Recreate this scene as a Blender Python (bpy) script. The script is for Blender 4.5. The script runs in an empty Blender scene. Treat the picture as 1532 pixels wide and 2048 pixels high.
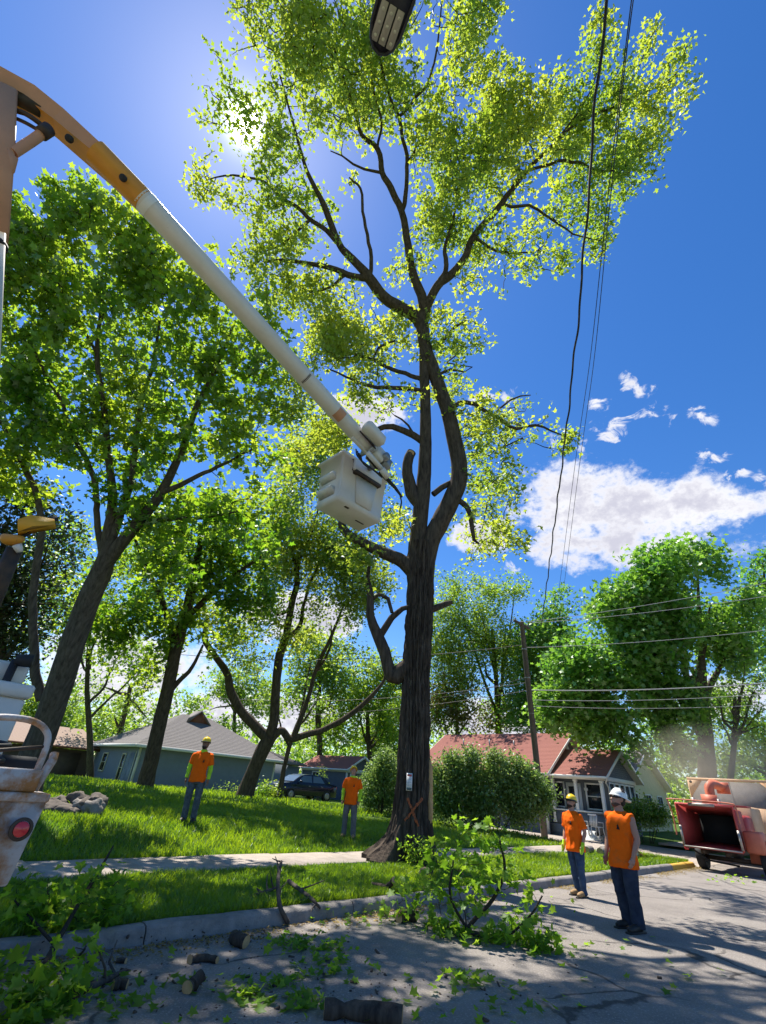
import bpy, bmesh, math, random
import numpy as np
from mathutils import Vector, Matrix

rng = np.random.default_rng(7)
random.seed(7)
scene = bpy.context.scene
COL = scene.collection

# ------------------------------------------------------------------ camera
FPX = 930.0                       # focal length in pixels of the 1532 x 2048 photograph
CAM_H = 1.58
PITCH = math.atan(930 / 1570.0)
ROLL = math.radians(4.9)
_F = np.array([0, math.cos(PITCH), math.sin(PITCH)])
_U0 = np.array([0, -math.sin(PITCH), math.cos(PITCH)])
_R0 = np.array([1.0, 0, 0])
_R = math.cos(ROLL) * _R0 + math.sin(ROLL) * _U0
_U = -math.sin(ROLL) * _R0 + math.cos(ROLL) * _U0
CPOS = np.array([0, 0, CAM_H])
cam_data = bpy.data.cameras.new('camera')
cam = bpy.data.objects.new('camera', cam_data)
COL.objects.link(cam)
cam.matrix_world = Matrix(((_R[0], _U[0], -_F[0], 0), (_R[1], _U[1], -_F[1], 0),
                           (_R[2], _U[2], -_F[2], CAM_H), (0, 0, 0, 1)))
cam_data.sensor_fit = 'VERTICAL'
cam_data.sensor_height = 36.0
cam_data.lens = 36.0 * FPX / 2048.0
cam_data.clip_start = 0.05
cam_data.clip_end = 3000
scene.camera = cam

def ray(x, y):
    return _F + ((x - 766) / FPX) * _R + ((1024 - y) / FPX) * _U
def PD(x, y, D):
    """point seen at photo pixel (x, y) at depth D metres along the lens axis"""
    return CPOS + ray(x, y) * D
def GZ(x, y, z=0.0):
    r = ray(x, y)
    return CPOS + r * ((z - CAM_H) / r[2])

# ------------------------------------------------------------------ light
SUN_DIR = ray(490, 245); SUN_DIR = SUN_DIR / np.linalg.norm(SUN_DIR)
SUN_EL = math.asin(SUN_DIR[2]); SUN_AZ = math.atan2(SUN_DIR[0], SUN_DIR[1])
sl = bpy.data.lights.new('sun', 'SUN'); sl.energy = 5.0; sl.angle = math.radians(0.55); sl.color = (1.0, 0.95, 0.86)
so = bpy.data.objects.new('sun', sl); COL.objects.link(so)
so.rotation_euler = Vector(SUN_DIR).to_track_quat('Z', 'Y').to_euler()
so.location = (0, 0, 60)

scene.view_settings.view_transform = 'Standard'
scene.view_settings.look = 'None'
scene.view_settings.exposure = 0.95
scene.view_settings.gamma = 1.0
scene.view_settings.use_curve_mapping = False
scene.render.engine = 'CYCLES'
cy = scene.cycles
cy.use_denoising = True
try:
    cy.denoiser = 'OPENIMAGEDENOISE'; cy.denoising_prefilter = 'ACCURATE'
except Exception:
    pass
cy.use_adaptive_sampling = True; cy.adaptive_threshold = 0.012
cy.max_bounces = 7; cy.diffuse_bounces = 4; cy.glossy_bounces = 3; cy.transmission_bounces = 4; cy.transparent_max_bounces = 8
cy.volume_bounces = 1; cy.sample_clamp_indirect = 6.0
cy.caustics_reflective = False; cy.caustics_refractive = False

def build_world():
    w = bpy.data.worlds.new('World'); scene.world = w; w.use_nodes = True
    nt = w.node_tree; N = nt.nodes; L = nt.links; N.clear()
    def nd(t, **k):
        x = N.new(t)
        for a, b in k.items():
            setattr(x, a, b)
        return x
    def math_(op, a, b=None, c=None, clamp=False):
        x = nd('ShaderNodeMath', operation=op, use_clamp=clamp)
        for i, v in enumerate((a, b, c)):
            if v is None: continue
            if isinstance(v, (int, float)): x.inputs[i].default_value = v
            else: L.new(v, x.inputs[i])
        return x.outputs[0]
    def dot(vec, c):
        x = nd('ShaderNodeVectorMath', operation='DOT_PRODUCT'); L.new(vec, x.inputs[0]); x.inputs[1].default_value = tuple(c)
        return x.outputs['Value']
    tc = nd('ShaderNodeTexCoord'); dr = tc.outputs['Generated']
    sky = nd('ShaderNodeTexSky'); sky.sky_type = 'NISHITA'; sky.sun_disc = False
    sky.sun_elevation = SUN_EL; sky.sun_rotation = SUN_AZ; sky.air_density = 1.0; sky.dust_density = 0.15; sky.ozone_density = 3.0
    hs = nd('ShaderNodeHueSaturation'); hs.inputs['Hue'].default_value = 0.508; hs.inputs['Saturation'].default_value = 1.31; hs.inputs['Value'].default_value = 0.96
    L.new(sky.outputs[0], hs.inputs['Color'])
    # cumulus: blobs on the dome, edges broken by fractal noise
    vm = nd('ShaderNodeVectorMath', operation='MULTIPLY'); L.new(dr, vm.inputs[0]); vm.inputs[1].default_value = (1, 1, 1.35)
    nz = nd('ShaderNodeTexNoise'); nz.inputs['Scale'].default_value = 13.0; nz.inputs['Detail'].default_value = 9.0; nz.inputs['Roughness'].default_value = 0.6
    L.new(vm.outputs[0], nz.inputs['Vector'])
    blobs = [(1250, 1030, 240, 105), (1140, 1010, 110, 110), (1390, 1010, 110, 70), (1490, 1012, 75, 34), (1190, 1090, 150, 60),
             (1215, 862, 62, 30), (1320, 838, 62, 34), (1395, 824, 46, 30), (1150, 885, 60, 44), (1256, 762, 24, 30), (1285, 778, 30, 20),
             (1195, 808, 30, 18), (1430, 912, 36, 18), (1470, 950, 32, 20), (1525, 962, 34, 18),
             (985, 800, 55, 30), (725, 830, 100, 60), (600, 1230, 130, 60), (650, 1250, 75, 32), (960, 1070, 70, 40),
             (1030, 1135, 45, 18), (250, 1330, 200, 90), (500, 1440, 330, 70), (1060, 1450, 260, 55), (1440, 1390, 110, 55),
             (-300, 900, 260, 120), (1800, 1200, 240, 90)]
    mask = None; small = None
    for (px, py, rx, ry) in blobs:
        c = ray(px, py); k = np.linalg.norm(c); c = c / k
        a = _R - c * (_R @ c); a /= np.linalg.norm(a)
        b = np.cross(a, c)
        sc = FPX * k
        A = dot(dr, a * sc / rx / 1.0); B = dot(dr, b * sc / ry)
        Cc = dot(dr, c)
        r2 = math_('ADD', math_('MULTIPLY', A, A), math_('MULTIPLY', B, B))
        m = math_('SUBTRACT', 1.0, r2)
        m = math_('MAXIMUM', m, -2.0)
        m = math_('MULTIPLY', m, math_('GREATER_THAN', Cc, 0.2))
        m = math_('ADD', m, math_('MULTIPLY', math_('LESS_THAN', Cc, 0.2), -2.0))
        if rx > 62: mask = m if mask is None else math_('MAXIMUM', mask, m)
        else: small = m if small is None else math_('MAXIMUM', small, m)
    nn = math_('MULTIPLY', math_('SUBTRACT', nz.outputs['Fac'], 0.5), 4.4)
    nz3 = nd('ShaderNodeTexNoise'); nz3.inputs['Scale'].default_value = 48.0; nz3.inputs['Detail'].default_value = 6.0; nz3.inputs['Roughness'].default_value = 0.65
    L.new(vm.outputs[0], nz3.inputs['Vector'])
    nz4 = nd('ShaderNodeTexNoise'); nz4.inputs['Scale'].default_value = 26.0; nz4.inputs['Detail'].default_value = 8.0; nz4.inputs['Roughness'].default_value = 0.62; nz4.inputs['Distortion'].default_value = 0.6
    L.new(vm.outputs[0], nz4.inputs['Vector'])
    nn = math_('ADD', nn, math_('MULTIPLY', math_('SUBTRACT', nz3.outputs['Fac'], 0.53), 2.2))
    dens = math_('ADD', math_('MULTIPLY', mask, 1.7), nn)
    sdens = math_('ADD', math_('SUBTRACT', math_('MULTIPLY', small, 1.2), 0.8), math_('MULTIPLY', math_('SUBTRACT', nz4.outputs['Fac'], 0.5), 7.5))
    dens = math_('MAXIMUM', dens, sdens)
    mr = nd('ShaderNodeMapRange', interpolation_type='SMOOTHSTEP'); mr.inputs['From Min'].default_value = 0.0; mr.inputs['From Max'].default_value = 1.3
    L.new(dens, mr.inputs['Value'])
    nz2 = nd('ShaderNodeTexNoise'); nz2.inputs['Scale'].default_value = 5.0; nz2.inputs['Detail'].default_value = 4.0
    L.new(vm.outputs[0], nz2.inputs['Vector'])
    thick = nd('ShaderNodeMapRange', interpolation_type='SMOOTHSTEP'); thick.inputs['From Min'].default_value = 0.5; thick.inputs['From Max'].default_value = 2.0
    L.new(math_('ADD', dens, math_('MULTIPLY', math_('SUBTRACT', nz2.outputs['Fac'], 0.5), 1.6)), thick.inputs['Value'])
    cmix = nd('ShaderNodeMix', data_type='RGBA'); L.new(thick.outputs[0], cmix.inputs[0])
    cmix.inputs[6].default_value = (5.6, 5.6, 5.8, 1); cmix.inputs[7].default_value = (3.5, 3.5, 4.1, 1)
    fin = nd('ShaderNodeMix', data_type='RGBA'); L.new(mr.outputs[0], fin.inputs[0]); L.new(hs.outputs[0], fin.inputs[6]); L.new(cmix.outputs[2], fin.inputs[7])
    # the sun itself with its aureole
    sd = math_('MAXIMUM', dot(dr, SUN_DIR), 0.0)
    g = math_('ADD', math_('MULTIPLY', math_('POWER', sd, 9000.0), 160.0), math_('MULTIPLY', math_('POWER', sd, 1600.0), 5.0))
    g = math_('ADD', g, math_('MULTIPLY', math_('POWER', sd, 110.0), 0.7))
    gc = nd('ShaderNodeMix', data_type='RGBA', blend_type='ADD'); gc.inputs[0].default_value = 1.0
    gm = nd('ShaderNodeVectorMath', operation='SCALE'); gm.inputs[0].default_value = (1.0, 0.98, 0.95); L.new(g, gm.inputs['Scale'])
    L.new(fin.outputs[2], gc.inputs[6]); L.new(gm.outputs[0], gc.inputs[7])
    bg = nd('ShaderNodeBackground'); bg.inputs['Strength'].default_value = 0.10
    L.new(gc.outputs[2], bg.inputs['Color'])
    out = nd('ShaderNodeOutputWorld'); L.new(bg.outputs[0], out.inputs['Surface'])
build_world()

# ------------------------------------------------------------------ street frame: s along the kerb, u away from the road
D_ = np.array([0.725, 0.689, 0]); D_ /= np.linalg.norm(D_)
N_ = np.array([-D_[1], D_[0], 0])
STREET_ROT = math.atan2(D_[1], D_[0])
def W(s, u, z=0.0):
    return D_ * s + N_ * u + np.array([0, 0, z])
def SU(p):
    return float(np.dot(p, D_)), float(np.dot(p, N_))
def sstep(x, a, b):
    t = np.clip((np.asarray(x, float) - a) / (b - a), 0, 1)
    return t * t * (3 - 2 * t)
KERB_U = 6.2; KERB_W = 0.2; SW0 = 8.75; SW1 = 10.2; KERB_END = 22.6
def terrain(s, u):
    s = np.asarray(s, float); u = np.asarray(u, float)
    v = 0.14 + 0.04 * sstep(u, KERB_U + KERB_W, SW0)
    near = (0.36 - 0.26 * sstep(s, 5, 16)) * sstep(u, SW1 + 0.1, SW1 + 2.8)
    far = 0.24 * sstep(u, 13, 24) * (1 - sstep(s, 16, 27)) + 0.12 * sstep(u, 13, 24)
    bump = 0.03 * np.sin(s * 0.9 + u * 0.5) * np.sin(u * 0.7 - s * 0.3) * sstep(u, SW1 + .3, SW1 + 3)
    return v + near + far + bump
def on_ground(px, py):
    r = ray(px, py); t = 3.0
    for k in range(6000):
        p = CPOS + r * t
        s, u = SU(p)
        h = float(terrain(s, u)) if u > KERB_U else 0.0
        if p[2] <= h: return p
        t += 0.02
    return p

# ------------------------------------------------------------------ mesh helpers
def nmesh(name, verts, faces_list, mats=None, smooth=False, attr=None):
    """faces_list: list of int arrays (N,3) / (N,4)"""
    me = bpy.data.meshes.new(name)
    verts = np.asarray(verts, np.float32)
    me.vertices.add(len(verts)); me.vertices.foreach_set('co', verts.ravel())
    fl = [np.asarray(f, np.int32) for f in faces_list if len(f)]
    nl = sum(f.size for f in fl); nf = sum(len(f) for f in fl)
    me.loops.add(nl); me.polygons.add(nf)
    me.loops.foreach_set('vertex_index', np.concatenate([f.ravel() for f in fl]))
    tot = np.concatenate([np.full(len(f), f.shape[1], np.int32) for f in fl])
    st = np.concatenate([[0], np.cumsum(tot)[:-1]]).astype(np.int32)
    me.polygons.foreach_set('loop_start', st)
    try: me.polygons.foreach_set('loop_total', tot)
    except Exception: pass
    if smooth: me.polygons.foreach_set('use_smooth', np.ones(nf, bool))
    me.update(calc_edges=True)
    if attr is not None:
        at = me.attributes.new('rnd', 'FLOAT', 'POINT'); at.data.foreach_set('value', np.asarray(attr, np.float32))
    if mats is not None:
        me.materials.append(mats)
    return me
def link(name, me, parent=None, loc=None, rz=0.0):
    o = bpy.data.objects.new(name, me); COL.objects.link(o)
    if parent is not None: o.parent = parent
    if loc is not None: o.location = tuple(loc)
    if rz: o.rotation_euler = (0, 0, rz)
    return o
def empty(name, loc=(0, 0, 0), rz=0.0):
    return link(name, None, None, loc, rz)
def tag(o, label=None, cat=None, group=None, kind=None):
    if label: o['label'] = label
    if cat: o['category'] = cat
    if group: o['group'] = group
    if kind: o['kind'] = kind
    return o

class MB:
    """collects geometry of one part"""
    def __init__(self): self.v = []; self.f3 = []; self.f4 = []; self.n = 0
    def add(self, v, f3=None, f4=None):
        v = np.asarray(v, float)
        if f3 is not None and len(f3): self.f3.append(np.asarray(f3) + self.n)
        if f4 is not None and len(f4): self.f4.append(np.asarray(f4) + self.n)
        self.v.append(v); self.n += len(v); return self
    def box(self, c, size, ax=None, bevel=0.0):
        """c centre, size (x,y,z), ax 3 unit vectors"""
        h = np.asarray(size, float) / 2
        if ax is None: ax = np.eye(3)
        ax = np.asarray(ax, float)
        b = min(bevel, h.min() * 0.9)
        if b <= 0:
            pts = np.array([[x, y, z] for x in (-1, 1) for y in (-1, 1) for z in (-1, 1)]) * h
            f = [[0, 1, 3, 2], [4, 6, 7, 5], [0, 4, 5, 1], [2, 3, 7, 6], [0, 2, 6, 4], [1, 5, 7, 3]]
            self.add(np.asarray(c) + pts @ ax, None, f)
        else:
            bm = bmesh.new(); bmesh.ops.create_cube(bm, size=2.0)
            for v in bm.verts: v.co = Vector((v.co.x * h[0], v.co.y * h[1], v.co.z * h[2]))
            bmesh.ops.bevel(bm, geom=bm.edges[:], offset=b, segments=1, affect='EDGES', clamp_overlap=True)
            self.addbm(bm, c, ax)
        return self
    def addbm(self, bm, c=(0, 0, 0), ax=None):
        bmesh.ops.triangulate(bm, faces=[f for f in bm.faces if len(f.verts) > 4])
        bm.verts.index_update()
        v = np.array([p.co[:] for p in bm.verts])
        if ax is not None: v = v @ np.asarray(ax)
        f3 = [[p.index for p in f.verts] for f in bm.faces if len(f.verts) == 3]
        f4 = [[p.index for p in f.verts] for f in bm.faces if len(f.verts) == 4]
        bm.free()
        self.add(v + np.asarray(c), f3, f4); return self
    def quad(self, *p):
        self.add(np.array(p), None, [[0, 1, 2, 3]]); return self
    def tri(self, *p):
        self.add(np.array(p), [[0, 1, 2]]); return self
    def prism(self, poly, vec):
        """extrude a planar convex-ish polygon (list of 3d points) by vec"""
        P = np.asarray(poly, float); n = len(P); V = np.vstack([P, P + np.asarray(vec)])
        f4 = [[i, (i + 1) % n, (i + 1) % n + n, i + n] for i in range(n)]
        f3 = [[0, i + 1, i] for i in range(1, n - 1)] + [[n, n + i, n + i + 1] for i in range(1, n - 1)]
        self.add(V, f3, f4); return self
    def tube(self, pts, rad, sides=8, caps=True, squash=None, up=None):
        v, f4 = tube_geo(pts, rad, sides, up, squash)
        n = len(pts); f3 = []
        if caps:
            v = np.vstack([v, [pts[0]], [pts[-1]]]); a = n * sides; b = a + 1
            for i in range(sides):
                j = (i + 1) % sides
                f3.append([a, j, i]); f3.append([b, (n - 1) * sides + i, (n - 1) * sides + j])
        self.add(v, f3, f4); return self
    def cyl(self, a, b, r, sides=12, r2=None):
        return self.tube([a, b], [r, r if r2 is None else r2], sides)
    def lathe(self, prof, c=(0, 0, 0), sides=20, ax=None, sx=1.0, sy=1.0):
        """profile [(r, z)]"""
        a = np.linspace(0, 2 * math.pi, sides, endpoint=False)
        v = np.concatenate([np.stack([r * np.cos(a) * sx, r * np.sin(a) * sy, np.full(sides, z)], 1) for r, z in prof])
        f4 = [[k * sides + i, k * sides + (i + 1) % sides, (k + 1) * sides + (i + 1) % sides, (k + 1) * sides + i] for k in range(len(prof) - 1) for i in range(sides)]
        if ax is not None: v = v @ np.asarray(ax)
        self.add(v + np.asarray(c), None, f4); return self
    def build(self, name, mat, parent=None, smooth=False, loc=None, rz=0.0, origin=None):
        v = np.concatenate(self.v)
        if origin is not None: v = v - np.asarray(origin)
        fl = []
        if self.f4: fl.append(np.concatenate(self.f4))
        if self.f3: fl.append(np.concatenate(self.f3))
        me = nmesh(name, v, fl, mat, smooth)
        if smooth:
            try: me.set_sharp_from_angle(angle=math.radians(50))
            except Exception: pass
        return link(name, me, parent, loc if origin is None else origin, rz)

def tube_geo(pts, rad, sides=8, up=None, squash=None):
    P = np.asarray(pts, float); n = len(P)
    rad = np.broadcast_to(np.asarray(rad, float), (n,)) if np.ndim(rad) < 2 else np.asarray(rad, float)
    T = np.gradient(P, axis=0) if n > 2 else np.repeat((P[1] - P[0])[None], n, 0)
    T = T / (np.linalg.norm(T, axis=1, keepdims=True) + 1e-9)
    u = np.array([0.31, 0.2, 0.93]) if up is None else np.asarray(up, float)
    if up is None and abs(T[0] @ u) > 0.9: u = np.array([0.9, 0.3, 0.1])
    A = np.zeros_like(P); B = np.zeros_like(P)
    for i in range(n):
        a = np.cross(u, T[i]); l = np.linalg.norm(a)
        if l < 1e-6: a = np.cross([1, 0, 0.1], T[i]); l = np.linalg.norm(a)
        A[i] = a / l; B[i] = np.cross(T[i], A[i]); u = B[i] if up is None else u
    an = np.linspace(0, 2 * math.pi, sides, endpoint=False)
    c, s = np.cos(an), np.sin(an)
    if squash is not None: c = c * squash[0]; s = s * squash[1]
    V = P[:, None, :] + rad[:, None, None] * (c[None, :, None] * A[:, None, :] + s[None, :, None] * B[:, None, :])
    i = np.arange(n - 1)[:, None] * sides; j = np.arange(sides)[None, :]; k = (np.arange(sides) + 1) % sides
    f4 = np.stack([i + j, i + k[None, :], i + sides + k[None, :], i + sides + j], -1).reshape(-1, 4)
    return V.reshape(-1, 3), f4

def smooth_path(P, n):
    """Catmull-Rom resample of points (any dims) to n samples"""
    P = np.asarray(P, float)
    if len(P) < 3:
        t = np.linspace(0, 1, n)[:, None]; return P[0] * (1 - t) + P[-1] * t
    Q = np.vstack([2 * P[0] - P[1], P, 2 * P[-1] - P[-2]])
    x = np.linspace(0, len(P) - 1 - 1e-6, n); i = x.astype(int); t = (x - i)[:, None]
    p0, p1, p2, p3 = Q[i], Q[i + 1], Q[i + 2], Q[i + 3]
    return 0.5 * ((2 * p1) + (-p0 + p2) * t + (2 * p0 - 5 * p1 + 4 * p2 - p3) * t ** 2 + (-p0 + 3 * p1 - 3 * p2 + p3) * t ** 3)

_lat = np.random.default_rng(3).random((32, 32, 32))
def vnoise(p):
    p = np.asarray(p, float); i = np.floor(p).astype(int); f = p - i; f = f * f * (3 - 2 * f); i &= 31; j = (i + 1) & 31
    x0, y0, z0 = i[..., 0], i[..., 1], i[..., 2]; x1, y1, z1 = j[..., 0], j[..., 1], j[..., 2]
    fx, fy, fz = f[..., 0], f[..., 1], f[..., 2]
    a = _lat[x0, y0, z0] * (1 - fx) + _lat[x1, y0, z0] * fx; b = _lat[x0, y1, z0] * (1 - fx) + _lat[x1, y1, z0] * fx
    c = _lat[x0, y0, z1] * (1 - fx) + _lat[x1, y0, z1] * fx; d = _lat[x0, y1, z1] * (1 - fx) + _lat[x1, y1, z1] * fx
    return (a * (1 - fy) + b * fy) * (1 - fz) + (c * (1 - fy) + d * fy) * fz
def fbm(p, o=3):
    s = 0; a = 0.5; t = 0
    for k in range(o):
        s = s + a * vnoise(np.asarray(p) * (2 ** k) + 7.3 * k); t += a; a *= 0.5
    return s / t

# ------------------------------------------------------------------ materials
def pmat(name, col, rough=0.6, metal=0.0, var=0.0, scale=8.0, col2=None, bump=0.0, bscale=None, detail=5.0, spec=0.4, stretch=None,
         wear=None, wscale=4.0, wlo=0.55, whi=0.7, coord='Object'):
    m = bpy.data.materials.new(name); m.use_nodes = True
    nt = m.node_tree; N = nt.nodes; L = nt.links; b = N['Principled BSDF']
    b.inputs['Roughness'].default_value = rough; b.inputs['Metallic'].default_value = metal
    try: b.inputs['Specular IOR Level'].default_value = spec
    except Exception: pass
    c = (*col, 1.0); b.inputs['Base Color'].default_value = c
    tc = N.new('ShaderNodeTexCoord'); src = tc.outputs[coord]
    if stretch is not None:
        mp = N.new('ShaderNodeMapping'); mp.inputs['Scale'].default_value = stretch; L.new(src, mp.inputs['Vector']); src = mp.outputs[0]
    last = None
    if col2 is not None or var > 0:
        nz = N.new('ShaderNodeTexNoise'); nz.inputs['Scale'].default_value = scale; nz.inputs['Detail'].default_value = detail; nz.inputs['Roughness'].default_value = 0.65
        L.new(src, nz.inputs['Vector'])
        mr = N.new('ShaderNodeMapRange'); mr.inputs['From Min'].default_value = 0.32; mr.inputs['From Max'].default_value = 0.68; L.new(nz.outputs['Fac'], mr.inputs['Value'])
        mx = N.new('ShaderNodeMix'); mx.data_type = 'RGBA'; L.new(mr.outputs[0], mx.inputs[0])
        c2 = col2 if col2 is not None else tuple(x * (1 - var) for x in col)
        mx.inputs[6].default_value = c; mx.inputs[7].default_value = (*c2, 1.0)
        last = mx.outputs[2]
    if wear is not None:
        nz = N.new('ShaderNodeTexNoise'); nz.inputs['Scale'].default_value = wscale; nz.inputs['Detail'].default_value = 8.0; nz.inputs['Roughness'].default_value = 0.7
        L.new(src, nz.inputs['Vector'])
        mr = N.new('ShaderNodeMapRange'); mr.inputs['From Min'].default_value = wlo; mr.inputs['From Max'].default_value = whi; L.new(nz.outputs['Fac'], mr.inputs['Value'])
        mx = N.new('ShaderNodeMix'); mx.data_type = 'RGBA'; L.new(mr.outputs[0], mx.inputs[0])
        if last is not None: L.new(last, mx.inputs[6])
        else: mx.inputs[6].default_value = c
        mx.inputs[7].default_value = (*wear, 1.0); last = mx.outputs[2]
    if last is not None: L.new(last, b.inputs['Base Color'])
    if bump > 0:
        nb = N.new('ShaderNodeTexNoise'); nb.inputs['Scale'].default_value = bscale or scale * 3; nb.inputs['Detail'].default_value = 6.0
        L.new(src, nb.inputs['Vector'])
        bp = N.new('ShaderNodeBump'); bp.inputs['Strength'].default_value = min(1.0, bump); bp.inputs['Distance'].default_value = 0.02
        L.new(nb.outputs['Fac'], bp.inputs['Height']); L.new(bp.outputs[0], b.inputs['Normal'])
    return m

def leaf_mat(name, dif, dif2, tra, tra2, gloss=0.08, mixt=0.5):
    m = bpy.data.materials.new(name); m.use_nodes = True
    nt = m.node_tree; N = nt.nodes; L = nt.links; N.clear()
    at = N.new('ShaderNodeAttribute'); at.attribute_name = 'rnd'
    def mix(a, b):
        x = N.new('ShaderNodeMix'); x.data_type = 'RGBA'; x.inputs[6].default_value = (*a, 1); x.inputs[7].default_value = (*b, 1)
        L.new(at.outputs['Fac'], x.inputs[0]); return x.outputs[2]
    d = N.new('ShaderNodeBsdfDiffuse'); t = N.new('ShaderNodeBsdfTranslucent'); g = N.new('ShaderNodeBsdfGlossy'); g.inputs['Roughness'].default_value = 0.42
    g.inputs['Color'].default_value = (0.9, 0.95, 0.9, 1)
    L.new(mix(dif, dif2), d.inputs['Color']); L.new(mix(tra, tra2), t.inputs['Color'])
    a = N.new('ShaderNodeMixShader'); a.inputs[0].default_value = mixt; L.new(d.outputs[0], a.inputs[1]); L.new(t.outputs[0], a.inputs[2])
    b = N.new('ShaderNodeMixShader'); b.inputs[0].default_value = gloss; L.new(a.outputs[0], b.inputs[1]); L.new(g.outputs[0], b.inputs[2])
    o = N.new('ShaderNodeOutputMaterial'); L.new(b.outputs[0], o.inputs['Surface'])
    return m

M = {}
M['leaf_main'] = leaf_mat('silver_maple_leaf', (0.075, 0.15, 0.025), (0.14, 0.21, 0.035), (0.28, 0.46, 0.03), (0.66, 0.72, 0.06), 0.05, 0.6)
M['leaf_left'] = leaf_mat('norway_maple_leaf', (0.045, 0.12, 0.015), (0.09, 0.18, 0.022), (0.18, 0.42, 0.015), (0.56, 0.68, 0.04), 0.06, 0.58)
M['leaf_back'] = leaf_mat('background_leaf', (0.08, 0.17, 0.025), (0.15, 0.25, 0.04), (0.26, 0.50, 0.03), (0.52, 0.66, 0.06), 0.05, 0.52)
M['leaf_right'] = leaf_mat('right_maple_leaf', (0.075, 0.20, 0.03), (0.14, 0.29, 0.05), (0.18, 0.46, 0.03), (0.36, 0.58, 0.06), 0.06, 0.48)
M['leaf_shrub'] = leaf_mat('shrub_leaf', (0.06, 0.13, 0.025), (0.16, 0.25, 0.08), (0.18, 0.36, 0.04), (0.40, 0.52, 0.12), 0.05, 0.45)
M['leaf_dark'] = leaf_mat('spruce_needle', (0.015, 0.03, 0.012), (0.03, 0.045, 0.02), (0.02, 0.05, 0.01), (0.04, 0.07, 0.02), 0.06, 0.3)
M['leaf_red'] = leaf_mat('bronze_leaf', (0.10, 0.09, 0.03), (0.16, 0.13, 0.04), (0.22, 0.20, 0.05), (0.36, 0.30, 0.07), 0.05, 0.45)
M['leaf_cut'] = leaf_mat('cut_branch_leaf', (0.08, 0.18, 0.02), (0.13, 0.25, 0.03), (0.22, 0.45, 0.02), (0.46, 0.66, 0.04), 0.015, 0.55)
M['grass'] = leaf_mat('grass_blade', (0.055, 0.13, 0.01), (0.11, 0.21, 0.015), (0.20, 0.38, 0.008), (0.50, 0.66, 0.015), 0.04, 0.55)
M['bark'] = pmat('maple_bark', (0.115, 0.088, 0.066), 0.95, 0, scale=13, col2=(0.036, 0.028, 0.023), bump=1.0, bscale=24, stretch=(1, 1, 0.16), spec=0.1)
M['bark_grey'] = pmat('grey_bark', (0.125, 0.105, 0.088), 0.95, 0, scale=12, col2=(0.048, 0.039, 0.033), bump=1.0, bscale=22, stretch=(1, 1, 0.2), spec=0.1)
M['twig'] = pmat('twig_bark', (0.055, 0.045, 0.036), 0.9, 0, var=0.4, scale=20, spec=0.1)
M['wood'] = pmat('fresh_cut_wood', (0.55, 0.36, 0.17), 0.8, 0, scale=10, col2=(0.40, 0.22, 0.09), bump=0.3, bscale=60)
M['orange_paint_mark'] = pmat('spray_paint', (0.34, 0.085, 0.025), 0.85, 0, wear=(0.07, 0.045, 0.03), wscale=26, wlo=0.50, whi=0.62)

# ------------------------------------------------------------------ leaf generation
T_KITE = (np.array([[0, 0, 0], [.38, .36, .07], [.52, .13, .02], [1, 0, -.06], [.52, -.13, .02], [.38, -.36, .07]]),
          np.array([[0, 1, 2], [0, 2, 4], [2, 3, 4], [0, 4, 5]]))
T_MAPLE = (np.array([[0, 0, 0], [-.08, .44, .08], [.28, .26, .03], [.48, .58, .10], [.60, .20, .02], [1, 0, -.08], [.60, -.20, .02], [.48, -.58, .10], [.28, -.26, .03], [-.08, -.44, .08]]),
           np.array([[0, 2, 1], [0, 4, 2], [2, 4, 3], [0, 6, 4], [4, 6, 5], [0, 8, 6], [6, 8, 7], [0, 9, 8]]))
T_OVAL = (np.array([[0, 0, 0], [.45, .28, .06], [1, 0, -.04], [.45, -.28, .06]]), np.array([[0, 2, 1], [0, 3, 2]]))
def leaf_geo(pos, size, tmpl, r, up_bias=0.9, droop=0.3, outdir=None):
    n = len(pos)
    nrm = r.normal(size=(n, 3)) * 0.75; nrm[:, 2] += up_bias; nrm /= np.linalg.norm(nrm, axis=1, keepdims=True)
    ax = r.normal(size=(n, 3)); ax[:, 2] -= droop
    if outdir is not None: ax += outdir * 1.2
    ax -= nrm * (ax * nrm).sum(1, keepdims=True); ax /= np.linalg.norm(ax, axis=1, keepdims=True) + 1e-9
    bx = np.cross(nrm, ax)
    sz = size * r.uniform(0.65, 1.25, n)
    T, Fc = tmpl
    V = pos[:, None, :] + sz[:, None, None] * (T[None, :, 0, None] * ax[:, None] + T[None, :, 1, None] * bx[:, None] + T[None, :, 2, None] * nrm[:, None])
    Fa = (Fc[None] + (np.arange(n) * len(T))[:, None, None]).reshape(-1, 3)
    return V.reshape(-1, 3), Fa
def leaf_attr(n, tmpl, r, base=None):
    a = r.random(n)
    if base is not None: a = np.clip(a * 0.55 + base * 0.6 - 0.08, 0, 1)
    return np.repeat(a, len(tmpl[0]))

def crown_clumps(blobs, D, r, per_m2, depth_k=1.0, gap=0.0, gscale=.6):
    """blobs (px, py, rpx[, dens[, dD]]) -> clump centres"""
    C = []
    for b in blobs:
        px, py, rp = b[:3]; de = b[3] if len(b) > 3 else 1.0; dD = b[4] if len(b) > 4 else 0.0
        d = (D(px, py) if callable(D) else D) + dD
        c = PD(px, py, d); R = rp * d / FPX
        n = max(3, int(per_m2 * de * R * R))
        q = r.normal(size=(n, 3)); q /= np.linalg.norm(q, axis=1, keepdims=True)
        q *= (r.random(n) ** 0.42)[:, None] * R
        q[:, 1] *= depth_k
        C.append(c + q)
    C = np.concatenate(C)
    if gap > 0: C = C[fbm(C * gscale + 3.7, 2) > gap]
    return C

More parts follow.
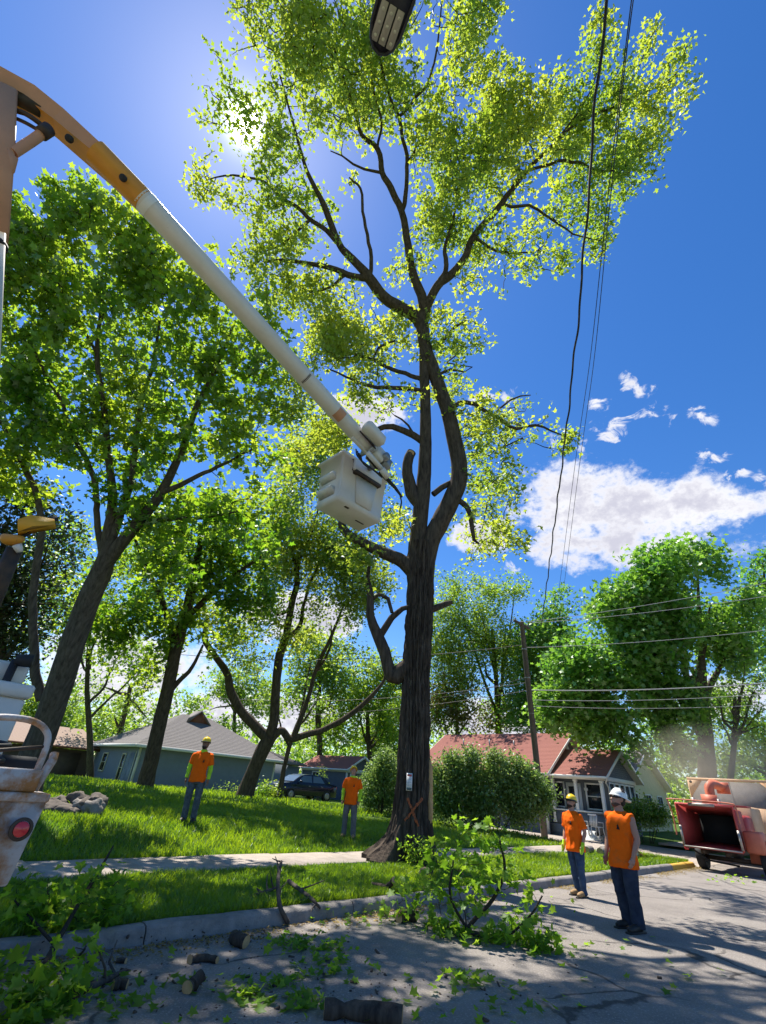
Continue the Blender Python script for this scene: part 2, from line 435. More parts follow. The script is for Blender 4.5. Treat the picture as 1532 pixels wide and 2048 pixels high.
def make_twigs(nodes, centers, r, mb, sides=3, r0=0.014, rk=0.009):
    """connects every clump centre to the nearest limb or twig"""
    nodes = np.asarray(nodes, float); nn = len(nodes)
    buf = np.zeros((nn + 3 * len(centers), 3)); buf[:nn] = nodes
    d0 = np.min(np.linalg.norm(centers[:, None, :] - nodes[None, ::max(1, nn // 200)], axis=2), axis=1) if len(centers) * nn < 4e7 else np.zeros(len(centers))
    for ci in np.argsort(d0):
        c = centers[ci]
        dd = buf[:nn] - c; d2 = (dd * dd).sum(1) + np.maximum(buf[:nn, 2] - c[2], 0) * 0.6
        k = int(np.argmin(d2)); a = buf[k]; ln = float(np.linalg.norm(c - a))
        if ln < 0.05: continue
        j = r.normal(size=(2, 3)) * 0.09 * ln
        p1 = a + (c - a) * 0.35 + j[0] + [0, 0, -0.05 * ln]; p2 = a + (c - a) * 0.7 + j[1] + [0, 0, 0.03 * ln]
        rb = min(r0 + rk * ln, 0.06)
        mb.tube([a, p1, p2, c], [rb, rb * .8, rb * .6, min(rb * .4, .009)], sides, caps=False)
        buf[nn] = p1; buf[nn + 1] = p2; buf[nn + 2] = c; nn += 3

def limb_pts(path, Dmap):
    """path [(px, py, width_px[, D])] -> 3d points and radii"""
    P = []; R = []
    for q in path:
        D = q[3] if len(q) > 3 else Dmap(q[0], q[1])
        P.append(PD(q[0], q[1], D)); R.append(q[2] * 0.5 * D / FPX)
    return np.array(P), np.array(R)

def bark_limb(mb, P, R, r, step=0.25, sides=14, amp=0.05, wob=0.0):
    ln = np.linalg.norm(np.diff(P, axis=0), axis=1).sum(); n = max(4, int(ln / step))
    S = smooth_path(np.hstack([P, R[:, None]]), n); Q = S[:, :3]; rr = np.maximum(S[:, 3], 0.008)
    if wob > 0: Q = Q + (np.stack([fbm(Q * 1.3 + 11 * k) for k in range(3)], 1) - 0.5) * wob
    V, f4 = tube_geo(Q, rr, sides)
    V3 = V.reshape(n, sides, 3); dv = V3 - Q[:, None]
    nz = fbm(V * [6, 6, 1.6], 2).reshape(n, sides)
    V3 = Q[:, None] + dv * (1 + (nz[..., None] - 0.5) * 2 * amp)
    f3 = [[(n - 1) * sides, (n - 1) * sides + i, (n - 1) * sides + i + 1] for i in range(1, sides - 1)]
    mb.add(V3.reshape(-1, 3), f3, f4)
    return Q

def thin(limbs, k):
    return [[(q[0], q[1], q[2] * (k if q[2] > 14 else (1 + k) / 2), *q[3:]) for q in lp] for lp in limbs]

def make_tree(name, label, limbs, blobs, Dm, leafmat, seed, per_m2=34, per_clump=18, leaf=0.16, tmpl=T_KITE, spread=0.34, group=None,
              bark='bark', cat='tree', up_bias=0.9, twig_sides=3, depth_k=1.0, extra_trunk=None, limb_sides=14, twigs=True, droop=0.3, gap=0.0, gscale=.6):
    r = np.random.default_rng(seed)
    if name in ('shade_tree', 'twisted_tree'): limbs = thin(limbs, .74)
    P0, R0 = limb_pts(limbs[0], Dm)
    base = P0[0].copy()
    t = empty(name, base); tag(t, label, cat, group)
    mb = MB(); nodes = []
    if extra_trunk is not None: nodes.append(extra_trunk(mb))
    for i, lp in enumerate(limbs):
        if i == 0 and extra_trunk is not None: continue
        P, R = limb_pts(lp, Dm)
        Q = bark_limb(mb, P, R, r, sides=limb_sides if R[0] > .06 else 7, step=0.22 if R[0] > .06 else .3, wob=0.26 if R[0] < .12 else (0.16 if R[0] < .2 else 0.08))
        nodes.append(Q if i > 0 else Q[len(Q) // 2:])
    tr = mb.build('trunk', M[bark], t, smooth=True, origin=base); tr.location = (0, 0, 0)
    C = crown_clumps(blobs, Dm, r, per_m2, depth_k, gap, gscale)
    if twigs:
        tb = MB(); make_twigs(np.concatenate(nodes), C, r, tb, twig_sides)
        tw = tb.build('twigs', M['twig'], t, origin=base); tw.location = (0, 0, 0); tw['kind'] = 'stuff'
    n = len(C); cnt = per_clump
    tone = np.clip(fbm(C * 0.45 + seed, 2) * 2.4 - 0.7, 0, 1)
    dirs = r.normal(size=(n, 3)); dirs[:, 2] *= 0.5; dirs /= np.linalg.norm(dirs, axis=1, keepdims=True)
    tpos = r.random((n, cnt, 1)) - 0.35
    pos = C[:, None] + dirs[:, None] * tpos * spread * 2.2 + r.normal(size=(n, cnt, 3)) * spread * 0.5
    pos = pos.reshape(-1, 3)
    V, Fa = leaf_geo(pos, leaf, tmpl, r, up_bias, droop)
    me = nmesh('crown', V - base, [Fa], M[leafmat], attr=leaf_attr(len(pos), tmpl, r, np.repeat(tone, cnt)))
    co = link('crown', me, t); co['kind'] = 'stuff'
    return t

# ================================================================== SETTING
M['soil'] = pmat('lawn_soil', (0.045, 0.085, 0.016), 0.95, 0, scale=1.2, col2=(0.075, 0.12, 0.025), bump=0.6, bscale=30, spec=0.1)
M['asphalt'] = pmat('worn_asphalt', (0.30, 0.265, 0.235), 0.92, 0, scale=1.1, col2=(0.20, 0.175, 0.158), bump=0.9, bscale=150, spec=0.2, detail=12,
                    wear=(0.46, 0.42, 0.38), wscale=42, wlo=0.53, whi=0.66)
M['concrete'] = pmat('pavement_concrete', (0.38, 0.325, 0.275), 0.9, 0, scale=2.5, col2=(0.28, 0.24, 0.205), bump=0.35, bscale=90, spec=0.2, wear=(0.24, 0.22, 0.18), wscale=5, wlo=0.58, whi=0.75)
M['kerb'] = pmat('kerb_concrete', (0.30, 0.27, 0.245), 0.92, 0, scale=4, col2=(0.17, 0.155, 0.14), bump=0.5, bscale=60, spec=0.2, wear=(0.13, 0.12, 0.11), wscale=9, wlo=0.58, whi=0.74)
M['kerb_yellow'] = pmat('kerb_yellow_paint', (0.62, 0.36, 0.04), 0.8, 0, scale=6, col2=(0.48, 0.28, 0.05), wear=(0.3, 0.27, 0.24), wscale=12, wlo=0.55, whi=0.68)

def build_setting():
    s = np.concatenate([np.linspace(-320, -22, 14), np.arange(-20, 60, 0.6), np.linspace(62, 420, 20)])
    u = np.concatenate([np.linspace(-260, -14, 10), [-10, KERB_U + .06, KERB_U + .1], np.arange(KERB_U + .3, 45, 0.6), np.linspace(46, 520, 22)])
    S, Uu = np.meshgrid(s, u, indexing='ij')
    Z = np.where(Uu > KERB_U + .08, terrain(S, Uu) - 0.012, -0.06)
    Z = np.where((Uu > KERB_U + .08) & (Uu < KERB_U + .25), Z - 0.02, Z)
    apron = (S > KERB_END + .2) & (S < 32) & (Uu > KERB_U + .08) & (Uu < 22)
    Z = np.where(apron, np.minimum(Z, 0.01 + 0.02 * sstep(Uu, 6, 20)) - .03, Z)
    V = S[..., None] * D_ + Uu[..., None] * N_; V[..., 2] = Z
    ns, nu = S.shape; i = np.arange(ns - 1)[:, None] * nu + np.arange(nu - 1)[None]
    f = np.stack([i, i + nu, i + nu + 1, i + 1], -1).reshape(-1, 4)
    g = link('ground', nmesh('ground', V.reshape(-1, 3), [f], M['soil'], smooth=True)); g['kind'] = 'structure'
    # road
    s = np.arange(-60, 140, 0.8); u = np.linspace(-7.5, KERB_U + .05, 22)
    S, Uu = np.meshgrid(s, u, indexing='ij')
    V = S[..., None] * D_ + Uu[..., None] * N_; V[..., 2] = 0.03 * (fbm(V * 0.25, 2) - 0.5) * (1 - sstep(Uu, 4.5, 6)) - 0.002
    ns, nu = S.shape; i = np.arange(ns - 1)[:, None] * nu + np.arange(nu - 1)[None]
    f = np.stack([i, i + nu, i + nu + 1, i + 1], -1).reshape(-1, 4)
    o = link('road', nmesh('road', V.reshape(-1, 3), [f], M['asphalt'], smooth=True)); o['kind'] = 'structure'
    # driveway apron beyond the kerb end
    s = np.linspace(KERB_END + .1, 31.8, 8); u = np.linspace(KERB_U - .02, 22, 26)
    S, Uu = np.meshgrid(s, u, indexing='ij'); V = S[..., None] * D_ + Uu[..., None] * N_
    V[..., 2] = 0.006 + 0.03 * sstep(Uu, 6, 20)
    ns, nu = S.shape; i = np.arange(ns - 1)[:, None] * nu + np.arange(nu - 1)[None]
    f = np.stack([i, i + nu, i + nu + 1, i + 1], -1).reshape(-1, 4)
    o = link('driveway', nmesh('driveway', V.reshape(-1, 3), [f], M['concrete'])); o['kind'] = 'structure'
    # kerb stones
    k = empty('kerb', W(0, KERB_U)); k['kind'] = 'structure'
    r = np.random.default_rng(5)
    def stone(s0, s1, mat):
        bm = MB(); n = max(3, int((s1 - s0) / .25))
        ss = np.linspace(s0, s1, n)
        prof = np.array([[0.0, -0.06], [0.03, 0.11], [0.06, 0.143], [0.10, 0.15], [0.19, 0.152], [0.205, 0.13], [0.205, -0.05]])
        ring = []
        for x in ss:
            jit = (fbm(np.array([[x * 3, q * 2.0, 1.0] for q in range(len(prof))]), 2) - .5) * 0.022
            ring.append([W(x, KERB_U + p[0] + jit[q] * .7, p[1] + (jit[q] if 0 < q < 6 else 0)) for q, p in enumerate(prof)])
        ring = np.array(ring); m = len(prof)
        f4 = [[a * m + b, (a + 1) * m + b, (a + 1) * m + b + 1, a * m + b + 1] for a in range(n - 1) for b in range(m - 1)]
        f3 = [[0, q, q + 1] for q in range(1, m - 1)] + [[(n - 1) * m, (n - 1) * m + q + 1, (n - 1) * m + q] for q in range(1, m - 1)]
        bm.add(ring.reshape(-1, 3), f3, f4)
        o = bm.build('kerb_stone', mat, k, smooth=True, origin=W(0, KERB_U)); o.location = (0, 0, float(r.uniform(-.006, .006)))
        return o
    x = -12.0
    while x < KERB_END - 2.4:
        e = min(x + 3.0, KERB_END - 2.4); stone(x + .008, e - .008, M['kerb']); x = e
    o = stone(KERB_END - 2.39, KERB_END, M['kerb_yellow']); o['label'] = 'yellow painted end of the kerb'
    # sidewalk slabs
    w = empty('sidewalk', W(0, SW0)); w['kind'] = 'structure'
    L = 1.52; x = -8.0; q = 0
    while x < 46:
        if not (KERB_END + .3 < x + L / 2 < 31.6):
            zz = float(terrain(x + L / 2, (SW0 + SW1) / 2)); t = r.uniform(-.012, .012, 2)
            b = MB(); b.box((0, 0, 0), (L - .02, SW1 - SW0, 0.09), bevel=.012)
            o = b.build('slab', M['concrete'], w)
            o.location = tuple(W(x + L / 2, (SW1 - SW0) / 2, zz - 0.022 + r.uniform(-.006, .012))); o.rotation_euler = (t[0], t[1], STREET_ROT)
        x += L; q += 1
    # sandy litter of seeds and crumbs along the gutter
    n = 9000
    s = r.uniform(-2, 23, n); u = KERB_U - np.abs(r.normal(0, 0.22, n)) - .01
    keep = fbm(np.stack([s * .8, u * 2, s * 0], 1), 2) > .43; s, u = s[keep], u[keep]; n = len(s)
    P = s[:, None] * D_ + u[:, None] * N_; P[:, 2] = 0.008
    V, Fa = leaf_geo(P, 0.035, T_OVAL, r, up_bias=2.5, droop=0)
    V[:, 2] = np.maximum(V[:, 2], .004)
    M['seed'] = leaf_mat('seed_litter', (0.20, 0.13, 0.03), (0.34, 0.24, 0.06), (0.2, 0.12, 0.02), (0.3, 0.2, 0.04), 0.02, 0.2)
    o = link('gutter_litter', nmesh('gutter_litter', V, [Fa], M['seed'], attr=leaf_attr(n, T_OVAL, r)))
    tag(o, 'yellow brown maple seeds and crumbs strewn along the gutter', 'litter', kind='stuff')
def asphalt_cracks(m):
    nt = m.node_tree; N = nt.nodes; L = nt.links; b = N['Principled BSDF']; src = b.inputs['Base Color'].links[0].from_socket
    tc = N.new('ShaderNodeTexCoord'); nz = N.new('ShaderNodeTexNoise'); nz.inputs['Scale'].default_value = 2.5; nz.inputs['Detail'].default_value = 5; L.new(tc.outputs['Object'], nz.inputs['Vector'])
    mx = N.new('ShaderNodeMix'); mx.data_type = 'VECTOR'; mx.inputs[0].default_value = .22; L.new(tc.outputs['Object'], mx.inputs[4]); L.new(nz.outputs['Color'], mx.inputs[5])
    vo = N.new('ShaderNodeTexVoronoi'); vo.feature = 'DISTANCE_TO_EDGE'; vo.inputs['Scale'].default_value = .55; L.new(mx.outputs[1], vo.inputs['Vector'])
    mr = N.new('ShaderNodeMapRange'); mr.inputs['From Min'].default_value = .004; mr.inputs['From Max'].default_value = .012; mr.inputs['To Min'].default_value = .75; mr.inputs['To Max'].default_value = 0; L.new(vo.outputs['Distance'], mr.inputs['Value'])
    n2 = N.new('ShaderNodeTexNoise'); n2.inputs['Scale'].default_value = .6; L.new(tc.outputs['Object'], n2.inputs['Vector'])
    gt = N.new('ShaderNodeMapRange'); gt.inputs['From Min'].default_value = .46; gt.inputs['From Max'].default_value = .56; L.new(n2.outputs['Fac'], gt.inputs['Value'])
    mu = N.new('ShaderNodeMath'); mu.operation = 'MULTIPLY'; L.new(mr.outputs[0], mu.inputs[0]); L.new(gt.outputs[0], mu.inputs[1])
    cm = N.new('ShaderNodeMix'); cm.data_type = 'RGBA'; L.new(mu.outputs[0], cm.inputs[0]); L.new(src, cm.inputs[6]); cm.inputs[7].default_value = (.035, .032, .03, 1)
    L.new(cm.outputs[2], b.inputs['Base Color'])
asphalt_cracks(M['asphalt'])
build_setting()

def build_grass():
    r = np.random.default_rng(21)
    def area(n, s0, s1, u0, u1, h, wd):
        s = r.uniform(s0, s1, n); u = u0 + (u1 - u0) * r.random(n) ** 1.25
        return np.stack([s, u, np.full(n, h), np.full(n, wd)], 1)
    A = np.concatenate([area(80000, 0.5, 13, KERB_U + .2, SW0 - .01, .085, .011), area(26000, 13, KERB_END, KERB_U + .2, SW0 - .01, .10, .016),
                        area(85000, 1.5, 17, SW1 + .02, 20, .11, .017), area(30000, 17, 32, SW1 + .02, 17, .12, .022), area(26000, 5, 34, 18, 34, .14, .035)])
    s, u, h, wd = A.T
    apr = (s > KERB_END) & (s < 32)
    P = s[:, None] * D_ + u[:, None] * N_; P[:, 2] = terrain(s, u) - .015
    patch = fbm(P * 0.8, 3); keep = (patch > .2) & ~apr
    s, u, h, wd, P, patch = s[keep], u[keep], h[keep], wd[keep], P[keep], patch[keep]
    n = len(P)
    h = h * r.uniform(.45, 1.25, n) * (0.6 + patch)
    a = r.uniform(0, 2 * math.pi, n); lean = r.normal(size=(n, 2)) * .45
    side = np.stack([np.cos(a), np.sin(a), np.zeros(n)], 1) * wd[:, None]
    tip = P + np.stack([lean[:, 0] * h, lean[:, 1] * h, h], 1)
    mid = P + np.stack([lean[:, 0] * h * .3, lean[:, 1] * h * .3, h * .6], 1)
    V = np.stack([P - side * .5, P + side * .5, mid + side * .4, tip, mid - side * .4], 1).reshape(-1, 3)
    k = np.arange(n)[:, None] * 5
    f4 = np.concatenate([k, k + 1, k + 2, k + 4], 1); f3 = np.concatenate([k + 4, k + 2, k + 3], 1)
    at = np.repeat(np.clip(r.random(n) * .6 + (patch - .45) * 1.6, 0, 1), 5)
    o = link('grass', nmesh('grass', V, [f4, f3], M['grass'], attr=at)); tag(o, 'lush green unmown grass of the lawn and the verge', 'grass', kind='stuff')
build_grass()

# ================================================================== TREES
def ymap(ys, vals, fac=1.0):
    def f(px, py):
        Yv = np.interp(py, ys, vals); return Yv / ray(px, py)[1]
    return f
MAIN = ymap([-200, 0, 200, 400, 640, 900, 1130, 1725], [3.4, 4.9, 6.9, 9.0, 11.4, 12.4, 13.0, 13.2])
TREE_BASE = None
trunk_axis = None
def main_trunk(mb):
    global trunk_axis
    path = [(811, 1772, 96), (812, 1745, 92), (814, 1722, 84), (819, 1680, 76), (824, 1600, 65), (828, 1500, 59), (832, 1400, 55), (836, 1300, 51), (839, 1200, 50), (840, 1130, 50), (842, 1085, 46)]
    P, R = limb_pts(path, MAIN)
    n = 560; sides = 170
    S = smooth_path(np.hstack([P, R[:, None]]), n); Q = S[:, :3]; rr = S[:, 3] * .93
    Q[:, 0] += .02 * np.sin(Q[:, 2] * 1.1)
    z0 = float(terrain(*SU(Q[25]))); hh = np.maximum(Q[:, 2] - z0, 0)
    V, f4 = tube_geo(Q, rr, sides); V3 = V.reshape(n, sides, 3); dv = V3 - Q[:, None]
    un = dv / np.linalg.norm(dv, axis=2, keepdims=True)
    th = np.arctan2(un[..., 1], un[..., 0])
    # plated bark: long ridges split by cross cracks
    cyl = np.stack([np.cos(th) * 4.6, np.sin(th) * 4.6, Q[:, None, 2] * 0.75 + 0 * th], -1)
    wob = fbm(cyl * .8 + 4, 2)[..., None] * 1.2
    n1 = vnoise(cyl * [2.7, 2.7, 1.5] + wob); n2 = vnoise(cyl * [6.2, 6.2, 5.0] + wob * 2 + 9)
    ridge = 1 - np.abs(2 * n1 - 1); ridge2 = 1 - np.abs(2 * n2 - 1)
    disp = 0.085 * (0.65 - ridge ** 2.2) + 0.040 * (0.6 - ridge2 ** 2) + 0.05 * (fbm(cyl * .35 + 2, 2) - .5)
    flare = np.exp(-hh / .30)[:, None]
    roots = 0.35 + 0.5 * np.cos(6 * th + 0.9) + .35 * np.cos(4 * th - 2.0) + .5 * (n1 - .5)
    fl = 0.24 * flare * roots + 0.13 * np.exp(-hh / .8)[:, None]
    # one root buttress toward the kerb on the left, hollow beside it
    toL = np.cos(th - math.radians(205)); fl = fl + (.22 + .4 * n1) * np.exp(-hh / .26)[:, None] * np.clip(toL, 0, 1) ** 5
    hol = np.clip(np.cos(th - math.radians(262)), 0, 1) ** 22; fl = fl - 0.30 * np.exp(-((hh - .12) / .22) ** 2)[:, None] * hol
    V3 = Q[:, None] + un * (rr[:, None, None] + disp[..., None] + fl[..., None])
    mb.add(V3.reshape(-1, 3), None, f4)
    trunk_axis = (Q, rr, V3)
    return Q[int(n * .8):]

main_limbs = [
    [(812, 1745, 100), (842, 1085, 60)],
    # left stem
    [(830, 1180, 30), (835, 1085, 33), (843, 1006, 31), (851, 905, 25), (851, 803, 21), (848, 740, 19), (845, 690, 12), (842, 640, 8)],
    # right stem
    [(850, 1190, 30), (860, 1087, 36), (880, 1045, 37), (898, 1010, 36), (918, 957, 33), (912, 896, 31), (896, 824, 28), (871, 751, 26), (851, 694, 25), (845, 654, 26), (843, 630, 23)],
    # upper left limb
    [(845, 655, 24), (830, 632, 25), (803, 617, 24), (766, 593, 22), (738, 556, 21), (722, 536, 17), (694, 508, 15), (677, 486, 13), (649, 415, 12), (638, 392, 10), (610, 330, 7), (590, 260, 5), (560, 150, 3)],
    [(677, 486, 10), (650, 462, 9), (622, 443, 8), (585, 410, 7), (551, 384, 6), (528, 364, 5), (470, 350, 4), (420, 360, 2)],
    [(738, 558, 14), (715, 556, 13), (692, 548, 12), (660, 535, 10), (630, 529, 9), (575, 521, 7), (528, 527, 4)],
    [(690, 550, 8), (668, 568, 6), (640, 585, 4), (610, 600, 2)],
    [(622, 443, 6), (590, 470, 5), (560, 490, 4), (530, 505, 2)],
    [(741, 555, 8), (743, 530, 8), (736, 478, 7), (726, 427, 6), (722, 376, 5), (700, 350, 3)],
    # middle limb
    [(846, 640, 20), (845, 603, 20), (826, 548, 17), (816, 490, 15), (802, 423, 13), (783, 376, 13), (765, 345, 11), (755, 298, 10), (724, 270, 8), (708, 219, 7), (689, 168, 5), (670, 90, 3)],
    [(802, 423, 9), (808, 400, 9), (814, 360, 8), (818, 325, 8), (806, 274, 7), (798, 235, 7), (779, 196, 5), (759, 110, 4), (750, 20, 2)],
    [(818, 325, 6), (830, 305, 5), (838, 285, 4), (860, 270, 3), (890, 260, 2)],
    [(798, 235, 6), (822, 212, 6), (853, 168, 5), (873, 110, 4), (880, 31, 3), (890, -80, 2)],
    [(765, 345, 6), (735, 342, 5), (700, 322, 4), (660, 300, 2)],
    [(755, 298, 5), (760, 240, 5), (745, 180, 4), (740, 90, 3), (720, -40, 2)],
    # right limb
    [(849, 640, 20), (853, 615, 18), (877, 572, 17), (904, 548, 16), (927, 517, 14), (945, 474, 13), (982, 433, 12), (1007, 400, 11), (1057, 342, 9), (1094, 301, 7), (1150, 250, 5), (1230, 210, 4), (1300, 180, 3), (1350, 160, 2)],
    [(877, 575, 11), (890, 545, 10), (890, 515, 9), (888, 493, 7), (905, 440, 5), (910, 380, 4), (900, 290, 3), (910, 180, 2)],
    [(1050, 350, 6), (1090, 332, 6), (1123, 322, 6), (1164, 330, 5), (1210, 345, 4), (1270, 340, 2)],
    [(1003, 404, 6), (1030, 411, 6), (1081, 421, 5), (1114, 445, 4), (1150, 470, 3), (1200, 480, 2)],
    [(945, 474, 6), (985, 500, 5), (1030, 510, 4), (1080, 500, 2)],
    [(1094, 301, 4), (1180, 190, 3), (1200, 90, 3), (1200, 20, 2)],
    [(1230, 210, 3), (1270, 150, 3), (1310, 60, 2)],
    [(1300, 180, 3), (1350, 150, 2), (1385, 75, 2)],
    # low branches
    [(847, 758, 10), (825, 748, 9), (787, 735, 8), (742, 720, 7), (693, 702, 5), (640, 690, 3)],
    [(849, 782, 9), (820, 777, 9), (770, 777, 8), (738, 775, 7), (706, 759, 5), (660, 740, 3)],
    [(742, 718, 5), (760, 690, 5), (790, 680, 4)],
    [(845, 880, 14), (827, 868, 14), (787, 856, 12), (754, 858, 10), (735, 862, 6)],
    [(830, 868, 5), (812, 845, 4), (790, 832, 3)],
    [(838, 1010, 24), (822, 985, 26), (815, 945, 22), (818, 915, 20), (823, 903, 19)],
    [(835, 1150, 34), (819, 1135, 30), (800, 1120, 27), (778, 1111, 25), (734, 1091, 21), (693, 1067, 18), (683, 1046, 15), (684, 1030, 8)],
    [(862, 990, 12), (880, 976, 12), (895, 968, 11), (910, 962, 10)],
    [(915, 1000, 12), (930, 1010, 11), (944, 1030, 10), (948, 1075, 8), (960, 1090, 4)],
    [(895, 815, 11), (904, 812, 10), (936, 805, 9), (985, 828, 7), (1033, 856, 6), (1070, 848, 5), (1120, 870, 3), (1155, 885, 2)],
    [(985, 828, 4), (1020, 800, 4), (1060, 790, 2)],
    [(850, 1222, 16), (867, 1216, 14), (890, 1209, 12), (902, 1207, 8)],
    [(850, 700, 8), (880, 690, 7), (905, 660, 5), (930, 640, 3)],
    [(872, 752, 7), (900, 740, 5), (930, 745, 3)],
    # crooked limb on the left of the trunk
    [(822, 1330, 34), (800, 1345, 34), (786, 1356, 30), (776, 1335, 24), (768, 1300, 24), (755, 1269, 22), (740, 1232, 17), (741, 1203, 15), (740, 1180, 12), (735, 1150, 8), (745, 1110, 5)],
    [(758, 1272, 14), (770, 1250, 14), (785, 1236, 13), (806, 1222, 10), (820, 1215, 8)],
    [(743, 1200, 8), (750, 1192, 8), (762, 1187, 8), (775, 1194, 8), (779, 1212, 8), (786, 1228, 7)],
]
main_blobs = [
    (560, 60, 115, .75), (700, 60, 125, .75), (850, 60, 115, .75), (955, 50, 65, .8), (600, -60, 120, .5), (780, -70, 130, .5), (930, -60, 80, .5), (520, 180, 95, .9), (440, 290, 62, .8), (412, 365, 42, .8),
    (420, 215, 40, .6), (470, 120, 50, .7), (560, 300, 105, .8), (650, 200, 115, .75), (780, 170, 100, .75), (900, 190, 90, .9), (990, 190, 62), (1040, 215, 55), (500, 400, 70, .8), (600, 420, 70, .6), (560, 480, 55, .7),
    (690, 290, 70, .5), (880, 330, 80, .9), (950, 270, 80), (900, 420, 75), (855, 490, 52, .8), (1010, 330, 75), (1095, 235, 75), (1175, 225, 85), (1235, 190, 60), (1290, 270, 50), (1240, 320, 72), (1295, 200, 40),
    (1355, 135, 28), (1385, 82, 20), (1368, 185, 20), (1205, 95, 34), (1195, 40, 24), (1235, 140, 28), (1290, 100, 18), (1312, 55, 15), (1150, 330, 62), (1100, 430, 50, .7), (1180, 430, 52, .6), (1205, 490, 34, .7),
    (1050, 490, 55, .7), (960, 480, 65, .9), (920, 560, 52, .8), (980, 560, 40, .6), (1110, 520, 36, .5),
    (640, 570, 45, .7), (700, 650, 62, .8), (640, 650, 60, .8), (720, 735, 72, .7), (620, 730, 70, .7), (765, 690, 50, .6), (800, 640, 40, .6), (800, 540, 34, .4), (905, 690, 42, .5), (920, 760, 36, .6), (940, 640, 32, .5),
    (925, 850, 42, .5), (985, 860, 55, .7), (1060, 845, 60, 1.0), (1125, 880, 36, 1.0), (1040, 800, 38, .8), (940, 930, 40, .4), (990, 1000, 55, .6), (1020, 1070, 48, .6), (960, 1060, 40, .4), (750, 800, 40, .5), (690, 800, 50, .5),
    (560, 560, 60, .9), (500, 500, 50, .8), (590, 640, 70, 1.0), (680, 700, 60, .9), (960, 700, 30, .6), (880, 640, 34, .7), (930, 560, 50, .7), (820, 800, 30, .5), (960, 780, 34, .6), (870, 700, 30, .5), (600, 860, 55, 1.0, 3), (660, 900, 50, .9, 3), (700, 870, 40, .8, 2), (640, 840, 50, .9, 2), (590, 930, 50, .8, 3), (660, 970, 40, .7, 3), (780, 900, 34, .5), (560, 610, 60, .8), (600, 790, 60, .8), (540, 700, 55, .7), (660, 480, 40, .4), (700, 560, 30, .3), (820, 700, 34, .4), (1000, 930, 40, .4), (900, 1050, 36, .4), (880, 780, 30, .4), (985, 870, 60, .5, 5.5), (1050, 850, 55, .5, 5), (980, 990, 55, .5, 6), (1015, 1060, 45, .5, 6), (940, 930, 45, .4, 5), (900, 780, 40, .4, 5), (950, 1090, 40, .4, 6), (740, 1130, 50, .6), (700, 1090, 40, .5), (790, 1060, 40, .4), (870, 880, 26, .4), (760, 1190, 34, .4),
]
mt = make_tree('maple_tree', 'tall old maple with orange X on its furrowed trunk beside the kerb', main_limbs, main_blobs, MAIN, 'leaf_main', 11,
               per_m2=64, per_clump=16, leaf=0.19, tmpl=T_KITE, spread=0.28, gap=.44, gscale=.75, extra_trunk=main_trunk, limb_sides=20)

LEFT = ymap([-100, 400, 700, 1000, 1150, 1500, 1640], [5.5, 8.2, 10.5, 13.0, 14.0, 15.6, 16.0])
left_limbs = [
    [(40, 1640, 96), (55, 1560, 80), (80, 1480, 71), (110, 1400, 67), (135, 1320, 64), (165, 1230, 60), (195, 1160, 56), (208, 1130, 50), (218, 1095, 34), (226, 1060, 16)],
    [(200, 1145, 42), (225, 1110, 38), (265, 1060, 32), (320, 990, 26), (360, 910, 20), (390, 820, 14), (430, 740, 9), (470, 640, 5)],
    [(205, 1140, 38), (215, 1080, 32), (225, 1000, 24), (215, 900, 18), (205, 800, 13), (195, 700, 10), (205, 600, 7), (220, 500, 4)],
    [(215, 1110, 24), (240, 1040, 20), (262, 960, 16), (275, 860, 12), (300, 760, 9), (320, 640, 5)],
    [(205, 1110, 20), (192, 1040, 16), (190, 960, 13), (150, 880, 10), (110, 780, 8), (60, 690, 5)],
    [(85, 1400, 26), (70, 1330, 24), (62, 1260, 21), (66, 1180, 20), (78, 1100, 19), (85, 1060, 17), (70, 980, 13), (20, 880, 9), (-40, 760, 6)],
    [(320, 990, 14), (380, 960, 11), (440, 930, 8), (510, 900, 5)],
    [(265, 1060, 12), (330, 1040, 10), (400, 1040, 7), (480, 1020, 4)],
    [(192, 700, 7), (140, 620, 6), (90, 520, 4)],
]
left_blobs = [(50, 470, 55), (135, 420, 42), (190, 450, 62), (262, 520, 70), (100, 540, 95), (30, 620, 85), (200, 640, 110, .75), (320, 560, 72, .8), (330, 680, 105, .6), (420, 570, 62, .7), (450, 680, 90, .55), (120, 750, 115), (280, 800, 115, .7),
              (420, 800, 95, .6), (500, 760, 58, .6), (60, 880, 90), (190, 900, 90, .7), (340, 920, 100, .8), (480, 880, 62, .6), (545, 930, 38, .6), (90, 1010, 62, .7), (310, 1040, 70, .6), (420, 1030, 75), (510, 1010, 55), (30, 760, 75),
              (-70, 560, 110), (-80, 760, 120), (-60, 920, 90), (60, 1080, 50, .6), (150, 1120, 40, .5), (330, 1130, 60, .7), (440, 1120, 60, .7), (540, 1080, 44, .6), (560, 1000, 40, .7), (105, 385, 26), (165, 378, 24), (230, 415, 26), (300, 470, 34), (30, 425, 30), (540, 700, 40, .6), (560, 820, 44, .6), (500, 620, 52, .7), (150, 1000, 50, .6), (235, 1010, 60, .5)]
make_tree('norway_maple', 'broad dark green maple with leaning forked trunk behind the bucket truck', thin(left_limbs, .72), left_blobs, LEFT, 'leaf_left', 23,
          per_m2=46, per_clump=17, leaf=0.20, tmpl=T_MAPLE, spread=0.30, gap=.44, gscale=.7, limb_sides=22, bark='bark_grey')

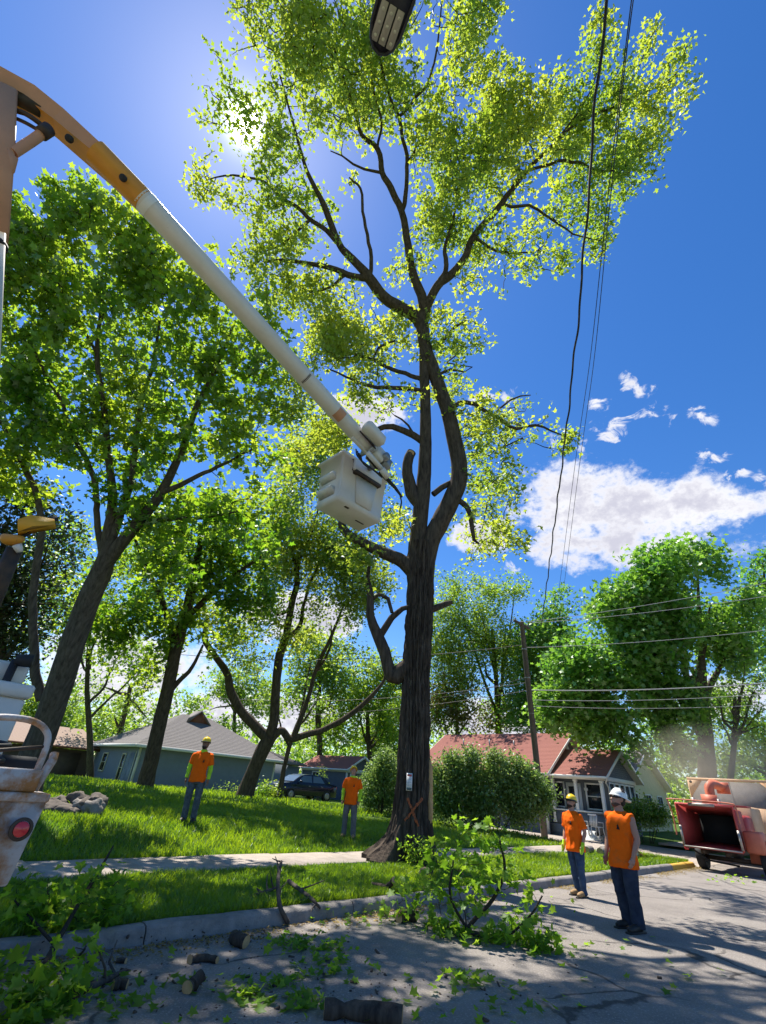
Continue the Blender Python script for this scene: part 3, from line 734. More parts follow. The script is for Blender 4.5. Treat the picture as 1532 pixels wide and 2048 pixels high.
T3 = ymap([900, 1200, 1585], [18.5, 22.5, 25.0])
make_tree('shade_tree', 'dark trunked shade tree in front of the grey house', [
    [(283, 1590, 60), (290, 1572, 46), (300, 1530, 39), (318, 1450, 37), (335, 1380, 34), (352, 1300, 31), (368, 1240, 28), (385, 1170, 22), (400, 1090, 15), (420, 1010, 8)],
    [(352, 1300, 18), (330, 1220, 15), (300, 1150, 10), (270, 1080, 6)],
    [(368, 1240, 16), (420, 1190, 13), (470, 1150, 9), (530, 1110, 5)],
    [(335, 1390, 12), (360, 1360, 11), (388, 1330, 8), (405, 1290, 5)],
], [(330, 1180, 85), (420, 1130, 85), (270, 1200, 60, .8), (490, 1090, 70), (370, 1240, 55), (540, 1030, 50, .7), (380, 1080, 90), (290, 1110, 75), (460, 1190, 55), (330, 1280, 40, .6), (560, 960, 40, .6), (210, 1150, 50, .8), (170, 1240, 50, .8), (440, 1270, 44, .7), (520, 1190, 50, .8), (240, 1240, 50, .8), (130, 1180, 44, .7), (300, 1350, 36, .5), (230, 1290, 45, .7), (470, 1000, 70)],
    T3, 'leaf_left', 31, per_m2=28, per_clump=18, leaf=0.22, tmpl=T_MAPLE, spread=0.42, gap=.40, gscale=.6, limb_sides=16)

T4 = ymap([900, 1200, 1590], [23.0, 26.0, 28.5])
make_tree('twisted_tree', 'twisted old tree with a low sweeping limb by the parked car', [
    [(488, 1600, 52), (497, 1570, 42), (512, 1530, 37), (528, 1495, 38), (540, 1475, 34)],
    [(540, 1482, 30), (515, 1458, 26), (485, 1425, 24), (462, 1385, 23), (452, 1345, 19), (425, 1305, 16), (410, 1275, 13), (415, 1235, 9), (400, 1180, 5)],
    [(535, 1480, 28), (548, 1440, 26), (552, 1380, 24), (557, 1320, 23), (572, 1270, 20), (585, 1200, 17), (595, 1160, 15), (585, 1100, 8), (570, 1020, 5)],
    [(572, 1275, 12), (600, 1250, 10), (612, 1190, 7), (640, 1120, 5)],
    [(595, 1165, 9), (600, 1120, 8), (625, 1060, 5), (640, 1000, 3)],
    [(540, 1480, 22), (562, 1462, 20), (580, 1478, 18), (610, 1470, 17), (650, 1458, 15), (700, 1430, 12), (735, 1400, 10), (765, 1365, 7), (772, 1340, 4)],
    [(585, 1478, 14), (600, 1440, 11), (615, 1400, 10), (632, 1340, 9), (655, 1290, 8), (675, 1240, 6), (690, 1200, 4)],
    [(632, 1345, 6), (660, 1300, 5), (662, 1250, 3)],
    [(585, 1215, 7), (560, 1230, 6), (545, 1215, 5), (548, 1190, 3)],
], [(600, 1110, 70, .8), (680, 1150, 75, .7), (540, 1160, 52, .6), (730, 1120, 52, .6), (640, 1050, 60, .5), (570, 1010, 55, .6), (480, 1270, 46, .6), (430, 1230, 40, .7), (700, 1220, 40, .5), (620, 1210, 40, .3), (640, 960, 45, .4), (760, 1160, 40, .5), (500, 1320, 36, .4), (690, 1300, 34, .3), (650, 880, 50, .7), (600, 920, 55, .8), (700, 1000, 55, .7), (560, 1080, 50, .7), (780, 1040, 40, .6), (660, 1100, 60, .7), (720, 1180, 50, .7), (540, 1240, 44, .6), (760, 960, 34, .5), (600, 1280, 40, .5)],
    T4, 'leaf_main', 37, per_m2=54, per_clump=18, leaf=0.23, tmpl=T_KITE, spread=0.5, limb_sides=14)

YB = ymap([1000, 1600], [30, 32])
make_tree('young_tree', 'slim young tree leaning beside the dark parked car', [
    [(556, 1598, 14), (562, 1570, 11), (570, 1530, 9), (580, 1490, 9), (592, 1455, 8), (604, 1420, 6), (610, 1380, 4), (620, 1330, 3)],
    [(580, 1492, 6), (565, 1470, 5), (555, 1440, 3)], [(592, 1455, 5), (620, 1425, 4), (640, 1390, 2)],
], [(610, 1380, 45, .6), (640, 1410, 36, .6), (570, 1400, 38, .6), (625, 1340, 34, .5)], YB, 'leaf_back', 41, per_m2=8, per_clump=16, leaf=0.22, spread=0.4, limb_sides=8)

def simple_tree(name, label, base, top, w, blobs, D, mat, seed, per_m2=9, leaf=0.3, forks=4, group='trees behind the houses', tmpl=T_KITE, bark='bark_grey', cat='tree', spread=.6, per_clump=20, twigs=True, gap=.35, gscale=.3):
    r = np.random.default_rng(seed)
    bx, by = base; tx, ty = top
    limbs = [[(bx, by, w * 1.25), (bx + (tx - bx) * .3, by + (ty - by) * .3, w), (bx + (tx - bx) * .65 + r.uniform(-6, 6), by + (ty - by) * .65, w * .75), (tx, ty, w * .5)]]
    for k in range(forks):
        b = blobs[k % len(blobs)]; t = r.uniform(.45, .95)
        sx, sy = bx + (tx - bx) * t, by + (ty - by) * t
        limbs.append([(sx, sy, w * .5), ((sx * 2 + b[0]) / 3 + r.uniform(-8, 8), (sy * 2 + b[1]) / 3 + 4, w * .38), ((sx + b[0] * 2) / 3, (sy + b[1] * 2) / 3, w * .25), (b[0], b[1], w * .08)])
    Dm = lambda px, py: D
    per_m2 = per_m2 * 2.2
    return make_tree(name, label, limbs, blobs, Dm, mat, seed, per_m2=per_m2, per_clump=per_clump, leaf=leaf, tmpl=tmpl, spread=spread, group=group, bark=bark, limb_sides=10, cat=cat, twigs=twigs, gap=gap, gscale=gscale)

simple_tree('maple_tree', 'full rounded green maple behind the orange wood chipper', (1425, 1660), (1393, 1340), 34,
            [(1330, 1160, 78), (1395, 1130, 52), (1250, 1210, 66), (1215, 1290, 82), (1300, 1270, 90), (1420, 1210, 84), (1160, 1345, 72), (1230, 1380, 80), (1310, 1390, 70), (1175, 1430, 55), (1460, 1290, 58), (1340, 1470, 52, .7), (1260, 1480, 50, .8), (1390, 1400, 40, .6), (1470, 1190, 40), (1105, 1420, 40), (1280, 1150, 50)],
            29, 'leaf_right', 51, per_m2=15, leaf=0.28, forks=12, group=None, tmpl=T_MAPLE, gap=.40, gscale=.42, spread=.55)
simple_tree('tree', 'light green tree between the old trunk and the utility pole', (1005, 1600), (985, 1260), 13,
            [(960, 1210, 72), (1010, 1260, 66), (920, 1280, 60), (1030, 1180, 36), (890, 1230, 50, .7), (960, 1310, 60, .8), (1010, 1340, 45, .7), (905, 1170, 40, .5), (880, 1330, 50), (1040, 1290, 50), (930, 1360, 60), (1000, 1400, 60), (1050, 1340, 50), (890, 1420, 50), (870, 1270, 44)], 46, 'leaf_back', 52, per_m2=8, leaf=0.3, forks=8)
simple_tree('tree', 'dense rounded tree just right of the utility pole top', (1115, 1620), (1115, 1300), 20,
            [(1120, 1225, 58), (1090, 1270, 52), (1150, 1270, 55), (1110, 1330, 66), (1075, 1370, 60), (1120, 1410, 70), (1060, 1290, 50), (1180, 1320, 50), (1160, 1440, 60), (1050, 1430, 50)], 42, 'leaf_right', 53, per_m2=8, leaf=0.36, forks=5)
simple_tree('tree', 'dark green tree cut by the frame beside the full maple', (1560, 1660), (1550, 1250), 24, [(1535, 1170, 48), (1560, 1250, 60), (1525, 1120, 22), (1590, 1180, 60), (1510, 1290, 34)], 33, 'leaf_right', 54, per_m2=10, leaf=0.3, forks=4)
simple_tree('tree', 'sparse half bare tree with upright branches behind the wood chipper', (1455, 1640), (1470, 1400), 12,
            [(1470, 1400, 50, .3), (1510, 1380, 50, .3), (1440, 1440, 40, .3), (1520, 1450, 40, .4), (1490, 1340, 40, .25), (1430, 1390, 30, .3), (1530, 1410, 30, .3)], 25, 'leaf_back', 55, per_m2=12, leaf=0.2, forks=12, group=None)
simple_tree('tree', 'yellow green tree low behind the chip truck', (1540, 1640), (1530, 1480), 12, [(1500, 1450, 60), (1540, 1500, 60), (1470, 1510, 56), (1380, 1480, 60), (1320, 1500, 60), (1250, 1510, 50), (1440, 1400, 50), (1540, 1370, 50), (1420, 1520, 36), (1560, 1430, 50)], 44, 'leaf_back', 56, per_m2=6, leaf=0.34)
simple_tree('tree', 'tree of bronze spring leaves behind the red roofed bungalow', (905, 1600), (915, 1400), 10, [(905, 1390, 56), (950, 1420, 42), (880, 1430, 44), (980, 1400, 40, .8), (1010, 1440, 34)], 46, 'leaf_red', 57, per_m2=6, leaf=0.34)
simple_tree('tree', 'bright green tree behind the small garage with red roof', (745, 1600), (735, 1400), 12, [(735, 1370, 48), (770, 1400, 44), (710, 1400, 44), (780, 1450, 44), (690, 1450, 44), (760, 1330, 44, .8), (800, 1370, 40), (650, 1470, 44)], 52, 'leaf_back', 58, per_m2=5, leaf=0.4)
simple_tree('tree', 'tall dark evergreen looking tree right behind the small garage', (765, 1600), (775, 1440), 12, [(775, 1440, 40), (760, 1480, 44), (790, 1500, 40), (735, 1470, 34), (800, 1400, 34)], 56, 'leaf_left', 59, per_m2=6, leaf=0.4)
simple_tree('tree', 'rounded light green tree behind the twisted tree', (640, 1600), (640, 1360), 12, [(640, 1310, 58), (600, 1340, 52), (680, 1350, 52), (640, 1390, 60), (560, 1390, 46), (700, 1410, 44), (610, 1270, 32)], 50, 'leaf_back', 60, per_m2=5, leaf=0.4)
simple_tree('tree', 'hazy green tree above the hip roof of the grey house', (470, 1600), (470, 1390), 10, [(440, 1380, 50), (490, 1360, 50), (420, 1420, 44), (520, 1410, 46), (470, 1430, 46), (380, 1400, 36)], 54, 'leaf_back', 61, per_m2=5, leaf=0.4)
simple_tree('tree', 'thin leaning tree with yellow green leaves left of the grey house', (205, 1600), (262, 1370), 14, [(270, 1400, 44, .7), (230, 1430, 38, .7), (200, 1370, 48, .6), (300, 1440, 30, .6), (160, 1430, 36, .5)], 36, 'leaf_back', 62, per_m2=6, leaf=0.26)
simple_tree('tree', 'far green tree glimpsed between the trunks left of the house', (130, 1600), (120, 1450), 10, [(90, 1440, 60), (150, 1420, 54), (40, 1420, 60), (10, 1380, 50), (210, 1460, 40)], 48, 'leaf_back', 63, per_m2=5, leaf=0.4)
simple_tree('spruce_tree', 'dark drooping spruce behind the leaning maple trunk', (-20, 1620), (10, 1050), 20,
            [(20, 1020, 46), (60, 990, 40), (0, 1100, 60), (40, 1160, 55), (-20, 1200, 70), (30, 1260, 60), (110, 1060, 44, .7), (110, 1130, 40, .6), (-10, 1320, 60), (100, 1210, 36, .6)], 19, 'leaf_dark', 64, per_m2=24, leaf=0.2, forks=10, group=None, tmpl=T_OVAL)
simple_tree('tree', 'mid green tree behind the left trunks and the truck', (180, 1600), (180, 1250), 12, [(150, 1290, 46, .7), (240, 1310, 48, .7), (200, 1230, 50, .7), (290, 1330, 36, .6), (130, 1360, 40, .6), (120, 1090, 60), (190, 1170, 60), (270, 1220, 56), (110, 1210, 55), (40, 1160, 60), (30, 1260, 50), (250, 1110, 50), (330, 1290, 40)], 30, 'leaf_left', 65, per_m2=8, leaf=0.28)
# far belt of foliage closing the view at the end of the gardens
def far_wood():
    r = np.random.default_rng(77)
    P = []
    for az in np.linspace(-58, 62, 110):
        d = 85 + r.uniform(-12, 16); a = math.radians(az + r.uniform(-1, 1)); h = r.uniform(7, 12.5)
        n = 420; q = r.normal(size=(n, 3)); q /= np.linalg.norm(q, axis=1, keepdims=True); q *= (r.random(n) ** .4)[:, None] * [4, 4, h * .5]
        P.append(q + [math.sin(a) * d, math.cos(a) * d, h * .5])
    P = np.concatenate(P)
    V, Fa = leaf_geo(P, 0.8, T_KITE, r)
    o = link('far_wood', nmesh('far_wood', V, [Fa], M['leaf_back'], attr=leaf_attr(len(P), T_KITE, r, np.clip(fbm(P * .2, 2) * 2 - .5, 0, 1))))
    tag(o, 'far belt of green trees closing off the gardens', 'trees', kind='stuff')
far_wood()

# ------------------------------------------------------------------ shrubs
def shrub(name, label, blobs, D, mat, seed, per_m2=60, leaf=.09, group=None, stems=5, spread=.16):
    b0 = blobs[0]; base = PD(b0[0], b0[1] + b0[2], D)
    s, u = SU(base); base[2] = float(terrain(s, u)) if u > KERB_U else 0
    r = np.random.default_rng(seed)
    t = empty(name, base); tag(t, label, 'shrub', group)
    C = crown_clumps(blobs, lambda a, b: D, r, per_m2); C = C[C[:, 2] > base[2] + .05]
    mb = MB()
    cc = C.mean(0)
    nodes = []
    for k in range(stems):
        e = C[r.integers(len(C))]; p0 = np.array([cc[0] + (e[0] - cc[0]) * .35, cc[1] + (e[1] - cc[1]) * .35, base[2] - .05])
        Q = smooth_path(np.array([p0, p0 * .55 + e * .45 + r.normal(size=3) * .06, e]), 7); mb.tube(Q, np.linspace(.025, .006, 7), 5, caps=False); nodes.append(Q[2:])
    make_twigs(np.concatenate(nodes), C, r, mb, 3, .006, .004)
    st = mb.build('stems', M['twig'], t, origin=base); st.location = (0, 0, 0)
    n = len(C); k = 14
    pos = (C[:, None] + r.normal(size=(n, k, 3)) * spread).reshape(-1, 3)
    V, Fa = leaf_geo(pos, leaf, T_OVAL, r, .6, .2)
    tone = np.clip(fbm(C * 1.3 + seed, 2) * 2.2 - .6, 0, 1)
    o = link('foliage', nmesh('foliage', V - base, [Fa], M[mat], attr=leaf_attr(len(pos), T_OVAL, r, np.repeat(tone, k))), t); o['kind'] = 'stuff'
    return t
shrub('hedge_shrub', 'big leafy shrub in front of the red roofed bungalow', [(1030, 1580, 50), (960, 1570, 52), (900, 1570, 46), (1000, 1545, 36), (930, 1530, 30), (1075, 1600, 30), (1050, 1550, 24), (885, 1600, 36), (1040, 1620, 30), (960, 1615, 40), (1092, 1585, 20), (985, 1515, 14), (945, 1510, 14), (905, 1520, 18), (1030, 1530, 16), (1068, 1560, 16), (875, 1545, 16)], 21, 'leaf_shrub', 81, per_m2=270, leaf=.14, stems=16)
shrub('shrub', 'leafy shrub left of the old trunk beside the garage', [(755, 1570, 38), (775, 1545, 34), (740, 1600, 26), (785, 1595, 36), (770, 1520, 22)], 24, 'leaf_shrub', 82, per_m2=200, leaf=.14, stems=6)
shrub('shrub', 'low dark green shrub beside the parked car', [(533, 1585, 20), (520, 1592, 14), (548, 1590, 14)], 27, 'leaf_left', 83, per_m2=220, leaf=.12)
shrub('shrub', 'small slender sapling in front of the garage window', [(640, 1570, 8), (643, 1555, 8), (646, 1540, 6)], 34, 'leaf_back', 84, per_m2=60, leaf=.12)
shrub('shrub', 'dark clipped shrub in front of the pale yellow house', [(1290, 1625, 26), (1265, 1632, 22), (1318, 1630, 20), (1250, 1620, 16)], 25, 'leaf_left', 85, per_m2=260, leaf=.13)
shrub('shrub', 'weedy plants along the foot of the grey house', [(450, 1578, 10), (470, 1583, 9), (432, 1582, 8)], 27, 'leaf_back', 86, per_m2=80, leaf=.1)
shrub('shrub', 'sprouts of small leaves at the foot of the old trunk', [(828, 1705, 26), (812, 1690, 12), (850, 1700, 20), (838, 1725, 20), (870, 1715, 16)], 10.1, 'leaf_cut', 87, per_m2=150, leaf=.08, spread=.08)

# ================================================================== BUILDINGS (local axes: x along the street, y away from it)
M['siding_blue'] = pmat('blue_grey_siding', (0.20, 0.24, 0.29), 0.7, 0, var=0.12, scale=3, spec=0.3)
M['siding_dark'] = pmat('slate_grey_siding', (0.11, 0.125, 0.15), 0.7, 0, var=0.15, scale=3, spec=0.3)
M['siding_white'] = pmat('white_siding', (0.66, 0.68, 0.70), 0.7, 0, var=0.06, scale=3)
M['siding_yellow'] = pmat('pale_yellow_siding', (0.52, 0.49, 0.31), 0.75, 0, var=0.1, scale=3)
M['siding_brown'] = pmat('brown_wall', (0.11, 0.08, 0.06), 0.85, 0, var=0.25, scale=4)
M['trim'] = pmat('white_trim', (0.70, 0.70, 0.67), 0.6, 0, var=0.08, scale=6)
M['trim_cream'] = pmat('cream_trim', (0.62, 0.60, 0.45), 0.6, 0, var=0.08, scale=6)
M['roof_red'] = pmat('red_shingle', (0.31, 0.13, 0.105), 0.9, 0, scale=18, col2=(0.24, 0.10, 0.085), bump=0.5, bscale=30, spec=0.15)
M['roof_grey'] = pmat('grey_shingle', (0.22, 0.20, 0.19), 0.9, 0, scale=14, col2=(0.15, 0.138, 0.132), bump=0.5, bscale=30, spec=0.15)
M['roof_brown'] = pmat('brown_shingle', (0.33, 0.24, 0.19), 0.9, 0, scale=14, col2=(0.26, 0.19, 0.15), bump=0.5, bscale=30, spec=0.15)
M['glass'] = pmat('window_glass', (0.02, 0.025, 0.03), 0.08, 0, spec=0.6)
M['white_paint'] = pmat('white_door_paint', (0.72, 0.72, 0.70), 0.5, 0, var=0.05, scale=5)
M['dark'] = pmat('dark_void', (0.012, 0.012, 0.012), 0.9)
M['vent_wood'] = pmat('brown_vent_wood', (0.24, 0.10, 0.05), 0.8, 0, var=0.2)
M['metal_grey'] = pmat('grey_metal', (0.30, 0.30, 0.30), 0.5, 0.6, var=0.2, scale=10)

def bx(name, mat, parent, x0, x1, y0, y1, z0, z1, bevel=0.0):
    b = MB(); b.box(((x0 + x1) / 2, (y0 + y1) / 2, (z0 + z1) / 2), (x1 - x0, y1 - y0, z1 - z0), bevel=bevel)
    return b.build(name, M[mat], parent)
def clap(parent, mat, p0, p1, z0, z1, nrm, pitch=0.15, name='siding'):
    """clapboard wall: each course leans out at its foot; p0-p1 the wall line, nrm outward"""
    p0, p1, nrm = (np.array([*a, 0.0]) if len(a) == 2 else np.asarray(a, float) for a in (p0, p1, nrm))
    b = MB(); z = z0
    while z < z1 - 1e-6:
        e = min(z + pitch, z1); o = nrm * .022
        b.quad(p0 + o + [0, 0, z], p1 + o + [0, 0, z], p1 + nrm * .004 + [0, 0, e], p0 + nrm * .004 + [0, 0, e])
        b.quad(p0 + [0, 0, z], p1 + [0, 0, z], p1 + o + [0, 0, z], p0 + o + [0, 0, z])
        z = e
    return b.build(name, M[mat], parent)
def window(parent, face, at, z0, z1, w, cols=1, rows=2, trim='trim', name='window', depth=.05):
    """face 'front' (wall y = at[1], looking to -y) or 'left' (wall x = at[0], looking to -x)"""
    def P(a, o, z):
        return (at[0] + a, at[1] - o, z) if face == 'front' else (at[0] - o, at[1] + a, z)
    def slab(mb, a0, a1, o0, o1, za, zb):
        p = np.array(P(a0, o0, za)); q = np.array(P(a1, o1, zb)); mb.box((p + q) / 2, np.abs(q - p) + 1e-4)
    g = MB(); slab(g, -w / 2, w / 2, 0.026, .034, z0, z1); wo = g.build(name, M['glass'], parent)
    f = MB(); t = .09
    slab(f, -w / 2 - t, -w / 2, .024, .024 + depth, z0 - t, z1 + t); slab(f, w / 2, w / 2 + t, .024, .024 + depth, z0 - t, z1 + t)
    slab(f, -w / 2, w / 2, .025, .022 + depth, z1, z1 + t); slab(f, -w / 2, w / 2, .025, .03 + depth * 1.3, z0 - t, z0)
    for k in range(1, cols): slab(f, -w / 2 + w * k / cols - .025, -w / 2 + w * k / cols + .025, .03, .05, z0, z1)
    for k in range(1, rows): slab(f, -w / 2, w / 2, .03, .046, z0 + (z1 - z0) * k / rows - .022, z0 + (z1 - z0) * k / rows + .022)
    f.build('frame', M[trim], wo)
    return wo
def gable_roof(parent, x0, x1, y0, y1, ze, zr, mat, oh=0.35, th=.10, name='roof', courses=None):
    """ridge along y; returns roof object. The slopes carry stepped shingle courses"""
    xm = (x0 + x1) / 2; k = (zr - ze) / (xm - x0)
    b = MB()
    for sgn in (-1, 1):
        xe = x0 - oh if sgn < 0 else x1 + oh
        zeo = ze - k * oh
        n = courses or max(6, int(math.hypot(xm - xe, zr - zeo) / .16))
        for i in range(n):
            t0, t1 = i / n, (i + 1) / n
            xa, za = xe + (xm - xe) * t0, zeo + (zr - zeo) * t0; xb, zb = xe + (xm - xe) * t1, zeo + (zr - zeo) * t1
            lift = .014
            b.quad((xa, y0 - oh, za + lift + th), (xa, y1 + oh, za + lift + th), (xb, y1 + oh, zb + th), (xb, y0 - oh, zb + th))
            b.quad((xa, y0 - oh, za + th), (xa, y1 + oh, za + th), (xa, y1 + oh, za + lift + th), (xa, y0 - oh, za + lift + th))
    r = b.build(name, M[mat], parent)
    u = MB()
    for sgn in (-1, 1):
        xe = x0 - oh if sgn < 0 else x1 + oh; zeo = ze - k * oh
        u.quad((xe, y0 - oh, zeo), (xm, y0 - oh, zr), (xm, y1 + oh, zr), (xe, y1 + oh, zeo))
    u.build('soffit', M['trim'], r)
    for sgn in (-1, 1):
        xe = x0 - oh if sgn < 0 else x1 + oh; zeo = ze - k * oh
        for yy, nm in ((y0 - oh - .03, 'bargeboard'), (y1 + oh, 'bargeboard')):
            f = MB(); f.prism([(xe, yy, zeo - .08), (xe, yy, zeo + th + .005), (xm, yy, zr + th + .005), (xm, yy, zr - .08)], (0, .03, 0)); f.build(nm, M['trim'], r)
        g = MB(); g.box((xe + sgn * .05, (y0 + y1) / 2, zeo + .05), (.1, y1 - y0 + 2 * oh + .02, .12), bevel=.02); g.build('gutter', M['trim'], r)
    return r
def gable_wall(parent, mat, x0, x1, y, ze, zr, name='gable'):
    b = MB(); xm = (x0 + x1) / 2; n = 12
    for i in range(n):
        t0, t1 = i / n, (i + 1) / n
        b.quad((x0 + (xm - x0) * t0, y - .02, ze + (zr - ze) * t0), (x1 + (xm - x1) * t0, y - .02, ze + (zr - ze) * t0), (x1 + (xm - x1) * t1, y - .004, ze + (zr - ze) * t1), (x0 + (xm - x0) * t1, y - .004, ze + (zr - ze) * t1))
    return b.build(name, M[mat], parent)
def wall_shell(parent, mat, x0, x1, y0, y1, z0, z1, pitch=.15, trim='trim'):
    b = MB(); b.box(((x0 + x1) / 2, (y0 + y1) / 2, (z0 + z1) / 2), (x1 - x0 - .02, y1 - y0 - .02, z1 - z0)); w = b.build('wall', M[mat], parent)
    clap(w, mat, (x0, y0), (x1, y0), z0, z1, (0, -1), pitch); clap(w, mat, (x0, y1), (x0, y0), z0, z1, (-1, 0), pitch)
    clap(w, mat, (x1, y0), (x1, y1), z0, z1, (1, 0), pitch); clap(w, mat, (x1, y1), (x0, y1), z0, z1, (0, 1), pitch)
    for xx, yy in ((x0, y0), (x1, y0), (x0, y1), (x1, y1)):
        c = MB(); c.box((xx, yy, (z0 + z1) / 2), (.13, .13, z1 - z0 - .01)); c.build('corner_board', M[trim], w)
    return w

def bungalow():
    t = empty('bungalow', W(30.4, 15.7, 0.28), STREET_ROT)
    tag(t, 'dark grey bungalow with red shingle roof and gabled front porch', 'house')
    z = -.28  # local z = world z - .28
    wall_shell(t, 'siding_dark', 0, 7.2, 0, 9.8, -.4, 3.0 + z + .15)
    gable_roof(t, 0, 7.2, 0, 9.8, 3.32 + z, 5.68 + z, 'roof_red', oh=.5)
    gable_wall(t, 'siding_dark', 0, 7.2, 0, 3.1 + z, 5.6 + z)
    v = MB(); v.prism([(3.2, -.05, 4.6 + z), (4.0, -.05, 4.6 + z), (3.6, -.05, 5.1 + z)], (0, .03, 0)); v.build('gable_vent', M['trim'], t)
    for x, zz in ((1.0, 3.6), (6.2, 3.6)):
        b = MB(); b.box((x, -.25, zz + z), (.1, .45, .1)); b.box((x, -.05, zz - .25 + z), (.1, .09, .5)); b.build('knee_brace', M['trim'], t)
    for yy, h in ((7.5, .35), (3.2, .22), (5.2, .3)):
        p = MB(); p.cyl((2.2, yy, 4.6 + z), (2.2, yy, 4.95 + h + z), .05, 8); p.build('vent_pipe', M['metal_grey'], t)
    # gabled porch wing
    x0, x1, y0 = .3, 5.3, -3.4
    wl = 1.1  # recessed wall of the porch
    b = MB(); b.box(((wl + x1) / 2, y0 / 2, .95), (x1 - wl, -y0 - .1, 3.0)); pw = b.build('porch_wall', M['siding_dark'], t)
    clap(pw, 'siding_dark', (wl, 0), (wl, y0 + .05), -.5, 2.85, (-1, 0)); clap(pw, 'siding_dark', (wl, y0 + .05), (x1, y0 + .05), -.5, 2.85, (0, -1))
    pr = gable_roof(t, x0, x1, y0, .15, 3.2 + z, 4.6 + z, 'roof_red', oh=.4, name='porch_roof')
    gable_wall(t, 'siding_dark', x0, x1, y0, 3.1 + z, 4.5 + z, 'porch_gable')
    bx('porch_beam', 'trim', t, x0 - .02, x0 + .18, y0, -.05, 2.62, 2.86); bx('gable_beam', 'trim', t, x0, x1, y0 - .08, y0 + .1, 2.62, 2.84)
    for yy in (y0 + .12, -1.75, -.3):
        c = MB(); c.box((x0 + .1, yy, 1.5), (.17, .17, 2.25), bevel=.015); c.box((x0 + .1, yy, .42), (.24, .24, .12)); c.box((x0 + .1, yy, 2.55), (.23, .23, .1)); c.build('porch_column', M['trim'], t)
    bx('porch_floor', 'metal_grey', t, x0 - .1, wl, y0, 0, -.5, .30)
    bx('porch_rail', 'trim', t, x0 - .04, x0 + .24, y0 + .3, -.4, .98, 1.06)
    bx('porch_parapet', 'siding_dark', t, x0, x0 + .2, y0 + .3, -.4, .3, .98)
    for k in range(3): bx('step', 'trim', t, x0 - .5 - .28 * k, x0 - .1 - .28 * k, y0 + .2, y0 + 1.5, -.5, .15 - .17 * k)
    d = bx('door', 'white_paint', t, wl - .06, wl - .026, -1.75, -.85, .32, 2.45); bx('door_pane', 'glass', d, wl - .068, wl - .061, -1.6, -1.0, 1.45, 2.25)
    k_ = MB(); k_.lathe([(0, -.03), (.03, -.02), (.035, 0), (.02, .03)], (wl - .09, -.92, 1.3), 8); k_.build('door_handle', M['metal_grey'], d)
    window(t, 'left', (wl, -2.5), 1.2, 2.4, .8); window(t, 'left', (wl, -.4), 1.2, 2.4, .5); window(t, 'left', (0, 2.2), 1.2, 2.4, .9); window(t, 'left', (0, 6.0), 1.2, 2.4, .9)
    for i in range(5): window(t, 'front', (1.55 + .78 * i, y0 + .05), 1.2, 2.5, .58, rows=1)
    p = MB(); p.tube([(x0 - .12, y0 - .35, 2.75), (x0 + .2, y0 - .1, 2.5), (x0 + .7, y0 - .02, 2.3), (x0 + .72, y0 - .02, -.3)], .045, 8); p.build('downspout', M['trim'], t)
    h = MB(); h.box((wl - .04, -2.05, 2.15), (.03, .22, .14)); h.build('house_number_plate', M['trim'], t)
    f = MB(); f.lathe([(.10, 0), (.14, .2), (.15, .22)], (x0 + .5, y0 + .5, .31), 10); f.build('flower_pot', M['roof_red'], t)
bungalow()

def garage():
    t = empty('garage', W(32.5, 36.0, 0.45), STREET_ROT); tag(t, 'small dark grey garage with red roof and green door', 'garage')
    wall_shell(t, 'siding_dark', 0, 3.7, 0, 6.6, -.4, 2.4)
    gable_roof(t, 0, 3.7, 0, 6.6, 2.45, 3.5, 'roof_red', oh=.3); gable_wall(t, 'siding_dark', 0, 3.7, 0, 2.4, 3.45)
    bx('fascia_beam', 'trim', t, -.05, 3.75, -.08, -.01, 2.12, 2.42); bx('fascia_beam', 'trim', t, -.07, -.015, -.1, 6.7, 2.15, 2.4)
    window(t, 'left', (0, 4.4), .9, 2.0, .9, cols=2, rows=2)
    M['green_door'] = pmat('dark_green_door', (0.02, 0.07, 0.065), 0.5)
    d = bx('door', 'green_door', t, .5, 3.2, -.05, -.026, -.35, 2.0)
    for k in range(4): bx('door_panel', 'green_door', d, .6, 3.1, -.065, -.051, -.25 + .56 * k, .22 + .56 * k)
    for x in (.36, 3.2): bx('door_frame', 'trim', t, x, x + .14, -.07, -.012, -.4, 2.1)
garage()

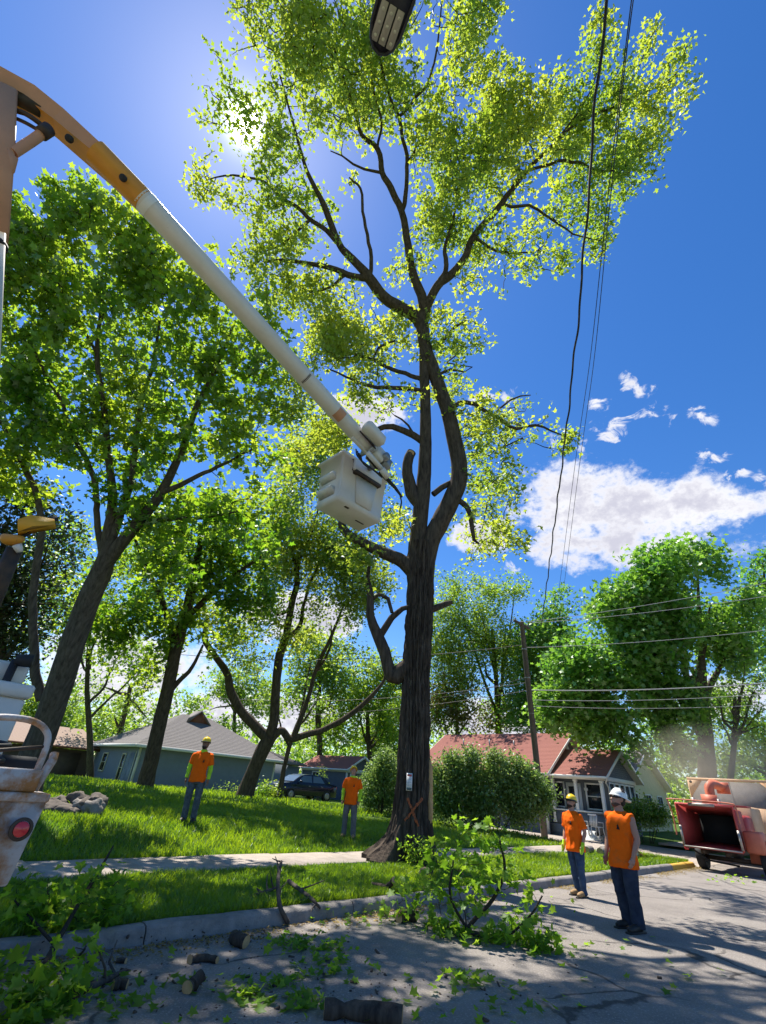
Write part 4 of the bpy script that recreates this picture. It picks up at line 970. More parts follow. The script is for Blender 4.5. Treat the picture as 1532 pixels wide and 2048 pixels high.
def hip_house():
    t = empty('hip_roof_house', W(13.0, 34.0, 0.35), STREET_ROT); tag(t, 'low blue grey house with grey hip roof behind the dark trunks', 'house')
    wall_shell(t, 'siding_blue', 0, 10.2, 0, 8.0, -.5, 2.42, .13, 'trim_cream')
    oh = .55; x0, x1, y0, y1 = -oh, 10.2 + oh, -oh, 8 + oh; ze, zr = 2.38, 5.0
    ra, rb = (3.9, 4.0, zr), (6.0, 4.0, zr); b = MB()
    def slope(p0, p1, q1, q0, n=26):
        p0, p1, q0, q1 = map(np.array, (p0, p1, q0, q1))
        for i in range(n):
            a, c = i / n, (i + 1) / n; l = np.array([0, 0, .014])
            b.quad(p0 + (q0 - p0) * a + l, p1 + (q1 - p1) * a + l, p1 + (q1 - p1) * c, p0 + (q0 - p0) * c)
            b.quad(p0 + (q0 - p0) * a, p1 + (q1 - p1) * a, p1 + (q1 - p1) * a + l, p0 + (q0 - p0) * a + l)
    z = ze + .1
    slope((x0, y0, z), (x1, y0, z), rb, ra); slope((x1, y0, z), (x1, y1, z), rb, rb); slope((x1, y1, z), (x0, y1, z), ra, rb); slope((x0, y1, z), (x0, y0, z), ra, ra)
    r = b.build('roof', M['roof_grey'], t)
    s = MB(); s.quad((x0, y0, ze), (x0, y1, ze), (x1, y1, ze), (x1, y0, ze)); s.build('soffit', M['trim'], r)
    for a, c, e, f in ((x0, x1, y0 - .06, y0), (x0, x1, y1, y1 + .06), (x0 - .06, x0, y0, y1), (x1, x1 + .06, y0, y1)): bx('gutter', 'trim', r, a, c, e, f, ze - .06, ze + .12)
    g = MB(); g.prism([(4.0, 3.0, zr - .55), (5.6, 3.0, zr - .55), (4.8, 3.0, zr + .22)], (0, 1.0, 0)); g.build('gable_vent', M['vent_wood'], r)
    g = MB(); g.prism([(3.8, 2.85, zr - .6), (4.8, 2.85, zr + .32), (4.8, 2.85, zr + .22), (3.95, 2.85, zr - .6)], (0, 1.3, 0)); g.prism([(5.8, 2.85, zr - .6), (5.65, 2.85, zr - .6), (4.8, 2.85, zr + .22), (4.8, 2.85, zr + .32)], (0, 1.3, 0)); g.build('vent_hood', M['roof_grey'], r)
    window(t, 'left', (0, 2.3), .4, 1.9, .5, trim='trim_cream'); window(t, 'left', (0, 5.8), .9, 1.9, .8, trim='trim_cream')
    d = bx('side_door', 'siding_blue', t, -.06, -.03, .4, 1.2, -.3, 2.0); bx('door_frame', 'trim_cream', d, -.07, -.061, .3, .4, -.3, 2.1)
    b2 = bx('annex_wall', 'siding_blue', t, 10.25, 14.5, 2.5, 8.5, -.4, 2.3)
    b = MB(); b.prism([(10.2, 2.1, 2.36), (15.0, 2.1, 2.36), (15.0, 2.1, 2.46), (10.2, 2.1, 3.3)], (0, 6.6, 0)); b.build('annex_roof', M['roof_grey'], t)
hip_house()

def outbuildings():
    t = empty('garage', W(27.5, 45.0, 0.45), STREET_ROT); tag(t, 'white garage with a wide panelled door behind the parked car', 'garage')
    wall_shell(t, 'siding_white', -2, 4.2, 0, 6, -.4, 2.5); gable_roof(t, -2, 4.2, 0, 6, 2.55, 3.9, 'roof_grey', oh=.3); gable_wall(t, 'siding_white', -2, 4.2, 0, 2.5, 3.85)
    d = bx('garage_door', 'white_paint', t, -.6, 3.0, -.06, -.03, -.3, 2.05)
    for k in range(4):
        for j in range(4): bx('door_panel', 'white_paint', d, -.5 + .88 * j, .26 + .88 * j, -.075, -.061, -.22 + .57 * k, .24 + .57 * k)
    t = empty('garage', W(5.5, 42.0, 0.45), STREET_ROT); tag(t, 'low brown garage at the left of the blue grey house', 'garage')
    wall_shell(t, 'siding_brown', -1, 7.2, 0, 7, -.4, 1.9, .2, 'siding_brown')
    b = MB(); b.prism([(-1.4, -.6, 1.95), (7.6, -.6, 1.95), (7.6, -.6, 2.05), (-1.4, -.6, 2.05)], (0, .1, 0)); b.quad((-1.4, -.6, 2.05), (7.6, -.6, 2.05), (7.0, 3.4, 3.4), (-.8, 3.4, 3.4)); b.quad((7.6, -.6, 2.05), (7.6, 7.4, 2.05), (7.0, 3.4, 3.4), (7.0, 3.4, 3.4001)); b.quad((-.8, 3.4, 3.4), (7.0, 3.4, 3.4), (7.6, 7.4, 2.05), (-1.4, 7.4, 2.05))
    b.build('roof', M['roof_brown'], t); bx('eave_board', 'vent_wood', t, -1.4, 7.6, -.66, -.6, 1.9, 2.04)
    for x in (.8, 3.2, 5.6): bx('door_panel', 'siding_brown', t, x - .9, x + .9, -.08, -.03, -.3, 1.7)
    t = empty('yellow_house', W(41.5, 15.0, 0.35), STREET_ROT); tag(t, 'pale yellow house in the shade behind the wood chipper', 'house')
    wall_shell(t, 'siding_yellow', 0, 9, 0, 9, -.4, 2.9, .16, 'trim_cream'); gable_roof(t, 0, 9, 0, 9, 3.0, 5.4, 'roof_grey', oh=.5); gable_wall(t, 'siding_yellow', 0, 9, 0, 2.9, 5.3)
    for x in (1.6, 4.5, 7.2): window(t, 'front', (x, 0), 1.0, 2.3, 1.1, cols=2)
    for y in (1.6, 4.2, 7.0): window(t, 'left', (0, y), 1.0, 2.3, .9)
    bx('chimney', 'siding_yellow', t, 1.5, 2.3, 5, 5.8, 3.2, 6.2)
outbuildings()

# ------------------------------------------------------------------ utility pole and lines
M['pole_wood'] = pmat('weathered_pole_wood', (0.13, 0.105, 0.085), 0.9, 0, scale=6, col2=(0.07, 0.055, 0.045), bump=.6, bscale=30, stretch=(1, 1, .1))
M['cable_black'] = pmat('black_cable', (0.02, 0.02, 0.022), 0.6)
M['cable_grey'] = pmat('aluminium_cable', (0.35, 0.35, 0.36), 0.45, 0.3)
POLE_TOP = PD(1043, 1243, 24)
def pole_and_lines():
    top = POLE_TOP; b0 = PD(1083, 1600, 23); s, u = SU(b0); base = np.array([b0[0], b0[1], float(terrain(s, u))])
    ax = top - base
    t = empty('utility_pole', base); tag(t, 'weathered wooden utility pole in front of the red roof', 'utility pole')
    m = MB(); m.tube([(0, 0, -.1), ax * .5, ax], [.16, .14, .115], 14); m.build('pole', M['pole_wood'], t, smooth=True)
    m = MB(); a = ax * .985; m.box(a, (1.5, .09, .11), ax=[D_, N_, [0, 0, 1]]); m.build('crossarm', M['pole_wood'], t)
    for k in (-.62, 0, .62):
        m = MB(); m.lathe([(.03, 0), (.05, .03), (.03, .06), (.05, .09), (.02, .13)], a + D_ * k + [0, 0, .055], 10); m.build('insulator', M['metal_grey'], t)
    for f in (.55, .72, .86):
        m = MB(); m.lathe([(.135, -.03), (.15, 0), (.135, .03)], ax * f, 12); m.build('band', M['metal_grey'], t)
    def wire(pts, rad, mat, label, sag=0.0, n=60, wob=0.0, group=None, sides=6):
        P = np.array(pts, float); q = np.linspace(0, 1, n)[:, None]
        if len(P) == 2: S = P[0] * (1 - q) + P[1] * q
        else: S = smooth_path(P, n)
        S[:, 2] -= sag * 4 * (q * (1 - q))[:, 0]
        if wob:
            ph = np.cumsum(np.linalg.norm(np.diff(S, axis=0, prepend=S[:1]), axis=1))
            S[:, 0] += wob * (np.sin(ph * 2.6) + .6 * np.sin(ph * 5.7 + 1)); S[:, 2] += wob * np.cos(ph * 3.1)
        m = MB(); m.tube(S, rad, sides); o = m.build('overhead_cable', M[mat], None, smooth=True, origin=S[0]); tag(o, label, 'cable', group); return o
    near = PD(1225, -160, 5.5); far = PD(1083, 1250, 24.2)
    wire([PD(1225, -160, 5.6), PD(1212, 0, 6.0), PD(1180, 340, 7.6), PD(1160, 600, 9.4), PD(1130, 880, 12.5), PD(1105, 1080, 17), far], .021, 'cable_black', 'thick black twisted cable running overhead to the utility pole', n=220, wob=.016)
    for dx in (0, 9):
        wire([PD(1285 + dx * 2, -160, 6.0), PD(1263 + dx * .4, 0, 6.5), PD(1215 + dx * .6, 400, 8.6), PD(1180 + dx * .9, 720, 12), PD(1150 + dx, 930, 16), PD(1118 + dx, 1180, 24)], .008, 'cable_black', 'thin black wire running next to the thick twisted cable' if dx == 0 else 'thin black wire on the far side of its twin from the thick cable', n=120, group='thin paired wires overhead')
    rights = [((1045, 1245), (1560, 1160), .012), ((1060, 1246), (1560, 1188), .012), ((1050, 1295), (1560, 1257), .012), ((1060, 1380), (1560, 1364), .024), ((1068, 1400), (1560, 1386), .012), ((1072, 1412), (1560, 1408), .010)]
    labs = ['pale wire leaving the tip of the utility pole past the full maple', 'pale wire leaving the crossarm just under the topmost wire', 'pale wire leaving the utility pole a metre below its crossarm',
            'thick pale cable crossing in front of the full maple', 'thin wire strung just under the thick pale cable', 'lowest thin wire in front of the full maple']
    for (a, c, r), lb in zip(rights, labs): wire([PD(*a, 24), PD(*c, 21)], r, 'cable_grey', lb, sag=.15)
    lefts = [((1046, 1290), (330, 1306), 27, .016, .55), ((1055, 1365), (420, 1395), 30, .012, .5), ((1060, 1380), (560, 1430), 32, .012, .3), ((1062, 1352), (880, 1395), 34, .012, .1)]
    labs = ['dark wire sagging behind the old trunk toward the twisted tree', 'thin wire running behind the old trunk below the dark wire', 'thin wire running low over the small garage', 'short service wire dropping to the bungalow roof']
    for (a, c, dd, r, sg), lb in zip(lefts, labs): wire([PD(*a, 24), PD(*c, dd)], r, 'cable_black', lb, sag=sg)
pole_and_lines()

def street_lamp():
    base = np.array([1.6, -4.5, 0.05])
    t = empty('street_lamp', base); tag(t, 'dark led street lamp head hanging overhead in front of the leaves', 'street lamp')
    M['lamp_body'] = pmat('lamp_body', (0.028, 0.026, 0.03), 0.55); M['lamp_lens'] = pmat('led_panel', (0.40, 0.36, 0.28), 0.35, 0, var=.1)
    tip = PD(757, 108, 4.15); back = PD(802, -40, 3.95)
    ax = back - tip; ax[2] = 0.06; L = np.linalg.norm(ax); ax /= L
    up = np.array([0, 0, 1.0]); sd = np.cross(ax, up); sd /= np.linalg.norm(sd); up = np.cross(sd, ax)
    F3 = [ax, sd, up]
    def loc(a, b, c): return tip + ax * a + sd * b + up * c - base
    w = .135
    # shell: rounded nose outline, extruded
    out = [(0.02, -.06), (0.0, 0), (.02, .06), (.07, .105), (.16, w), (.40, w + .01), (.62, w - .01), (.72, .07), (.72, -.07), (.62, -w + .01), (.40, -w - .01), (.16, -w), (.07, -.105)]
    m = MB(); m.prism([loc(a, b, .015) for a, b in out], up * .075); hd = m.build('lamp_head', M['lamp_body'], t)
    rim = MB()
    rim.tube([loc(a, b, .012) for a, b in out] + [loc(*out[0], .012)], .014, 6); rim.build('rim', M['lamp_body'], hd)
    for k in range(3):
        b = MB(); b.box(loc(.19, -.074 + .074 * k, .008), (.26, .062, .012), ax=F3, bevel=.004); p = b.build('led_panel', M['lamp_lens'], hd)
        for j in range(3):
            q = MB(); q.lathe([(.0, -.004), (.012, -.003), (.014, 0)], loc(.10 + .085 * j, -.074 + .074 * k, -.0005), 8); q.build('led_dome', M['trim_cream'], p)
    q = MB(); q.lathe([(0, -.012), (.03, -.01), (.034, .01)], loc(.44, .02, .012), 12); q.build('sensor', M['metal_grey'], hd)
    e = loc(.70, 0, .05); pt = np.array([0, 0, e[2] - .9])
    m = MB(); m.tube(smooth_path(np.array([e, e + (pt - e) * .5 + [0, 0, .5], pt + [0, 0, .25], pt - [0, 0, .3]]), 16), .035, 10); m.build('arm', M['metal_grey'], t, smooth=True)
    m = MB(); m.tube([(0, 0, -.05), (0, 0, e[2] - .4)], [.12, .08], 14); m.build('pole', M['metal_grey'], t, smooth=True)
street_lamp()

# ================================================================== BUCKET TRUCK
M['rusty_white'] = pmat('rusty_white_paint', (0.52, 0.49, 0.47), 0.65, 0, scale=3, col2=(0.42, 0.39, 0.37), wear=(0.34, 0.15, 0.045), wscale=4.0, wlo=0.44, whi=0.60, bump=.2, bscale=40)
M['white_gel'] = pmat('white_fibreglass', (0.66, 0.62, 0.56), 0.42, 0, scale=2.2, col2=(0.58, 0.54, 0.47), wear=(0.40, 0.36, 0.30), wscale=14, wlo=0.66, whi=0.76)
M['tan_paint'] = pmat('tan_machine_paint', (0.52, 0.26, 0.14), 0.55, 0, scale=3, col2=(0.44, 0.22, 0.12), wear=(0.2, 0.10, 0.06), wscale=10, wlo=0.68, whi=0.78)  # tan of the knuckle side and lower boom; the belly is orange
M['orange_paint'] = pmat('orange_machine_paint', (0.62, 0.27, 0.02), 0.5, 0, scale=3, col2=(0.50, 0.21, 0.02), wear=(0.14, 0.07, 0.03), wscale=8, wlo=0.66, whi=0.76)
M['yellow_paint'] = pmat('yellow_machine_paint', (0.72, 0.36, 0.02), 0.45, 0, var=.15, scale=6)
M['grease'] = pmat('greasy_dark_steel', (0.03, 0.026, 0.024), 0.6, 0.3, scale=8, col2=(0.08, 0.05, 0.03))
M['black_rubber'] = pmat('black_rubber', (0.02, 0.02, 0.021), 0.7, 0, var=.3, scale=20)
M['red_lens'] = pmat('red_lens', (0.55, 0.03, 0.035), 0.2, 0, spec=.6)
M['rust'] = pmat('rusted_steel', (0.30, 0.14, 0.05), 0.85, 0, scale=5, col2=(0.16, 0.09, 0.05), bump=.4)

def ortho(axis, hint):
    a = np.asarray(axis, float); a = a / np.linalg.norm(a); s = np.cross(a, hint); s /= np.linalg.norm(s); return a, s, np.cross(s, a)

def bucket_truck():
    base = W(-2.5, 5.2, 0)
    t = empty('bucket_truck', base); tag(t, 'rusty white bucket truck with long white boom raised to the old maple', 'truck')
    def B(name, mb, mat, parent=None, smooth=False):
        o = mb.build(name, M[mat], parent or t, smooth=smooth)
        # points are given in world space
        me = o.data; n = len(me.vertices); co = np.empty(n * 3, np.float32); me.vertices.foreach_get('co', co); co = co.reshape(-1, 3) - base; me.vertices.foreach_set('co', co.ravel()); me.update()
        return o
    AX = [D_, N_, [0, 0, 1]]
    e = 1.03            # rear end along s
    fu = 4.03           # road side flank
    def sbox(s0, s1, u0, u1, z0, z1, bev=.01):
        m = MB(); m.box(W((s0 + s1) / 2, (u0 + u1) / 2, (z0 + z1) / 2), (s1 - s0, u1 - u0, z1 - z0), ax=AX, bevel=bev); return m
    # flank panel ends in a slanted tail
    m = MB(); P = [W(-7.2, fu, .86), W(-7.2, fu, 1.34), W(e + .02, fu, 1.34), W(e - .02, fu, .93), W(e - .28, fu, .86)]; m.prism(P, N_ * .07); body = B('flank_panel', m, 'rusty_white')
    m = sbox(-7.2, e + .03, fu - .02, 6.2, 1.34, 1.39); B('deck', m, 'rusty_white')
    m = sbox(-7.2, e - .06, fu + .01, fu + .08, 1.392, 1.52); B('side_board', m, 'rusty_white')
    m = sbox(-7.0, .85, 4.5, 5.8, .55, .85); B('chassis', m, 'grease')
    m = sbox(e - .05, e, fu + .075, 6.1, .9, 1.335); B('tail_board', m, 'rusty_white')
    m = MB(); m.prism([W(-.9, fu + .02, .855), W(e - .30, fu + .02, .855), W(e - .42, fu + .02, .70), W(.2, fu + .02, .45), W(-.9, fu + .02, .40)], N_ * .06); B('mud_skirt', m, 'rust')
    m = MB(); m.prism([W(e - .6, fu - .05, .60), W(e - .18, fu - .05, .88), W(e - .20, fu - .05, .80), W(e - .6, fu - .05, .50)], N_ * .04); B('skirt_edge', m, 'rusty_white')
    # tail lamp
    lp = W(.96, fu - .012, 1.20); m = MB()
    axl = [D_, [0, 0, 1], -N_]
    m.lathe([(.062, .012), (.062, .03), (.046, .034), (.044, .02)], lp + N_ * .0, 24, ax=axl); lamp = B('marker_lamp', m, 'grease', smooth=True)
    m = MB(); m.lathe([(0, .042), (.025, .04), (.041, .03), (.042, .012)], lp, 24, ax=axl); B('lens', m, 'red_lens', lamp, smooth=True)
    # arched hand rails at the rear deck
    for (a0, a1, uu, h) in ((.50, .95, fu + .10, .40), (.25, .75, fu + .75, .36)):
        p = [W(a0, uu, 1.5), W(a0, uu, 1.4 + h - .12), W(a0 + .06, uu, 1.4 + h - .03), W(a0 + .15, uu, 1.4 + h), W(a1 - .15, uu, 1.4 + h), W(a1 - .05, uu, 1.4 + h - .04), W(a1, uu, 1.4 + h - .13), W(a1, uu, 1.42)]
        m = MB(); m.tube(smooth_path(np.array(p), 44), .021, 10); B('hand_rail', m, 'rusty_white', smooth=True)
    m = MB(); m.tube([W(.98, fu + .12, 1.4), W(1.03, fu + .14, 1.58), W(1.03, fu + .16, 1.62)], .028, 10); B('rail_post', m, 'rusty_white')
    m = MB(); m.tube([W(.50, fu + .1, 1.60), W(.7, fu + .1, 1.61), W(.97, fu + .1, 1.66)], .012, 8); B('rail_chain', m, 'grease')
    # gear heaped on the deck
    m = MB()
    rr = np.random.default_rng(8)
    for k in range(9):
        c = W(rr.uniform(.1, .9), rr.uniform(4.4, 5.6), rr.uniform(1.44, 1.55)); m.box(c, rr.uniform(.16, .34, 3), ax=AX, bevel=.03)
    B('gear_pile', m, 'black_rubber')
    m = MB(); m.tube(smooth_path(W(.6, 4.35, 1.45) + np.array([[.18 * math.cos(a), .18 * math.sin(a), .015 * a] for a in np.linspace(0, 18, 60)]), 120), .014, 6); B('coiled_hose', m, 'black_rubber')
    # wheels
    for ss in (-1.2, -6.2):
        for uu in (fu + .12, 5.9):
            m = MB(); m.lathe([(.2, -.13), (.44, -.13), (.48, -.1), (.48, .1), (.44, .13), (.2, .13)], W(ss, uu, .48), 28, ax=[D_, [0, 0, 1], -N_]); wh = B('wheel', m, 'black_rubber', smooth=True)
            m = MB(); m.lathe([(.0, .05), (.1, .08), (.2, .1), (.22, .13)], W(ss, uu, .48), 20, ax=[D_, [0, 0, 1], -N_]); B('rim', m, 'rusty_white', wh)
    m = sbox(-8.6, -7.1, 4.05, 6.15, .5, 2.4, .15); cab = B('cab', m, 'rusty_white'); m = sbox(-8.0, -7.3, 4.03, 4.06, 1.5, 2.2); B('cab_window', m, 'glass', cab)
    # white tool cabinet and beacon seen over the left edge
    c = PD(-4, 1400, 4.3); s0, u0 = SU(c)
    m = sbox(s0 - .55, s0 + .17, u0 - .25, u0 + .3, 1.39, c[2] + .02, .02); cb = B('tool_cabinet', m, 'white_gel')
    m = sbox(s0 - .6, s0 + .2, u0 - .28, u0 + .33, c[2] + .02, c[2] + .14, .02); B('cabinet_lid', m, 'white_gel', cb)
    m = sbox(s0 - .4, s0 + .12, u0 - .1, u0 + .2, c[2] + .145, c[2] + .33, .03); B('cabinet_box', m, 'white_gel', cb)
    a = PD(32, 1320, 4.35); b2 = PD(66, 1322, 4.4); m = MB(); m.tube([a, a * .5 + b2 * .5, b2], [.05, .058, .058], 14); m.tube([a, a - [0, 0, .5]], .035, 10); B('work_light', m, 'black_rubber', cb)
    # yellow arm tip
    p0 = PD(36, 1066, 4.8); p1 = PD(112, 1050, 5.0); a_, s_, u_ = ortho(p1 - p0, [0, 0, 1])
    L = np.linalg.norm(p1 - p0)
    m = MB(); m.prism([p0 + u_ * -.01 - s_ * .05, p0 + a_ * .03 + u_ * .13 - s_ * .05, p0 + a_ * (L * .45) + u_ * .15 - s_ * .05, p0 + a_ * L + u_ * .05 - s_ * .05, p0 + a_ * L * .98 - u_ * .02 - s_ * .05, p0 + a_ * L * .4 + u_ * .02 - s_ * .05], s_ * .1); ya = B('loader_arm_tip', m, 'yellow_paint')
    m = MB(); m.tube(smooth_path(np.array([p0 - a_ * .12 - u_ * .05 - s_ * .065, p0 + a_ * .08 + u_ * .0 - s_ * .07, p0 + a_ * .22 + u_ * .08 - s_ * .07, p0 + a_ * (L + .01) + u_ * .035 - s_ * .07]), 20), .022, 8); B('hydraulic_hose', m, 'black_rubber', ya)
    m = MB(); m.box(p0 + a_ * .31 + u_ * .10 - s_ * .065, (.12, .03, .06), ax=[a_, s_, u_]); B('latch_block', m, 'black_rubber', ya)
    q = PD(22, 1080, 4.8); m = MB(); m.tube(smooth_path(np.array([PD(4, 1072, 4.8), PD(20, 1080, 4.8), PD(46, 1078, 4.8)]), 8), [.03, .045, .055, .06, .06, .055, .045, .03], 12); B('arm_joint', m, 'orange_paint', ya)
    m = MB(); m.tube([PD(34, 1090, 4.8), PD(40, 1104, 4.8)], [.045, .03], 12); B('joint_cap', m, 'white_gel', ya)
    m = MB(); m.tube([PD(30, 1096, 4.85), PD(-10, 1190, 4.8), PD(-60, 1300, 4.7)], [.075, .085, .09], 12); B('arm_mast', m, 'grease', ya)
    # lower boom
    top = PD(2, 186, 5.5); k1 = PD(-4, 300, 5.35); k2 = PD(-15, 440, 5.2); k3 = PD(-34, 720, 4.95); tur = W(-2.2, 5.2, 1.9)
    def beam(P, w, h, mat, name, hint, parent=None):
        m = MB(); rings = []
        P = np.array(P); T = np.gradient(P, axis=0)
        for i, p in enumerate(P):
            a, s, u = ortho(T[i], hint); hw = (w[i] if np.ndim(w) else w) / 2; hh = (h[i] if np.ndim(h) else h) / 2
            b = .12
            rings.append([p - s * hw - u * hh * (1 - b), p - s * hw * (1 - b) - u * hh, p + s * hw * (1 - b) - u * hh, p + s * hw - u * hh * (1 - b), p + s * hw + u * hh * (1 - b), p + s * hw * (1 - b) + u * hh, p - s * hw * (1 - b) + u * hh, p - s * hw + u * hh * (1 - b)])
        V = np.array(rings).reshape(-1, 3); n = len(P)
        f4 = [[i * 8 + j, i * 8 + (j + 1) % 8, (i + 1) * 8 + (j + 1) % 8, (i + 1) * 8 + j] for i in range(n - 1) for j in range(8)]
        f3 = [[0, j + 1, j] for j in range(1, 7)] + [[(n - 1) * 8, (n - 1) * 8 + j, (n - 1) * 8 + j + 1] for j in range(1, 7)]
        m.add(V, f3, f4); return B(name, m, mat, parent)
    lb = beam([top, k1, k2 + (k2 - k1) * .2], .30, .30, 'tan_paint', 'lower_boom', ray(0, 400))
    beam([k2, k3, tur], [.24, .25, .28], [.24, .25, .28], 'white_gel', 'lower_boom_insert', ray(0, 400), lb)
    g = PD(18, 330, 5.3); m = MB(); m.prism([PD(14, 296, 5.28), PD(37, 318, 5.3), PD(30, 345, 5.28), PD(14, 362, 5.26)], ray(20, 330) / np.linalg.norm(ray(20, 330)) * .12); B('cylinder_bracket', m, 'tan_paint', lb)
    m = MB(); m.tube([PD(-14.5, 486, 5.15), PD(-15, 492, 5.14)], [.137, .137], 14); B('collar', m, 'black_rubber', lb)
    m = sbox(-2.7, -1.7, 4.8, 5.6, 1.39, 2.1, .06); B('turret', m, 'rusty_white')
    # upper boom: steel knuckle then fibreglass tube
    A0 = PD(-30, 150, 5.45); A1 = PD(60, 200, 5.7); A2 = PD(118, 245, 5.85); A3 = PD(238, 352, 6.12); A4 = PD(288, 402, 6.25); TP = PD(716, 872, 8.3)
    view = ray(150, 280)
    T = A3 - A2; a_, s_, u_ = ortho(T, view)       # s_ across the boom in the picture plane, u_ toward/away
    if s_[2] < 0: s_ = -s_
    if u_ @ view > 0: u_ = -u_                      # u_ faces the camera
    hw = .155
    side = MB()
    top_edge = [A0 + s_ * .16, A1 + s_ * .17, A2 + s_ * .165, A3 + s_ * .15]
    mid_edge = [A0 - s_ * .03, A1 - s_ * .02, A2 - s_ * .01, A3 + s_ * .03]
    for i in range(3): side.quad(mid_edge[i] + u_ * .14, mid_edge[i + 1] + u_ * .14, top_edge[i + 1] + u_ * .07, top_edge[i] + u_ * .07)
    for i in range(3): side.quad(top_edge[i] + u_ * .07, top_edge[i + 1] + u_ * .07, top_edge[i + 1] - u_ * .16, top_edge[i] - u_ * .16)
    ub = B('upper_boom_knuckle', side, 'tan_paint')
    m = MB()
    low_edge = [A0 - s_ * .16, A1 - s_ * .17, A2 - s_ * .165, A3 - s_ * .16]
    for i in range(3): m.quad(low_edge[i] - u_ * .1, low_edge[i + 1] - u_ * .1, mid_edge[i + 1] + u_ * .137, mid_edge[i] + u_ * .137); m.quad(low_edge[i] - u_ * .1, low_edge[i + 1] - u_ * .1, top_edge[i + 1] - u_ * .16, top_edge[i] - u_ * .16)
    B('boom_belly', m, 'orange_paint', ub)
    # dark plate near the elbow, painting the shaded inside of the open belly
    m = MB(); c0, c1 = A0 + (A1 - A0) * .1, A1 + (A2 - A1) * .55
    m.prism([c0 - s_ * .14 + u_ * .02, A1 - s_ * .13 + u_ * .03, c1 - s_ * .10 + u_ * .04, c1 + s_ * .015 + u_ * .135, A1 + s_ * .005 + u_ * .142, c0 - s_ * .01 + u_ * .14], u_ * .012); B('belly_shade_plate', m, 'grease', ub)
    m = MB(); m.tube(smooth_path(np.array([PD(34, 222, 5.5), PD(52, 228, 5.52), PD(78, 246, 5.6), PD(92, 262, 5.65)]), 14), .03, 8); m.tube(smooth_path(np.array([PD(30, 236, 5.5), PD(52, 246, 5.52), PD(80, 262, 5.6)]), 10), .022, 8); B('hydraulic_hose', m, 'grease', ub)
    for (x, y, d) in ((137, 276, 5.78), (245, 355, 5.98)):
        m = MB(); q = PD(x, y, d); m.lathe([(0, .01), (.035, .01), (.045, 0), (.045, -.04)], q, 14, ax=[a_, s_, u_]); B('boom_pin', m, 'black_rubber', ub)
    m = MB(); m.tube([PD(26, 306, 5.35), PD(62, 283, 5.5), PD(92, 262, 5.6)], [.055, .055, .055], 14); cyl = B('hydraulic_cylinder', m, 'tan_paint', smooth=True)
    m = MB(); m.tube([PD(82, 268, 5.55), PD(98, 258, 5.62)], [.075, .075], 14); B('cylinder_end', m, 'grease', cyl)
    # orange sleeve and white tube
    m = MB(); m.tube([A3 - (A4 - A3) * .9, A3, A4], [.165, .16, .155], 20); B('boom_sleeve', m, 'orange_paint', ub, smooth=True)
    d_ = (TP - A4); Lb = np.linalg.norm(d_); d_ /= Lb
    m = MB(); m.tube([A4 - d_ * .05, A4 + d_ * .25, A4 + d_ * Lb * .5, TP], [.152, .15, .147, .142], 28); wb = B('upper_boom', m, 'white_gel', smooth=True)
    m = MB(); m.tube([A4 + d_ * .02, A4 + d_ * .12], [.1545, .1545], 28, caps=False); B('boom_decal_band', m, 'trim', wb, smooth=True)
    for tt, rr_, mt in ((.945, .1455, 'tan_paint'),):
        m = MB(); a1, s1, u1 = ortho(d_, view)
        if u1 @ view > 0: u1 = -u1
        an = np.linspace(-.9, .7, 9); p = TP - d_ * .62; V = []
        for q in (0, .16): V += [p + d_ * q + (u1 * math.cos(x) - s1 * math.sin(x)) * .1475 for x in an]
        m.add(np.array(V), None, [[i, i + 1, i + 10, i + 9] for i in range(8)]); B('warning_sticker', m, mt, wb)
    # small lettering band and scuffs near the tip
    a1, s1, u1 = ortho(d_, view)
    if u1 @ view > 0: u1 = -u1
    m = MB()
    for k in range(9):
        for hgt in (0,):
            x = -.75 + k * .17; p = TP - d_ * 1.35; n_ = u1 * math.cos(x) - s1 * math.sin(x); tg = -u1 * math.sin(x) - s1 * math.cos(x)
            c = p + n_ * .1468; m.quad(c - tg * .008 - d_ * .02, c + tg * .008 - d_ * .02, c + tg * .008 + d_ * .02, c - tg * .008 + d_ * .02)
    B('boom_lettering', m, 'grease', wb)
    # tip mechanism
    a1, s1, u1 = ortho(d_, [0, 0, 1])
    m = MB(); c = PD(748, 868, 8.2); m.box(c, (.48, .22, .22), ax=[d_, s1, u1], bevel=.05); cov = B('tip_cover', m, 'white_gel')
    m = MB(); m.box(c - u1 * .10 - s1 * .112, (.44, .012, .03), ax=[d_, s1, u1]); B('cover_seam', m, 'grease', cov)
    m = MB(); m.tube([TP - d_ * .12, TP + d_ * .42], [.135, .13], 20); m.box(TP + d_ * .5, (.24, .28, .28), ax=[d_, s1, u1], bevel=.03); m.box(TP + d_ * .15 - u1 * .15, (.5, .06, .05), ax=[d_, s1, u1], bevel=.01); B('boom_end', m, 'white_gel', wb)
    m = MB(); m.box(TP + d_ * .30, (.05, .31, .31), ax=[d_, s1, u1]); m.cyl(TP + d_ * .62 - s1 * .2, TP + d_ * .62 + s1 * .2, .075, 14); m.box(TP + d_ * .75, (.16, .22, .22), ax=[d_, s1, u1]); B('wrist_joint', m, 'metal_grey', wb)
    m = MB(); m.cyl(PD(735, 905, 7.95), PD(763, 938, 8.1), .045, 12); m.cyl(PD(763, 938, 8.1), PD(776, 955, 8.15), .06, 12); lc = B('leveling_cylinder', m, 'white_gel', wb)
    m = MB()
    for k in range(4):
        m.tube(smooth_path(np.array([PD(712 + k * 3, 898 + k * 4, 8.05), PD(716 + k * 4, 914 + k * 5, 8.0), PD(742 + k * 3, 936 + k * 2, 8.05), PD(764, 955, 8.2)]), 14), .012, 6)
    B('hydraulic_hose', m, 'black_rubber', wb)
